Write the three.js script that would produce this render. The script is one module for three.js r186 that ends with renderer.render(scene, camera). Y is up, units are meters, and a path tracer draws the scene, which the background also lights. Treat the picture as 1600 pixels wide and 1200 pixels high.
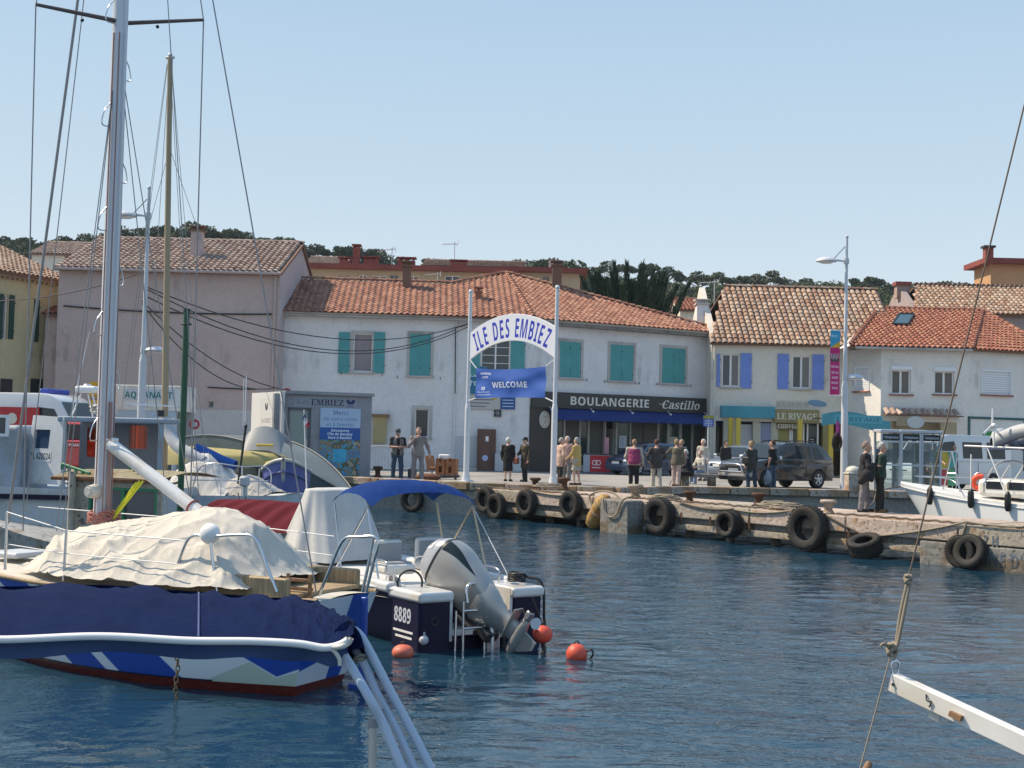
import * as THREE from 'three';
import { mergeGeometries, toCreasedNormals } from 'three/addons/utils/BufferGeometryUtils.js';
import { RoundedBoxGeometry } from 'three/addons/geometries/RoundedBoxGeometry.js';
import { TextGeometry } from 'three/addons/geometries/TextGeometry.js';
import { FontLoader } from 'three/addons/loaders/FontLoader.js';
import { ImprovedNoise } from 'three/addons/math/ImprovedNoise.js';

// ---------------------------------------------------------------- camera, sky, sun, exposure
const scene = new THREE.Scene();
const FOCAL = 2000, PITCH = 0.0415, ROLL = 0.024, EYE = 2.7;
const camera = new THREE.PerspectiveCamera(2 * Math.atan(600 / FOCAL) * 180 / Math.PI, 4 / 3, 0.1, 3000);
camera.rotation.order = 'YXZ';
camera.position.set(0, EYE, 0);
camera.rotation.set(PITCH, 0, ROLL);
camera.updateMatrixWorld(true);
const renderer = new THREE.WebGLRenderer({ antialias: true });
renderer.toneMapping = THREE.LinearToneMapping;
renderer.toneMappingExposure = 1.2;
renderer.shadowMap.enabled = true;
const SUN = new THREE.Vector3(-0.72, 0.9, -0.22).normalize();
const sun = new THREE.DirectionalLight(0xffecd0, 5.0);
sun.position.copy(SUN).multiplyScalar(120).add(new THREE.Vector3(0, 0, -45));
sun.target.position.set(0, 0, -45);
sun.castShadow = true;
Object.assign(sun.shadow.camera, { left: -60, right: 60, top: 60, bottom: -60, near: 1, far: 260 });
sun.shadow.mapSize.set(4096, 4096);
sun.shadow.radius = 1;
scene.add(sun, sun.target);
{ // clear spring sky: pale at the horizon, deeper blue overhead, a wide brightening round the sun
  const W = 512, H = 256, d = new Float32Array(W * H * 4);
  const stops = [[-1, .12, .15, .17], [-0.02, .42, .49, .54], [0, .70, .745, .765], [.06, .63, .705, .75], [.16, .50, .62, .72], [.33, .365, .515, .675], [.6, .21, .38, .61], [1, .13, .27, .52]];
  for (let j = 0; j < H; j++) for (let i = 0; i < W; i++) {
    const el = ((j + .5) / H - .5) * Math.PI, az = ((i + .5) / W - .5) * 2 * Math.PI, s = Math.sin(el);
    let k = 0; while (k < stops.length - 2 && s > stops[k + 1][0]) k++;
    const a = stops[k], b = stops[k + 1], t = Math.min(1, Math.max(0, (s - a[0]) / (b[0] - a[0])));
    const dir = [Math.cos(el) * Math.cos(az), s, Math.cos(el) * Math.sin(az)];
    const c = dir[0] * SUN.x + dir[1] * SUN.y + dir[2] * SUN.z, glow = s > 0 ? .28 * Math.pow(Math.max(0, c), 6) : 0;
    for (let q = 0; q < 3; q++) d[(j * W + i) * 4 + q] = a[q + 1] + (b[q + 1] - a[q + 1]) * t + glow * [1, .95, .85][q];
    d[(j * W + i) * 4 + 3] = 1;
  }
  const t = new THREE.DataTexture(d, W, H, THREE.RGBAFormat, THREE.FloatType);
  t.mapping = THREE.EquirectangularReflectionMapping; t.magFilter = THREE.LinearFilter; t.minFilter = THREE.LinearFilter; t.wrapS = THREE.RepeatWrapping; t.needsUpdate = true;
  scene.background = t; scene.environment = t;
}

const FONT = await new FontLoader().loadAsync('fonts/droid/droid_sans_bold.typeface.json');
// ---------------------------------------------------------------- helpers
const V = (x, y, z) => new THREE.Vector3(x, y, z);
let rs = 12345;
const rnd = (a = 1, b) => { rs = (rs + 0x6d2b79f5) | 0; let t = Math.imul(rs ^ (rs >>> 15), 1 | rs); t = (t + Math.imul(t ^ (t >>> 7), 61 | t)) ^ t; const r = ((t ^ (t >>> 14)) >>> 0) / 4294967296; return b === undefined ? r * a : a + r * (b - a); };
const lerp = (a, b, t) => a + (b - a) * t, clamp = (x, a = 0, b = 1) => Math.min(b, Math.max(a, x)), smooth = (a, b, x) => { const t = clamp((x - a) / (b - a)); return t * t * (3 - 2 * t); };
// a pixel of the photograph (1600 x 1200) as a direction; distance comes from the plane it meets
const dirOf = (u, v) => V((u - 800) / FOCAL, (600 - v) / FOCAL, -1).applyQuaternion(camera.quaternion);
const onY = (u, v, y) => { const d = dirOf(u, v); return d.multiplyScalar((y - EYE) / d.y).add(camera.position); };
const onZ = (u, v, z) => { const d = dirOf(u, v); return d.multiplyScalar(z / d.z).add(camera.position); };
const onPlane = (u, v, p, n) => { const d = dirOf(u, v); return d.multiplyScalar(p.clone().sub(camera.position).dot(n) / d.dot(n)).add(camera.position); };
const used = new Map();
const numbered = (n) => { const k = used.get(n) || 0; used.set(n, k + 1); return k ? n + '_' + String(k).padStart(3, '0') : n; };
function tag(o, label, category, group, kind) { if (label) o.userData.label = label; if (category) o.userData.category = category; if (group) o.userData.group = group; if (kind) o.userData.kind = kind; return o; }
function thing(name, label, category, p = V(0, 0, 0), turn = 0, group) {
  const g = new THREE.Group(); g.name = numbered(name); g.position.copy(p); g.rotation.y = turn; scene.add(g); return tag(g, label, category, group);
}
function metricUV(g) {
  if (!g.attributes.normal) g.computeVertexNormals();
  const p = g.attributes.position, n = g.attributes.normal, uv = new Float32Array(p.count * 2);
  for (let i = 0; i < p.count; i++) {
    const ax = Math.abs(n.getX(i)), ay = Math.abs(n.getY(i)), az = Math.abs(n.getZ(i));
    if (ay > ax && ay > az) { uv[2 * i] = p.getX(i); uv[2 * i + 1] = p.getZ(i); } else if (ax > az) { uv[2 * i] = p.getZ(i); uv[2 * i + 1] = p.getY(i); } else { uv[2 * i] = p.getX(i); uv[2 * i + 1] = p.getY(i); }
  }
  g.setAttribute('uv', new THREE.BufferAttribute(uv, 2)); return g;
}
const clean = (g) => { let q = g.index ? g.toNonIndexed() : g; for (const k of Object.keys(q.attributes)) if (!['position', 'normal', 'uv', 'color'].includes(k)) q.deleteAttribute(k); if (!q.attributes.normal) q.computeVertexNormals(); if (!q.attributes.uv) q.setAttribute('uv', new THREE.BufferAttribute(new Float32Array(q.attributes.position.count * 2), 2)); return q; };
function merge(list) { list = list.flat(Infinity); if (list.length === 1) return list[0]; const c = list.map(clean); const col = c.some((g) => g.attributes.color); if (col) for (const g of c) if (!g.attributes.color) g.setAttribute('color', new THREE.BufferAttribute(new Float32Array(g.attributes.position.count * 3).fill(1), 3)); return mergeGeometries(c); }
function mesh(name, geo, mat, parent) {
  const g = Array.isArray(geo) ? merge(geo) : geo;
  if (mat.userData.metric) metricUV(g);
  const m = new THREE.Mesh(g, mat); m.castShadow = m.receiveShadow = true;
  m.name = parent ? name : numbered(name); (parent || scene).add(m); return m;
}
const solo = (name, geo, mat, label, category, group) => tag(mesh(name, geo, mat), label, category, group);
function copyOf(o, name, p, turn = 0, label) { const c = o.clone(); c.name = numbered(name || o.name.replace(/_\d+$/, '')); c.userData = { ...o.userData }; if (p) c.position.copy(p); c.rotation.y = turn; if (label) c.userData.label = label; scene.add(c); return c; }
const box = (w, h, d, x = 0, y = 0, z = 0) => new THREE.BoxGeometry(w, h, d).translate(x, y, z);
const rbox = (w, h, d, x = 0, y = 0, z = 0, r = .02, s = 2) => new RoundedBoxGeometry(w, h, d, s, Math.min(r, w / 2.1, h / 2.1, d / 2.1)).translate(x, y, z);
const cyl = (r0, r1, h, x = 0, y = 0, z = 0, s = 14) => new THREE.CylinderGeometry(r1, r0, h, s).translate(x, y + h / 2, z);
const ball = (r, x = 0, y = 0, z = 0, s = 14) => new THREE.SphereGeometry(r, s, Math.max(6, s * .7 | 0)).translate(x, y, z);
function rod(a, b, r0, r1 = r0, s = 8) { const d = b.clone().sub(a), l = d.length(); return new THREE.CylinderGeometry(r1, r0, l, s).applyQuaternion(new THREE.Quaternion().setFromUnitVectors(V(0, 1, 0), d.divideScalar(l))).translate((a.x + b.x) / 2, (a.y + b.y) / 2, (a.z + b.z) / 2); }
const tube = (pts, r, n = 0, s = 7, closed = false) => new THREE.TubeGeometry(new THREE.CatmullRomCurve3(pts, closed, 'centripetal'), n || pts.length * 6, r, s, closed);
function sag(a, b, drop, r, n = 14, s = 5) { const p = []; for (let i = 0; i <= n; i++) { const t = i / n, q = a.clone().lerp(b, t); q.y -= drop * 4 * t * (1 - t); p.push(q); } return tube(p, r, n, s); }
const lathe = (pts, s = 24) => new THREE.LatheGeometry(pts.map((p) => new THREE.Vector2(p[0], p[1])), s);
const shape = (pts) => new THREE.Shape(pts.map((p) => new THREE.Vector2(p[0], p[1])));
const extr = (pts, depth, bevel = 0, seg = 1) => new THREE.ExtrudeGeometry(pts instanceof THREE.Shape ? pts : shape(pts), { depth, bevelEnabled: bevel > 0, bevelSize: bevel, bevelThickness: bevel, bevelSegments: seg, curveSegments: 12 });
function grid(nu, nv, f, both = false) { // a surface from f(u, v) -> Vector3
  const p = [], uv = [], ix = [];
  for (let j = 0; j <= nv; j++) for (let i = 0; i <= nu; i++) { const q = f(i / nu, j / nv); p.push(q.x, q.y, q.z); uv.push(i / nu, j / nv); }
  for (let j = 0; j < nv; j++) for (let i = 0; i < nu; i++) { const a = j * (nu + 1) + i, b = a + 1, c = a + nu + 1, d = c + 1; ix.push(a, b, d, a, d, c); }
  const g = new THREE.BufferGeometry(); g.setAttribute('position', new THREE.Float32BufferAttribute(p, 3)); g.setAttribute('uv', new THREE.Float32BufferAttribute(uv, 2)); g.setIndex(ix); g.computeVertexNormals(); return g;
}
const NOISE = new ImprovedNoise();
const fbm = (x, y, z = 0, o = 4) => { let s = 0, a = .5; for (let i = 0; i < o; i++) { s += a * NOISE.noise(x, y, z); x *= 2.03; y *= 2.03; z *= 2.03; a *= .5; } return s; };
// tileable value noise for textures
const hash2 = (x, y, s) => { let h = Math.imul(x, 374761393) ^ Math.imul(y, 668265263) ^ Math.imul(s, 1274126177); h = Math.imul(h ^ (h >>> 13), 1274126177); return ((h ^ (h >>> 16)) >>> 0) / 4294967296; };
function tn(u, v, per, s) { const x = u * per, y = v * per, x0 = Math.floor(x), y0 = Math.floor(y), fx = x - x0, fy = y - y0, a = fx * fx * (3 - 2 * fx), b = fy * fy * (3 - 2 * fy), m = (k) => ((k % per) + per) % per; return lerp(lerp(hash2(m(x0), m(y0), s), hash2(m(x0 + 1), m(y0), s), a), lerp(hash2(m(x0), m(y0 + 1), s), hash2(m(x0 + 1), m(y0 + 1), s), a), b); }
const tf = (u, v, per, s, o = 4) => { let r = 0, a = .5, w = 0; for (let i = 0; i < o; i++) { r += a * tn(u, v, per << i, s + i); w += a; a *= .5; } return r / w; };
function tex(n, fn, m = [1, 1], srgb = true) {
  const d = new Uint8Array(n * n * 4);
  for (let j = 0; j < n; j++) for (let i = 0; i < n; i++) { const c = fn((i + .5) / n, (j + .5) / n), o = (j * n + i) * 4; for (let q = 0; q < 3; q++) d[o + q] = clamp(Array.isArray(c) ? c[q] : c) * 255; d[o + 3] = 255; }
  const t = new THREE.DataTexture(d, n, n); t.wrapS = t.wrapT = THREE.RepeatWrapping; t.magFilter = THREE.LinearFilter; t.minFilter = THREE.LinearMipmapLinearFilter; t.generateMipmaps = true; if (srgb) t.colorSpace = THREE.SRGBColorSpace; t.repeat.set(1 / m[0], 1 / m[1]); t.needsUpdate = true; return t;
}
const T = {
  mottle: tex(512, (u, v) => .80 + .16 * tf(u, v, 5, 3) + .07 * (tf(u, v, 64, 9, 2) - .5) - .10 * smooth(.55, .75, tf(u, v, 3, 31)), [5, 5]),
  render: tex(512, (u, v) => { const streak = tf(u * 1, v * .12 + .01 * Math.sin(u * 6.283), 24, 77, 3); return .90 + .08 * tf(u, v, 4, 5) + .07 * (tf(u, v, 80, 19, 2) - .5) - .11 * smooth(.60, .84, streak * .5 + .5 * tf(u, v, 6, 40)); }, [6, 6]),
  concrete: tex(512, (u, v) => { const a = tf(u, v, 4, 55), b = tf(u, v, 40, 66, 3), st = smooth(.56, .72, tf(u, v, 7, 81)), pit = smooth(.73, .80, tf(u, v, 60, 90, 2)); const k = .74 + .22 * a + .18 * (b - .5) - .34 * pit; return [k * (1 - .10 * st), k * (1 - .18 * st), k * (1 - .28 * st)]; }, [3.2, 3.2]),
  asphalt: tex(512, (u, v) => .70 + .25 * tf(u, v, 5, 12) + .25 * (tn(u, v, 250, 4) - .5), [7, 7]),
  cloth: tex(512, (u, v) => .86 + .12 * tf(u, v, 6, 8) + .06 * (tn(u, v, 200, 6) - .5), [1.1, 1.1]),
  wood: tex(512, (u, v) => { const g = tf(u * 1, v * .06, 30, 14, 4); return .65 + .45 * g; }, [.6, .6]),
  grime: tex(512, (u, v) => { const a = smooth(.46, .66, tf(u, v, 6, 71)), b = tf(u, v, 30, 72, 3); const k = .96 + .06 * (b - .5); return [k * (1 - .05 * a), k * (1 - .07 * a), k * (1 - .11 * a)]; }, [1.6, 1.6]),
  fine: tex(256, (u, v) => .5 + .5 * (tf(u, v, 32, 21, 3) - .5) * 2, [.7, .7], false),
  rough: tex(256, (u, v) => tf(u, v, 10, 22, 5), [1.2, 1.2], false),
};
// materials: c linear rgb array or css colour; textured ones take uv in metres
function mat(c, rough = .7, o = {}) {
  const { metal = 0, map, bump, bs = .004, phys, ...rest } = o;
  const K = phys || rest.transmission !== undefined || rest.clearcoat !== undefined || rest.sheen !== undefined ? THREE.MeshPhysicalMaterial : THREE.MeshStandardMaterial;
  const m = new K({ roughness: rough, metalness: metal, ...rest });
  Array.isArray(c) ? m.color.setRGB(...c) : m.color.set(c);
  if (map) m.map = map; if (bump) { m.bumpMap = bump; m.bumpScale = bs; }
  if (map || bump) m.userData.metric = true; return m;
}
const wallMat = (c, map = T.render) => mat(c, .93, { map, bump: T.fine, bs: .006 });
const MT = {
  white: mat([.78, .78, .76], .45, { map: T.grime }), whitePlain: mat([.8, .8, .79], .4), offwhite: mat([.66, .64, .58], .5, { map: T.grime }), grey: mat([.32, .33, .35], .55), greyPale: mat([.5, .52, .55], .5), dark: mat([.03, .03, .035], .5), black: mat([.012, .012, .014], .45),
  rubber: mat([.016, .016, .018], .62, { map: T.mottle, bump: T.rough, bs: .004 }), tyreWorn: mat([.034, .033, .032], .78, { map: T.concrete, bump: T.rough, bs: .008 }), steel: mat([.62, .63, .65], .22, { metal: 1 }), chrome: mat([.75, .75, .76], .12, { metal: 1 }), alu: mat([.70, .72, .75], .38, { metal: .55 }), galv: mat([.56, .58, .60], .45, { metal: .35 }), rust: mat([.10, .045, .025], .85, { map: T.mottle, bump: T.rough, bs: .006 }),
  glass: mat([.025, .03, .035], .06, { metal: 0 }), glassPane: mat([.06, .075, .08], .05), curtain: mat([.36, .31, .33], .85, { map: T.cloth }), rope: mat([.34, .29, .22], .95, { map: T.cloth }), ropeDark: mat([.13, .10, .075], .95), wire: mat([.25, .25, .26], .4, { metal: .6 }), cable: mat([.02, .02, .02], .6),
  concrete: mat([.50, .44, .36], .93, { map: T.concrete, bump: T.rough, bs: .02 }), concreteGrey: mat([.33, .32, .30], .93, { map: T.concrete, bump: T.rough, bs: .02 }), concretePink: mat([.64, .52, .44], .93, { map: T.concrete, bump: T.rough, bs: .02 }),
  wood: mat([.30, .17, .085], .6, { map: T.wood }), woodPale: mat([.46, .33, .19], .65, { map: T.wood }), navy: mat([.009, .008, .032], .4, { phys: 1, specularIntensity: .4 }), red: mat([.42, .02, .025], .4), yellow: mat([.72, .50, .06], .6), orange: mat([.78, .085, .03], .5), blue: mat([.02, .085, .36], .6),
};
// flat print: a canvas drawn at W x H pixels
function printed(W, H, draw, rough = .55, o = {}) { const c = document.createElement('canvas'); c.width = W; c.height = H; const x = c.getContext('2d'); draw(x, W, H); const t = new THREE.CanvasTexture(c); t.colorSpace = THREE.SRGBColorSpace; t.anisotropy = 8; return new THREE.MeshStandardMaterial({ map: t, roughness: rough, ...o }); }
const plate = (w, h, x = 0, y = 0, z = 0) => new THREE.PlaneGeometry(w, h).translate(x, y, z);
function words(x, s, cx, cy, size, col, font = 'sans-serif', style = 'bold', w) { x.fillStyle = col; x.textAlign = 'center'; x.textBaseline = 'middle'; x.font = style + ' ' + size + 'px ' + font; w ? x.fillText(s, cx, cy, w) : x.fillText(s, cx, cy); }
// ---------------------------------------------------------------- setting: water, quay, jetty, hill
const QUAY = 1.05;
{ // harbour water: low geometric chop, fine ripples as relief
  const rip = tex(1024, (u, v) => { let h = 0; const calm = .35 + .65 * smooth(.35, .65, tf(u, v, 3, 500, 3)); for (const [n, s, w] of [[18, 1, .42], [47, 2, .32 * calm], [108, 3, .17 * calm]]) { const a = tf(u, v * .8 + .0, n, 300 + s, 2), b = tf(u + .12 * a, v, n, 400 + s, 2); h += w * (1 - Math.abs(2 * b - 1) * 1.2) * .8; } return h; }, [9.3, 7.1], false);
  const wm = new THREE.MeshPhysicalMaterial({ roughness: .045, metalness: 0, ior: 1.34, bumpMap: rip, bumpScale: .026 }); wm.color.setRGB(.011, .043, .076);
  const wave = (x, z) => .030 * fbm(x * .55, z * .8, 3.1, 3) + .026 * fbm(x * 1.7 + 9, z * 2.6, 7.7, 3) + .016 * fbm(x * 4.4, z * 6.2, 1.7, 2);
  const nu = 560, nv = 640;
  const g = grid(nu, nv, (u, v) => { const z = -1.5 - 50 * v * (0.35 + 0.65 * v) , x = lerp(-34, 34, u); return V(x, wave(x, z) * 1.05, z); });
  const p = g.attributes.position, uv = g.attributes.uv; for (let i = 0; i < p.count; i++) uv.setXY(i, p.getX(i), p.getZ(i));
  const idx = g.index.array; for (let i = 0; i < idx.length; i += 3) { const t = idx[i]; idx[i] = idx[i + 1]; idx[i + 1] = t; } g.computeVertexNormals();
  tag(mesh('water', g, wm), 'blue rippled harbour water', null, null, 'structure');
  const sea = mesh('water', [new THREE.PlaneGeometry(400, 300).rotateX(-Math.PI / 2).translate(0, -.09, 98)], wm); tag(sea, 'open harbour water behind the viewer', null, null, 'structure');
  for (const s of [-1, 1]) tag(mesh('water', new THREE.PlaneGeometry(170, 60).rotateX(-Math.PI / 2).translate(s * 119, -.06, -25), wm), 'harbour water beyond the moorings', null, null, 'structure');
}
const slabDown = (pts, top, depth) => extr(pts.map(([x, z]) => [x, -z]), depth).rotateX(-Math.PI / 2).translate(0, top - depth, 0);
const roadMat = mat([.42, .405, .38], .9, { map: T.asphalt, bump: T.rough, bs: .008 });
tag(mesh('quay', slabDown([[-140, -38], [-9.8, -39.5], [-9.0, -46.8], [-5.65, -47], [-1.3, -43.9], [3.5, -42.6], [6.4, -45.6], [60, -47.5], [140, -48], [140, -900], [-140, -900]], QUAY, 3), roadMat), 'pale asphalt quayside road in front of the houses', null, null, 'structure');
// kerb stones along the quay edge
{
  const edge = [[-140, -38], [-9.8, -39.5], [-9.0, -46.8], [-5.65, -47], [-1.3, -43.9], [3.5, -42.6], [6.4, -45.6], [60, -47.5]];
  const k = new THREE.Group(); k.name = 'kerb'; k.userData.kind = 'structure'; k.userData.label = 'worn pale stone coping along the quay edge'; scene.add(k);
  for (let i = 0; i + 1 < edge.length; i++) {
    const a = V(edge[i][0], 0, edge[i][1]), b = V(edge[i + 1][0], 0, edge[i + 1][1]);
    if (i === 0) a.sub(b).setLength(24).add(b); if (i === edge.length - 2) b.sub(a).setLength(24).add(a);
    const L = a.distanceTo(b), n = Math.max(1, Math.round(L / 1.4)), d = b.clone().sub(a).normalize();
    for (let j = 0; j < n; j++) { const c = a.clone().addScaledVector(d, (j + .5) * L / n); const m = mesh('kerb_stone', rbox(L / n - .025, .26, .5, 0, 0, 0, .03), rnd() < .75 ? MT.concretePink : MT.concrete, k); m.position.set(c.x, QUAY - .06 + rnd(-.008, .008), c.z); m.rotation.y = -Math.atan2(d.z, d.x) + rnd(-.01, .01); }
  }
}
// jetty, a straight pier running from the quay towards the right
const JD = V(.62, 0, .785).normalize(), JN = V(-.785, 0, .62).normalize(), J0 = V(-1.3, 0, -43.85), JTOP = .95;
const JP = (t, off = 0, y = 0) => J0.clone().addScaledVector(JD, t).addScaledVector(JN, off).setY(y);
const jTurn = Math.atan2(JN.x, JN.z);
const tAt = (u) => { const d = dirOf(u, 760); const k = d.x / -d.z; return (-k * J0.z - J0.x) / (JD.x + k * JD.z) * 1; };
{
  const g = thing('jetty', 'weathered pinkish concrete jetty hung with tyres', 'jetty', J0, jTurn);
  // local: +x along the pier, +z out over the near water
  const seg = 3.1, T1 = 24;
  for (let x = 0, i = 0; x < T1; x += seg, i++) {
    const m = i % 3 ? MT.concretePink : MT.concrete;
    mesh('slab', rbox(seg - .03, .40, 2.9, x + seg / 2, JTOP - .2 + rnd(-.008, .008), -1.45, .035), m, g);
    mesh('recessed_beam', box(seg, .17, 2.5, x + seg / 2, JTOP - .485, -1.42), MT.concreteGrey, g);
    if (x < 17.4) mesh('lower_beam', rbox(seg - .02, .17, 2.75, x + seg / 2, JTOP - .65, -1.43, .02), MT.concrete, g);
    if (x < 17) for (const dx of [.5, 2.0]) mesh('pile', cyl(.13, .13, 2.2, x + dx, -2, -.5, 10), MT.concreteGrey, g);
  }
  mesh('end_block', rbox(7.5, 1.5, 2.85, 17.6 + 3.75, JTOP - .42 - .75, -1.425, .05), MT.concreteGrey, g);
  const faded = mat([.17, .21, .26], .95, { map: T.concrete }), lx = tAt(1521) , put = (str, size, x, y) => { const q = new TextGeometry(str, { font: FONT, size, depth: .004, curveSegments: 3 }); q.scale(.78, 1, 1).translate(x, y, .004); return q; };
  const nt = mesh('painted_notice', put('12 H', .24, lx + .1, JTOP - .42), faded, g); nt.userData.label = 'faded blue painted mooring notice'; mesh('painted_notice', put("PANNE D'ACCUEIL", .30, lx - .28, JTOP - .86), faded, g);
  const cb = mesh('fender_block', rbox(1.2, 1.25, .62, 7.8, .33, .31, .05), MT.concreteGrey, g); cb.userData.label = 'big rough concrete block bolted to the jetty face';
  for (let i = 0; i < 5; i++) mesh('rust_streak', box(.07, rnd(.2, .4), .006, [12.4, 11.0, 14.1, 9.9, 15.6][i], JTOP - .42, .004), MT.rust, g);
}
function tyreGeo(R, w, hole = .55) {
  const r = R * hole, pts = [[r, -w * .30], [r * 1.02, -w * .42], [R * .80, -w * .5], [R * .93, -w * .46], [R, -w * .33], [R, -w * .1], [R * .985, -w * .08], [R * .985, w * .08], [R, w * .1], [R, w * .33], [R * .93, w * .46], [R * .80, w * .5], [r * 1.02, w * .42], [r, w * .30], [r * 1.12, w * .2], [R * .86, 0], [r * 1.12, -w * .2], [r, -w * .3]];
  const g = lathe(pts, 40).rotateX(Math.PI / 2), list = [g];
  for (let i = 0; i < 36; i++) for (const s of [-1, 1]) list.push(box(R * .07, R * .03, w * .3, 0, R * 1.0, s * w * .27).rotateZ(i / 36 * Math.PI * 2 + (s > 0 ? .08 : 0)));
  return merge(list);
}
const tyreLabel = ['worn black tyre hung beside its twin at the start of the jetty', 'worn black tyre hanging lower, touching the water next to another tyre', 'worn black car tyre hung alone under the gateway posts', 'worn black car tyre hung between the gateway and the yellow fender', 'large black truck tyre hung beside the concrete block', 'small wide black tyre hung on a crossing of ropes', 'largest black tractor tyre with chunky tread on the jetty', 'black tyre half sunk on its side, hung on two ropes', 'black tyre at the painted notice, leaning on another', 'narrow black tyre leaning at the painted notice, half in the water', 'worn black tyre hung in the shade under the blue canopy'];
[[757, 781, .43, .26, 0, 0], [776, 791, .43, .26, .06, 0], [821, 786, .43, .27, 0, 0], [890, 789, .44, .27, 0, 0], [1030, 806, .52, .34, 0, 0], [1140, 819, .36, .40, .0, 0], [1262, 825, .56, .36, 0, 0], [1353, 853, .40, .42, 0, 1.15], [1499, 862, .37, .2, .02, .0], [1516, 862, .38, .26, .05, .3], [694, 778, .42, .26, 0, 0]].forEach(([u, v, R, w, out, tilt], i) => {
  const p = onPlane(u, v, JP(0, .2), JN); if (i === 10) { p.set(-3.4, .42, -45.0); }
  const c = i === 10 ? p : p.clone().addScaledVector(JN, w / 2 - .2 + .02 + out);
  const t = solo('tyre', tyreGeo(R, w), MT.tyreWorn, tyreLabel[i], 'tyre', 'tyre fenders along the jetty'); t.position.copy(c); t.rotation.order = 'YXZ'; t.rotation.y = jTurn + (i === 10 ? .5 : 0); t.rotation.x = tilt ? -tilt : rnd(-.03, .03); t.rotation.z = rnd(3);
});
// ropes on the jetty
{
  const G = 'ropes slung along the jetty';
  const face = (u, v, o = .03) => { const p = onPlane(u, v, JP(0, 0), JN); return p.addScaledVector(JN, o); };
  const swag = (pts, r, m, label) => solo('rope', tube(pts, r, pts.length * 8, 6), m, label, 'rope', G);
  for (const [u0, v0, u1, v1, drop, m, l] of [[735, 758, 775, 770, .05, MT.ropeDark, 'dark rope tied over the pair of tyres'], [905, 773, 830, 766, .08, MT.rope, 'chain-like rope swag between the two gateway posts'], [1060, 783, 1148, 795, .1, MT.ropeDark, 'dark rope holding the small wide tyre from one side'], [1148, 796, 1240, 797, .08, MT.rope, 'thick pale rope from the small tyre to the tractor tyre'], [1278, 797, 1355, 838, .02, MT.ropeDark, 'dark rope slanting from the bollard to the sunken tyre'], [1355, 838, 1512, 815, .06, MT.rope, 'rope rising from the sunken tyre to the notice'], [1512, 815, 1600, 823, .03, MT.rope, 'rope along the top of the painted notice'], [1512, 815, 1500, 850, .0, MT.rope, 'short rope holding the leaning tyres']]) { const a = face(u0, v0), b = face(u1, v1), p = []; for (let i = 0; i <= 8; i++) { const t = i / 8, q = a.clone().lerp(b, t); q.y -= drop * 4 * t * (1 - t); p.push(q); } swag(p, .024, m, l); }
  // hose looped over the block
  const hp = [[935, 800], [925, 776], [940, 768], [965, 772], [975, 786]].map(([u, v]) => face(u, v, .10));
  swag(hp, .03, MT.rope, 'thick rope looping from the jetty to the yellow fender');
  const f2 = (u, v) => onPlane(u, v, JP(0, .64), JN).addScaledVector(JN, .03);
  swag([f2(944, 779), f2(945, 795), f2(951, 806), f2(957, 808), f2(965, 803), f2(970, 790), f2(976, 780), f2(990, 775)], .026, MT.rope, 'pale hose drooping across the concrete block');
  const coil = (u, y, off, label, n = 5) => { const t = tAt(u), c = JP(t, off, y), p = []; for (let i = 0; i < n * 9; i++) { const a = i / 9 * Math.PI * 2, r = .34 - .04 * Math.sin(i * 1.7) - .03 * (i / 9); p.push(V(c.x + r * 1.5 * Math.cos(a) + rnd(-.03, .03), c.y + .03 + .02 * (i / 9) + rnd(.03), c.z + r * Math.sin(a) + rnd(-.03, .03))); } solo('rope_coil', tube(p, .022, p.length * 4, 5), MT.rope, label, 'rope', 'coiled mooring ropes'); };
  coil(1205, JTOP, -.7, 'pale mooring rope coiled beside the pale bollard', 7); coil(815, QUAY, -1.1, 'rope coiled at the foot of the rusty bollard by the gateway'); coil(1000, JTOP, -1.0, 'rope heaped on the jetty behind the concrete block', 6); coil(1150, JTOP, -1.6, 'rope coiled round the bollard facing the dark car');
  const chain = (u0, u1, off, label) => { const t0 = tAt(u0), t1 = tAt(u1), p = []; for (let i = 0; i <= 40; i++) { const t = lerp(t0, t1, i / 40); p.push(JP(t, off + .05 * Math.sin(i * .8), JTOP + .035 + .012 * Math.sin(i * 2.1))); } solo('rope', tube(p, .028, 120, 5), MT.ropeDark, label, 'rope', G); };
  chain(745, 920, -.25, 'dark rope lying along the jetty rim near the gateway'); chain(960, 1120, -.55, 'dark rope lying on the jetty behind the concrete block'); chain(1130, 1285, -.3, 'dark rope lying on the jetty above the tractor tyre'); chain(1300, 1600, -.2, 'dark rope lying along the jetty past the two men');
}
// mooring bollards
{
  const bol = lathe([[0, .40], [.20, .40], [.235, .36], [.22, .30], [.13, .26], [.115, .12], [.17, .04], [.24, 0], [0, 0]], 20);
  const put = (p, m, label, s = 1, sy = 1) => { const b = solo('bollard', bol.clone(), m, label, 'bollard', 'mooring bollards'); b.position.copy(p); b.scale.set(s * .82, s * sy * .82, s * .82); };
  put(onY(590, 746, QUAY), MT.rust, 'rusty iron bollard at the corner of the grey kiosk', 1, 1.3);
  put(JP(tAt(803), -.9, QUAY), MT.rust, 'rusty bollard wrapped in rope below the woman in black'); put(JP(tAt(848), -.9, QUAY), MT.rust, 'rusty bollard beside the foot of the gateway post', 1, 1.2);
  put(JP(tAt(966), -.7, JTOP), MT.concrete, 'pale stone bollard above the yellow fender', 1.3); put(JP(tAt(1047), -.8, JTOP), MT.rust, 'brown bollard behind the truck tyre'); put(JP(tAt(1125), -1.6, JTOP), MT.rust, 'rusty bollard wrapped in pale rope in front of the dark car', 1.1); put(JP(tAt(1281), -.35, JTOP), MT.concretePink, 'pale worn bollard above the tractor tyre', 1.1);
}
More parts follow.
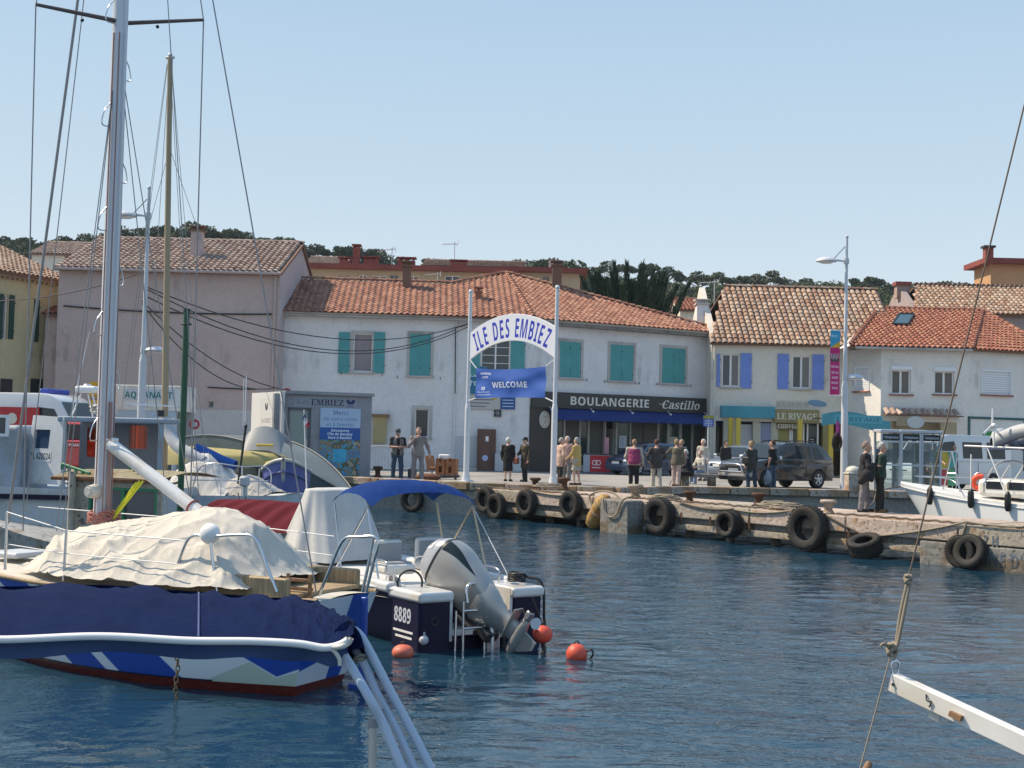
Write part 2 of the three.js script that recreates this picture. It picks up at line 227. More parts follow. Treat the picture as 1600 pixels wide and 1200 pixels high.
{ // yellow fender
  const g = lathe([[0, -.62], [.10, -.60], [.22, -.50], [.27, -.3], [.275, 0], [.27, .3], [.22, .5], [.10, .60], [0, .62]], 22);
  const f = thing('fender', 'big dirty yellow foam fender hung beside the concrete block', 'fender'); f.position.copy(onPlane(936, 800, JP(0, .28), JN)); f.rotation.set(0, jTurn, -.62, 'YXZ');
  mesh('body', g, mat([.60, .37, .12], .75, { map: T.concrete, bump: T.rough, bs: .01 }), f); mesh('strap', new THREE.TorusGeometry(.276, .018, 8, 26).rotateX(Math.PI / 2).translate(0, .0, 0), MT.rope, f); mesh('strap', new THREE.TorusGeometry(.272, .018, 8, 26).rotateX(Math.PI / 2).translate(0, .3, 0), MT.rope, f);
}
// hill and woods
const hillTop = (x) => { const pts = [[-150, 45], [-118, 46], [-95, 46.5], [-80, 45], [-60, 42], [-45, 42], [-30, 41], [-10, 39.5], [5, 40], [18, 39], [30, 38.5], [45, 38], [60, 38.6], [80, 38.6], [110, 38], [150, 37]]; let i = 0; while (i < pts.length - 2 && x > pts[i + 1][0]) i++; const t = clamp((x - pts[i][0]) / (pts[i + 1][0] - pts[i][0])); return lerp(pts[i][1], pts[i + 1][1], t * t * (3 - 2 * t)); };
const hillAt = (x, z) => { const k = smooth(-110, -262, z), top = hillTop(x) - 8.2 - 2.4 * smooth(-45, -25, x) * smooth(8, -4, x) - 3.4 * smooth(-32, -48, x); return QUAY - .5 + (top + 2.2 * fbm(x * .03, z * .03, 5, 3)) * k * (z < -330 ? 1 - smooth(-330, -520, z) * .6 : 1); };
{
  const hg = grid(90, 50, (u, v) => { const x = lerp(-230, 230, u), z = lerp(-115, -520, v); return V(x, hillAt(x, z), z); });
  tag(mesh('hill', hg, mat([.055, .06, .035], 1, { map: T.mottle })), 'wooded hill behind the town', null, null, 'structure');
}
const pineMats = [mat([.055, .078, .034], .95), mat([.066, .088, .042], .95), mat([.048, .070, .036], .95), mat([.074, .090, .046], .95)];
const bark = mat([.16, .11, .08], .95), barkGrey = mat([.11, .09, .075], .95);
function leafCloud(n, lobes, size, flat = 1, up = 0) { // many small leaf tufts gathered in lobes
  const p = new Float32Array(n * 9), nr = new Float32Array(n * 9);
  for (let i = 0; i < n; i++) {
    const L = lobes[rnd(lobes.length) | 0]; let d; do d = V(rnd(-1, 1), rnd(-1, 1), rnd(-1, 1)); while (d.lengthSq() > 1 || d.lengthSq() < .02);
    const k = Math.pow(d.length(), -.55); d.multiplyScalar(Math.min(k, 1.6)); if (d.length() > 1.15) d.setLength(1.15);
    const c = V(L[0] + d.x * L[3], L[1] + d.y * L[3] * flat, L[2] + d.z * L[3]); const s = size * rnd(.6, 1.4);
    const a = V(rnd(-1, 1), rnd(-1, 1) + up, rnd(-1, 1)).normalize().multiplyScalar(s), b = V(rnd(-1, 1), rnd(-1, 1), rnd(-1, 1)).cross(a).normalize().multiplyScalar(s * .62);
    const q = [c.clone().add(a), c.clone().sub(a).add(b), c.clone().sub(a).sub(b)]; const nn = q[1].clone().sub(q[0]).cross(q[2].clone().sub(q[0])).normalize();
    q.forEach((w, j) => { p.set([w.x, w.y, w.z], i * 9 + j * 3); nr.set([nn.x, nn.y, nn.z], i * 9 + j * 3); });
  }
  const g = new THREE.BufferGeometry(); g.setAttribute('position', new THREE.BufferAttribute(p, 3)); g.setAttribute('normal', new THREE.BufferAttribute(nr, 3)); g.setAttribute('uv', new THREE.BufferAttribute(new Float32Array(n * 6), 2)); return g;
}
function pineProto(kind) { // umbrella pine of about unit height 1 (scaled on use)
  const lobes = [], H = 1; const limbs = [];
  const nl = kind === 3 ? 14 : 11;
  for (let i = 0; i < nl; i++) { const a = rnd(6.283), r = Math.sqrt(rnd()) * .42; lobes.push([Math.cos(a) * r, H * (.78 - r * .35 + rnd(-.07, .07)) - (kind === 3 ? rnd(.3) : 0), Math.sin(a) * r, kind === 3 ? rnd(.11, .19) : rnd(.08, .15)]); }
  const crown = leafCloud(kind === 3 ? 2600 : 1700, lobes, .026, .5);
  limbs.push(rod(V(0, 0, 0), V(.02, .5, 0), .026, .018, 7)); for (const L of lobes.slice(0, 8)) limbs.push(rod(V(.02, .46, 0), V(L[0] * .9, L[1], L[2] * .9), .012, .005, 5));
  return { crown, trunk: merge(limbs) };
}
const pines = [0, 1, 2, 3].map(pineProto);
function pine(u, vTop, z, h, label, kind) {
  const top = onZ(u, vTop, z), g = thing('pine_tree', label, 'tree', V(top.x, top.y - h, z), rnd(6.28), 'pines on the ridge'); const k = kind ?? (rnd(4) | 0), w = h * rnd(1.0, 1.35);
  g.scale.set(w, h * 1.06, w); mesh('trunk', pines[k].trunk, bark, g); mesh('crown', pines[k].crown, pineMats[rnd(4) | 0], g);
}
const skyline = [[15, 366, -260, 11], [45, 358, -262, 12], [70, 378, -240, 9], [118, 362, -255, 11], [150, 356, -262, 11], [205, 338, -262, 13], [228, 350, -262, 11], [258, 349, -262, 11], [295, 337, -262, 13, 0], [322, 352, -262, 9], [352, 344, -262, 11, 1], [385, 358, -262, 9], [408, 362, -262, 9], [432, 359, -262, 10], [452, 366, -262, 9], [470, 368, -262, 10], [500, 381, -262, 9], [530, 376, -255, 10], [556, 375, -255, 11], [585, 383, -255, 9], [606, 388, -255, 9], [682, 398, -270, 7], [835, 390, -215, 10, 3], [862, 389, -215, 11, 3], [890, 402, -225, 9, 3], [960, 402, -280, 9], [1005, 405, -285, 9], [1040, 410, -285, 9], [1092, 418, -285, 9], [1120, 421, -285, 9], [1150, 424, -285, 9], [1202, 418, -280, 10], [1258, 426, -280, 9], [1345, 424, -280, 10], [1380, 432, -280, 9], [1420, 434, -280, 8], [1472, 429, -280, 10], [1510, 440, -280, 8], [1545, 434, -280, 9]];
skyline.forEach(([u, v, z, h, k]) => pine(u, v, z, h, k === 3 ? 'broad rounded dark evergreen on the wooded ridge' : 'dark umbrella pine standing on the wooded ridge', k));
{ // the wood on the slopes, one mass
  const lobes = []; for (let i = 0; i < 9; i++) lobes.push([rnd(-.5, .5), rnd(.2, .75), rnd(-.5, .5), rnd(.25, .42)]);
  const g = leafCloud(1700, lobes, .05, .8), N = 4200, im = new THREE.InstancedMesh(g, mat([1, 1, 1], .95), N), m = new THREE.Matrix4(), q = new THREE.Quaternion(), c = new THREE.Color();
  for (let i = 0; i < N; i++) { const z = -lerp(125, 325, Math.pow(rnd(), .6)), x = rnd(-.52, .52) * -z, s = rnd(2.8, 5.0); q.setFromAxisAngle(V(0, 1, 0), rnd(6.28)); m.compose(V(x, hillAt(x, z) - .6, z), q, V(s, s * rnd(.75, 1.05), s)); im.setMatrixAt(i, m); const t = rnd(.75, 1.35); c.setRGB(.070 * t, .088 * t * rnd(.9, 1.1), .042 * t); im.setColorAt(i, c); }
  im.name = 'forest'; im.castShadow = im.receiveShadow = true; scene.add(im); tag(im, 'dense evergreen wood covering the hillside', null, null, 'stuff');
}
{ // dark cypress behind the bakery, spiky sprays
  const base = onZ(985, 480, -84); const g = thing('cypress_tree', 'dark green spiky cypress rising behind the tiled bakery roof', 'tree', V(base.x, QUAY, -84));
  const leaves = [], wood = [rod(V(0, 0, 0), V(0, 7, 0), .3, .2)];
  for (let i = 0; i < 74; i++) { const a = rnd(6.28), r = Math.sqrt(rnd()) * 3.8, A = V(Math.cos(a) * r * .4, 6.5 + rnd(2.4), Math.sin(a) * r * .4), B = V(Math.cos(a) * r * 1.1, 11.5 + rnd(2.5) - r * .5, Math.sin(a) * r * 1.1), ax = B.clone().sub(A), n = 520, P = new Float32Array(n * 9); wood.push(rod(A, B, .05, .01, 5)); ax.normalize();
    for (let k = 0; k < n; k++) { const t = Math.pow(rnd(), .8), w = lerp(.75, .05, Math.pow(t, .8)), c = A.clone().lerp(B, t), o = V(rnd(-1, 1), rnd(-.6, .4), rnd(-1, 1)).normalize(), base = c.clone().addScaledVector(o, w * rnd(.2, .8)), d = o.clone().multiplyScalar(.5).addScaledVector(ax, .9).add(V(0, .3, 0)).normalize(), L = rnd(.22, .48), sd = d.clone().cross(V(rnd(-1, 1), rnd(-1, 1), rnd(-1, 1))).normalize().multiplyScalar(.045); const tip = base.clone().addScaledVector(d, L); P.set([...tip.toArray(), ...base.clone().add(sd).toArray(), ...base.clone().sub(sd).toArray()], k * 9); }
    const q = new THREE.BufferGeometry(); q.setAttribute('position', new THREE.BufferAttribute(P, 3)); q.computeVertexNormals(); leaves.push(q); }
  mesh('trunk', wood, barkGrey, g); mesh('crown', leaves, mat([.024, .052, .028], .9, { side: THREE.DoubleSide }), g);
}
// ---------------------------------------------------------------- buildings
class Facade { // a vertical plane through two ground points; local x along it, local z out of it
  constructor(name, label, cat, a, b, group) {
    this.a = a.clone().setY(QUAY); this.e = b.clone().sub(a).setY(0); this.L = this.e.length(); this.e.normalize(); this.n = V(-this.e.z, 0, this.e.x);
    this.g = name ? thing(name, label, cat, this.a, Math.atan2(this.n.x, this.n.z), group) : null; if (this.g) this.g.updateMatrixWorld(true);
  }
  at(u, v, z = 0) { const p = onPlane(u, v, this.a.clone().addScaledVector(this.n, z), this.n); return [p.clone().sub(this.a).dot(this.e), p.y - QUAY]; }
  rect(u0, v0, u1, v1, z = 0) { const um = (u0 + u1) / 2, vm = (v0 + v1) / 2, l = this.at(u0, vm, z)[0], r = this.at(u1, vm, z)[0], t = this.at(um, v0, z)[1], b = this.at(um, v1, z)[1]; return { s: (l + r) / 2, w: r - l, y: b, h: t - b, l, r, t, b }; }
  world(s, y, z = 0) { return this.a.clone().addScaledVector(this.e, s).addScaledVector(this.n, z).setY(QUAY + y); }
}
const atU = (u, z) => onZ(u, 640, z).setY(0);
function wallWithHoles(L, pts, holes, thick = .35) { const s = pts ? shape(pts) : shape([[0, 0], [L[0], 0], [L[0], L[1]], [0, L[1]]]); for (const h of holes) { const p = new THREE.Path([[h.l, h.b], [h.l, h.t], [h.r, h.t], [h.r, h.b]].map((q) => new THREE.Vector2(q[0], q[1]))); s.holes.push(p); } return extr(s, thick).translate(0, 0, -thick); }
// one plane of roof tiles. poly: world points, poly[0] -> poly[1] is the eave
function tileGeo(prof, len, tap, lip) {
  const n = prof.length - 1, p = [], ix = []; // front (low) end at y=0, upper end at y=len; profile (x, z)
  for (let i = 0; i <= n; i++) { const [x, z] = prof[i]; p.push(x, 0, z + lip, x * tap, len, z * tap, x, 0, z + lip - .028); }
  for (let i = 0; i < n; i++) { const a = i * 3, b = a + 3; ix.push(a, b, b + 1, a, b + 1, a + 1, a + 2, b, a, a + 2, b + 2, b); }
  const g = new THREE.BufferGeometry(); g.setAttribute('position', new THREE.Float32BufferAttribute(p, 3)); g.setIndex(ix); const q = g.toNonIndexed(); q.computeVertexNormals(); return toCreasedNormals(q, .9);
}
const barrelProf = (w, h) => { const r = []; for (let i = 0; i <= 6; i++) { const a = Math.PI * (1 - i / 6); r.push([Math.cos(a) * w / 2, Math.sin(a) * h]); } return r; };
const waveProf = (w) => [[-w / 2, .0], [-w * .28, .004], [-w * .12, .045], [w * .08, .062], [w * .24, .045], [w * .36, .004], [w / 2, .0]];
const tileTones = {
  canal: [[.34, .215, .15], [.40, .275, .195], [.28, .165, .115], [.44, .325, .245], [.31, .23, .18]], rose: [[.42, .305, .25], [.35, .24, .19], [.47, .365, .30], [.31, .215, .175], [.39, .305, .255]], red: [[.31, .115, .072], [.345, .14, .088], [.265, .092, .06], [.37, .165, .105], [.29, .12, .08]], mars: [[.31, .135, .087], [.35, .165, .107], [.25, .105, .07], [.38, .195, .13], [.30, .145, .095]],
};
for (const k in tileTones) tileTones[k] = tileTones[k].map((c) => mat(c, .85));
const deckMat = mat([.20, .115, .08], .95);
function tiledRoof(parent, poly, o) {
  const { tone = 'canal', w = .27, row = .36, style = 'barrel', single = 300, ridge = [] } = o; parent.updateMatrixWorld(true);
  const inv = parent.matrixWorld.clone().invert(), P = poly.map((p) => p.clone());
  const e = P[1].clone().sub(P[0]).normalize(); let n = e.clone().cross(P[2].clone().sub(P[0])).normalize(); if (n.y < 0) n.negate(); const up = n.clone().cross(e).normalize(); if (up.y < 0) up.negate();
  const q2 = P.map((p) => { const d = p.clone().sub(P[0]); return [d.dot(e), d.dot(up)]; });
  const s = shape(q2), deck = extr(s, .12).applyMatrix4(new THREE.Matrix4().makeBasis(e, up, e.clone().cross(up)).setPosition(P[0].clone().addScaledVector(e.clone().cross(up), -.12 * Math.sign(e.clone().cross(up).dot(n)) * (e.clone().cross(up).dot(n) > 0 ? 1 : 0)))).applyMatrix4(inv);
  const roof = mesh('roof', deck, deckMat, parent); if (o.label) roof.userData.label = o.label;
  const inside = (x, y) => { let c = false; for (let i = 0, j = q2.length - 1; i < q2.length; j = i++) { const [xi, yi] = q2[i], [xj, yj] = q2[j]; if ((yi > y) !== (yj > y) && x < (xj - xi) * (y - yi) / (yj - yi) + xi) c = !c; } return c; };
  const xs = q2.map((p) => p[0]), ys = q2.map((p) => p[1]), x0 = Math.min(...xs), x1 = Math.max(...xs), y1 = Math.max(...ys);
  const geo = tileGeo(style === 'barrel' ? barrelProf(w * .92, w * .36) : waveProf(w), row * 1.14, style === 'barrel' ? .84 : 1, style === 'barrel' ? .035 : .03);
  const mats = tileTones[tone], M4 = new THREE.Matrix4(), rest = [], c = new THREE.Color(); let made = 0;
  const eRight = e.clone(), nn = eRight.clone().cross(up); const basis = nn.dot(n) > 0 ? [e, up, n] : [e.clone().negate(), up, n];
  for (let j = 0; j * row < y1; j++) for (let i = 0; x0 + i * w < x1; i++) {
    const x = x0 + (i + .5) * w, y = j * row; if (!inside(x, y + row * .45)) continue;
    const p = P[0].clone().addScaledVector(e, x + rnd(-.008, .008)).addScaledVector(up, y - (j ? .02 : .09) + rnd(-.012, .012)).addScaledVector(n, .012 + rnd(.01));
    M4.makeBasis(...basis).setPosition(p).multiply(new THREE.Matrix4().makeRotationZ(rnd(-.02, .02))); const L = inv.clone().multiply(M4), k = rnd(mats.length) | 0;
    if (made < single) { const t = new THREE.Mesh(geo, mats[k]); t.name = 'roof_tile'; t.applyMatrix4(L); t.castShadow = t.receiveShadow = true; roof.add(t); made++; }
    else { const t = geo.clone().applyMatrix4(L), col = mats[k].color, a = new Float32Array(t.attributes.position.count * 3); for (let q = 0; q < a.length; q += 3) a.set([col.r, col.g, col.b], q); t.setAttribute('color', new THREE.BufferAttribute(a, 3)); rest.push(t); }
  }
  if (rest.length) { const t = mesh('roof_tiles', rest, tiledRoof.vc ??= mat([1, 1, 1], .85, { vertexColors: true }), roof); t.userData.kind = 'stuff'; }
  for (const [a, b] of ridge) ridgeLine(roof, a, b, inv, mats);
  return roof;
}
const ridgeGeo = tileGeo(barrelProf(.26, .11), .42, .86, .03);
function ridgeLine(roof, a, b, inv, mats) { const d = b.clone().sub(a), L = d.length(), n = Math.max(1, Math.round(L / .38)); d.normalize(); const side = d.clone().cross(V(0, 1, 0)).normalize(), nrm = side.clone().cross(d).normalize(); for (let i = 0; i < n; i++) { const t = new THREE.Mesh(ridgeGeo, mats[rnd(mats.length) | 0]); t.name = 'ridge_tile'; t.applyMatrix4(inv.clone().multiply(new THREE.Matrix4().makeBasis(side, d, nrm).setPosition(a.clone().addScaledVector(d, L * i / n).addScaledVector(nrm, .06)))); t.castShadow = t.receiveShadow = true; roof.add(t); } }
// windows and shutters, in facade-local coordinates
function windowPart(g, r, o = {}) {
  const { depth = .14, frame = MT.whitePlain, glass = MT.glassPane, leaves = 2, bars = 0, label, ft = .055 } = o; const z = -depth, list = [box(r.w, ft, .06, r.s, r.t - ft / 2, z), box(r.w, ft, .06, r.s, r.b + ft / 2, z), box(ft, r.h - 2 * ft, .06, r.l + ft / 2, (r.t + r.b) / 2, z), box(ft, r.h - 2 * ft, .06, r.r - ft / 2, (r.t + r.b) / 2, z)];
  for (let i = 1; i < leaves; i++) list.push(box(ft * 1.4, r.h - 2 * ft, .058, r.l + r.w * i / leaves, (r.t + r.b) / 2, z + .004)); const f = mesh('window', list, frame, g); if (label) f.userData.label = label;
  for (let i = 0; i < leaves; i++) { const w = r.w / leaves - ft * .5; mesh('pane', box(w, r.h - ft, .012, r.l + r.w * (i + .5) / leaves, (r.t + r.b) / 2, z - .012), Array.isArray(glass) ? glass[i] : glass, f); for (let k = 1; k <= bars; k++) mesh('glazing_bar', box(w, .03, .03, r.l + r.w * (i + .5) / leaves, r.b + r.h * k / (bars + 1), z + .002), frame, f); }
  return f;
}
function shutter(g, l, b, w, h, m, z = .03, mz = 1) { const list = [box(w, h, .03, l + w / 2, b + h / 2, z)], n = Math.max(2, Math.round(w / .13)); for (let i = 0; i < n; i++) list.push(box(w / n - .012, h - .02, .012, l + (i + .5) * w / n, b + h / 2, z + .021)); for (const k of [.18, .82]) list.push(box(w - .02, .07, .014, l + w / 2, b + h * k, z + .033)); const s = mesh('shutter', list, m, g); for (const k of [.18, .82]) mesh('hinge', box(.05, .06, .02, l + (mz > 0 ? w : 0), b + h * k, z + .045), MT.dark, s); return s; }
const surround = (r, t = .13, out = .04) => [box(r.w + 2 * t, t, out, r.s, r.t + t / 2, out / 2), box(t, r.h, out, r.l - t / 2, r.s * 0 + (r.t + r.b) / 2, out / 2), box(t, r.h, out, r.r + t / 2, (r.t + r.b) / 2, out / 2)];
const sillOf = (r, t = .13) => rbox(r.w + 2 * t + .12, .09, .16, r.s, r.b - .045, .07, .012);
const hook = (g, s, y) => mesh('shutter_catch', [box(.02, .02, .1, s, y, .05), box(.03, .14, .02, s, y + .02, .1)], MT.dark, g);
const white2 = mat([.62, .60, .575], .9, { map: T.mottle }), teal = mat([.09, .40, .41], .55, { map: T.cloth }), periw = mat([.21, .33, .82], .55, { map: T.cloth });

// --- bakery house, two wings meeting at a blunt corner
const bw = wallMat([.84, .83, .84]), BA = atU(427, -61.5), BB = atU(827, -62.3), BC = atU(1124, -68), EAVE = 7.37;
const FL = new Facade('bakery_house', 'long two-storey pale grey bakery house with turquoise shutters and hipped tiled roof', 'house', BA, BB), bg = FL.g;
const FR = new Facade(null, '', '', BB, BC); const bakeryR = new THREE.Group(); bg.add(bakeryR);
{ // the right wing is built in the same group through a sub-frame baked into the geometry
  const rel = new THREE.Matrix4().copy(bg.matrixWorld).invert().multiply(new THREE.Matrix4().makeRotationY(Math.atan2(FR.n.x, FR.n.z)).setPosition(FR.a)); bg.remove(bakeryR);
  const R = new THREE.Group(); // parts are made here, then moved into the house with their transform baked
  const Lh = [];
  const w1 = FL.rect(552, 521, 582, 581), w2 = FL.rect(640, 522, 673, 587), w3 = FL.rect(752, 530, 797, 580), w0 = FL.rect(648, 639, 670, 683), box1 = FL.rect(583, 651, 604, 692);
  for (const r of [w1, w3, w0]) Lh.push(r);
  mesh('wall', wallWithHoles([FL.L, EAVE], null, Lh), bw, bg);
  mesh('wall', box(.35, EAVE, 9, .175, EAVE / 2, -4.86), bw, bg).userData.label = 'end wall';
  windowPart(bg, w1, { glass: [MT.curtain, MT.curtain], leaves: 1 }); mesh('window_surround', surround(w1), white2, bg); mesh('sill', sillOf(w1), white2, bg);
  const sw = (r, u0, u1, v0, v1, m) => { const q = FL.rect(u0, v0, u1, v1); shutter(bg, q.l, q.b, q.w, q.h, m, .05); };
  sw(0, 529, 546, 519, 583, teal); sw(0, 584, 601, 519, 583, teal);
  mesh('window_surround', surround(w2), white2, bg); shutter(bg, w2.l + .01, w2.b, w2.w / 2 - .015, w2.h, teal, .0); shutter(bg, w2.s + .005, w2.b, w2.w / 2 - .015, w2.h, teal, .0); mesh('sill', sillOf(w2), white2, bg);
  windowPart(bg, w3, { bars: 3 }); sw(0, 736, 750, 529, 586, teal); sw(0, 798, 820, 529, 586, teal); mesh('sill', sillOf(w3), white2, bg);
  windowPart(bg, w0, { leaves: 1, glass: MT.glass }); mesh('window_surround', surround(w0, .16), white2, bg); mesh('sill', sillOf(w0), white2, bg);
  for (const r of [w1, w2, w3]) { hook(bg, r.l - .55, r.b - .12); hook(bg, r.r + .5, r.b - .12); }
  mesh('drainpipe', [rod(V(FL.at(711, 600)[0], .1, .06), V(FL.at(711, 600)[0], EAVE - .1, .06), .05)], bw, bg); mesh('gutter', [rod(V(-.2, EAVE + .02, .42), V(FL.L, EAVE + .02, .42), .075, .075, 10)], white2, bg); mesh('eave', box(FL.L + .2, .14, .42, FL.L / 2, EAVE - .07, .2), white2, bg);
  const pil = mesh('meter_housing', [box(box1.w, box1.h, .3, box1.s, box1.b + box1.h / 2, .15)], mat([.50, .40, .20], .9, { map: T.render }), bg); mesh('cap', box(box1.w + .25, .12, .4, box1.s, box1.t + .06, .2), MT.wood, pil);
  // ground-floor doors and boxes
  for (const [u0, u1] of [[708, 727], [727.5, 746]]) { const d = FL.rect(u0, 681, u1, 729); mesh('cupboard_door', rbox(d.w, d.h, .06, d.s, d.b + d.h / 2, .04, .01), MT.greyPale, bg); }
  // boards on the wall
  const board = (u0, v0, u1, v1, draw, name = 'wall_sign', label) => { const r = FL.rect(u0, v0, u1, v1), W = 256, H = Math.round(256 * r.h / r.w); const s = mesh(name, box(r.w, r.h, .04, r.s, r.b + r.h / 2, .05), MT.greyPale, bg); if (label) s.userData.label = label; mesh('print', plate(r.w - .02, r.h - .02, r.s, r.b + r.h / 2, .073), printed(W, H, draw), s); };
  board(731, 572, 760, 616, (x, W, H) => { x.fillStyle = '#1f6f93'; x.fillRect(0, 0, W, H); words(x, 'La', 70, H * .3, 90, '#e8f0f4', 'serif', 'italic bold'); words(x, "l'O", 80, H * .62, 90, '#e8f0f4', 'serif', 'italic bold'); }, 'wall_sign', 'teal sign with white script');
  board(732, 618, 781, 640, (x, W, H) => { x.fillStyle = '#b9b8b4'; x.fillRect(0, 0, W, H); x.fillStyle = '#5a5f6a'; for (let i = 0; i < 3; i++) x.fillRect(12, 30 + i * 28, 190 - i * 30, 8); x.fillStyle = '#c9a63a'; x.fillRect(190, 8, 44, 22); }); board(782, 616, 805, 640, (x, W, H) => { x.fillStyle = '#1d4f93'; x.fillRect(0, 0, W, H); x.fillStyle = '#c9d6e6'; for (let i = 0; i < 4; i++) x.fillRect(30, 40 + i * 56, 196, 14); });
  { const r = FL.rect(772, 640, 783, 651); const f = mesh('vent_grille', box(r.w, r.h, .08, r.s, r.b + r.h / 2, .05), MT.dark, bg); for (let i = 0; i < 3; i++) mesh('blade', box(r.w * .8, .03, .02, r.s, r.b + r.h / 2, .1).translate(-r.s, -(r.b + r.h / 2), 0).rotateZ(i * 1.05).translate(r.s, r.b + r.h / 2, 0), MT.grey, f); }
  // right wing
  const S = FR, sh = [S.rect(874, 534, 907, 590), S.rect(953, 539, 989, 595), S.rect(1034, 544, 1070, 599)];
  const band = S.rect(857, 618, 1118, 642), shop = S.rect(838, 660, 1100, 735), yTop = S.at(980, 660)[1];
  const openings = []; const bays = [[836, 862], [866, 884], [886, 908], [912, 918], [922, 942], [946, 973], [975, 990], [994, 1018], [1022, 1039], [1042, 1060], [1063, 1079], [1083, 1100]];
  mesh('wall', wallWithHoles([S.L, EAVE], null, [{ l: .3, r: S.L - .4, b: .02, t: yTop + .55 }]), bw, R);
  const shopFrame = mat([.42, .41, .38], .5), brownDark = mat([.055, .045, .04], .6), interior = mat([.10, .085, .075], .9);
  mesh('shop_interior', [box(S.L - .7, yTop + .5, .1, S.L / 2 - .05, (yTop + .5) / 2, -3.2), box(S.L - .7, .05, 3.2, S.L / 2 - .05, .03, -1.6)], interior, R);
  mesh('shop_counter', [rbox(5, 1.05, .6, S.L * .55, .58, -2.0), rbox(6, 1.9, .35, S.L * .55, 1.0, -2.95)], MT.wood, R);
  const left = .3, rt = S.L - .4; let px = left; const xs = [0, .055, .12, .17, .245, .30, .375, .445, .53, .60, .68, .745, .815, .89, 1].map((k) => lerp(left, rt, k));
  const kinds = ['p', 'g', 'g', 'p', 'g', 'p', 'd', 'g', 'p', 'p', 'g', 'g', 'g', 'p'];
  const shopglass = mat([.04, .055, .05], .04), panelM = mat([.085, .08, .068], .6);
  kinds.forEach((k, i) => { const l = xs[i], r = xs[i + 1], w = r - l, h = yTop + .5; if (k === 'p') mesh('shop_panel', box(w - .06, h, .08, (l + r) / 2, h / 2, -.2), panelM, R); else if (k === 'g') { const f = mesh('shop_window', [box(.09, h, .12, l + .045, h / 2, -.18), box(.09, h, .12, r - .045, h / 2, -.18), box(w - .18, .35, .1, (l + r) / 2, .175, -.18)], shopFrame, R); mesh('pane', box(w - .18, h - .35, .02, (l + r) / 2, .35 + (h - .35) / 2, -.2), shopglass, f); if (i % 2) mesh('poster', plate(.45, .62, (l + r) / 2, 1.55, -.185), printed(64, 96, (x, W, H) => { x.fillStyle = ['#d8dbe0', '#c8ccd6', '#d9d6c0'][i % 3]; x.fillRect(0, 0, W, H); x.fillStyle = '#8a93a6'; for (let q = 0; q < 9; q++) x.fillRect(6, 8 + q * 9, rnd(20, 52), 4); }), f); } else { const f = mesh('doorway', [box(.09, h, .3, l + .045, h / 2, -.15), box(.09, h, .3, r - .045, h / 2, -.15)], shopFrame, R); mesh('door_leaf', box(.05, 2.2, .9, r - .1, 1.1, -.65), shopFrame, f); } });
  for (const r of sh) { mesh('window_surround', surround(r, .15), white2, R); shutter(R, r.l + .01, r.b, r.w / 2 - .015, r.h, teal, .0); shutter(R, r.s + .005, r.b, r.w / 2 - .015, r.h, teal, .0); mesh('sill', sillOf(r), white2, R); hook(R, r.l - .35, r.b - .1); hook(R, r.r + .35, r.b - .1); }
  const bsign = mesh('shop_sign', box(S.L - .1, band.h, .25, S.L / 2, band.b + band.h / 2, .125), mat([.05, .048, .045], .6), R); bsign.userData.label = 'dark fascia with pale bakery lettering';
  const letter = printed(1024, 96, (x, W, H) => { x.fillStyle = '#3a3936'; x.fillRect(0, 0, W, H); words(x, 'BOULANGERIE', 345, 50, 82, '#d9d6cc', 'sans-serif', 'bold', 640); words(x, 'Castillo', 860, 50, 84, '#d9d6cc', 'serif', 'italic bold', 290); x.fillStyle = '#d9d6cc'; x.fillRect(700, 46, 60, 4); x.fillRect(960, 40, 40, 4); });
  const l0 = S.at(872, 630)[0], l1 = S.at(1092, 634)[0]; mesh('lettering', plate(l1 - l0, band.h * .86, (l0 + l1) / 2, band.b + band.h / 2, .256), letter, bsign);
  for (let i = 0; i < 5; i++) { const s = lerp(1, S.L - 1.2, i / 4); mesh('spot_lamp', [rod(V(s, band.b + .05, .25), V(s, band.b - .12, .5), .015), ball(.06, s, band.b - .13, .52, 8)], MT.whitePlain, R); }
  const ay0 = band.b, ay1 = S.at(990, 660)[1], aw = S.L - 1.3; const awn = mesh('awning', grid(60, 6, (u, v) => { const x = lerp(.9, .9 + aw, u); return v < .66 ? V(x, lerp(ay0, ay1 + .18, v / .66) + .02 * Math.sin(u * 90) * v, lerp(.1, 1.1, v / .66)) : V(x, ay1 + .18 - (v - .66) / .34 * (.2 + .03 * Math.cos(u * 260)), 1.1 + .01 * Math.sin(u * 60)); }), mat([.010, .035, .20], .75, { map: T.cloth, side: THREE.DoubleSide }), R); awn.userData.label = 'dark blue shop awning';
  // entrance panel with oval sign
  const pnl = S.rect(829, 640, 856, 728); mesh('entrance_panel', box(1.2, 3.2, .1, .62, 1.62, .06), brownDark, R); const ov = mesh('oval_sign', new THREE.CylinderGeometry(.36, .36, .05, 28).rotateX(Math.PI / 2).scale(.8, 1.15, 1).translate(.8, 2.55, .14), MT.whitePlain, R); mesh('print', new THREE.CircleGeometry(.34, 28).scale(.8, 1.15, 1).translate(.8, 2.55, .168), printed(128, 128, (x, W, H) => { x.fillStyle = '#cfcac0'; x.fillRect(0, 0, W, H); x.strokeStyle = '#6b6760'; x.lineWidth = 3; x.beginPath(); x.arc(64, 64, 56, 0, 6.3); x.stroke(); words(x, 'Pains', 64, 38, 20, '#55514b', 'serif', 'italic'); x.beginPath(); x.arc(64, 84, 10, 0, 6.3); x.stroke(); }), ov);
  mesh('gutter', [rod(V(0, EAVE + .02, .42), V(S.L + .2, EAVE + .02, .42), .075, .075, 10)], white2, R); mesh('eave', box(S.L + .1, .2, .42, S.L / 2, EAVE - .1, .2), MT.concreteGrey, R); mesh('wall', box(.35, EAVE, 8, S.L - .175, EAVE / 2, -4.36), bw, R);
  for (const o of [...R.children]) { o.applyMatrix4(rel); bg.add(o); }
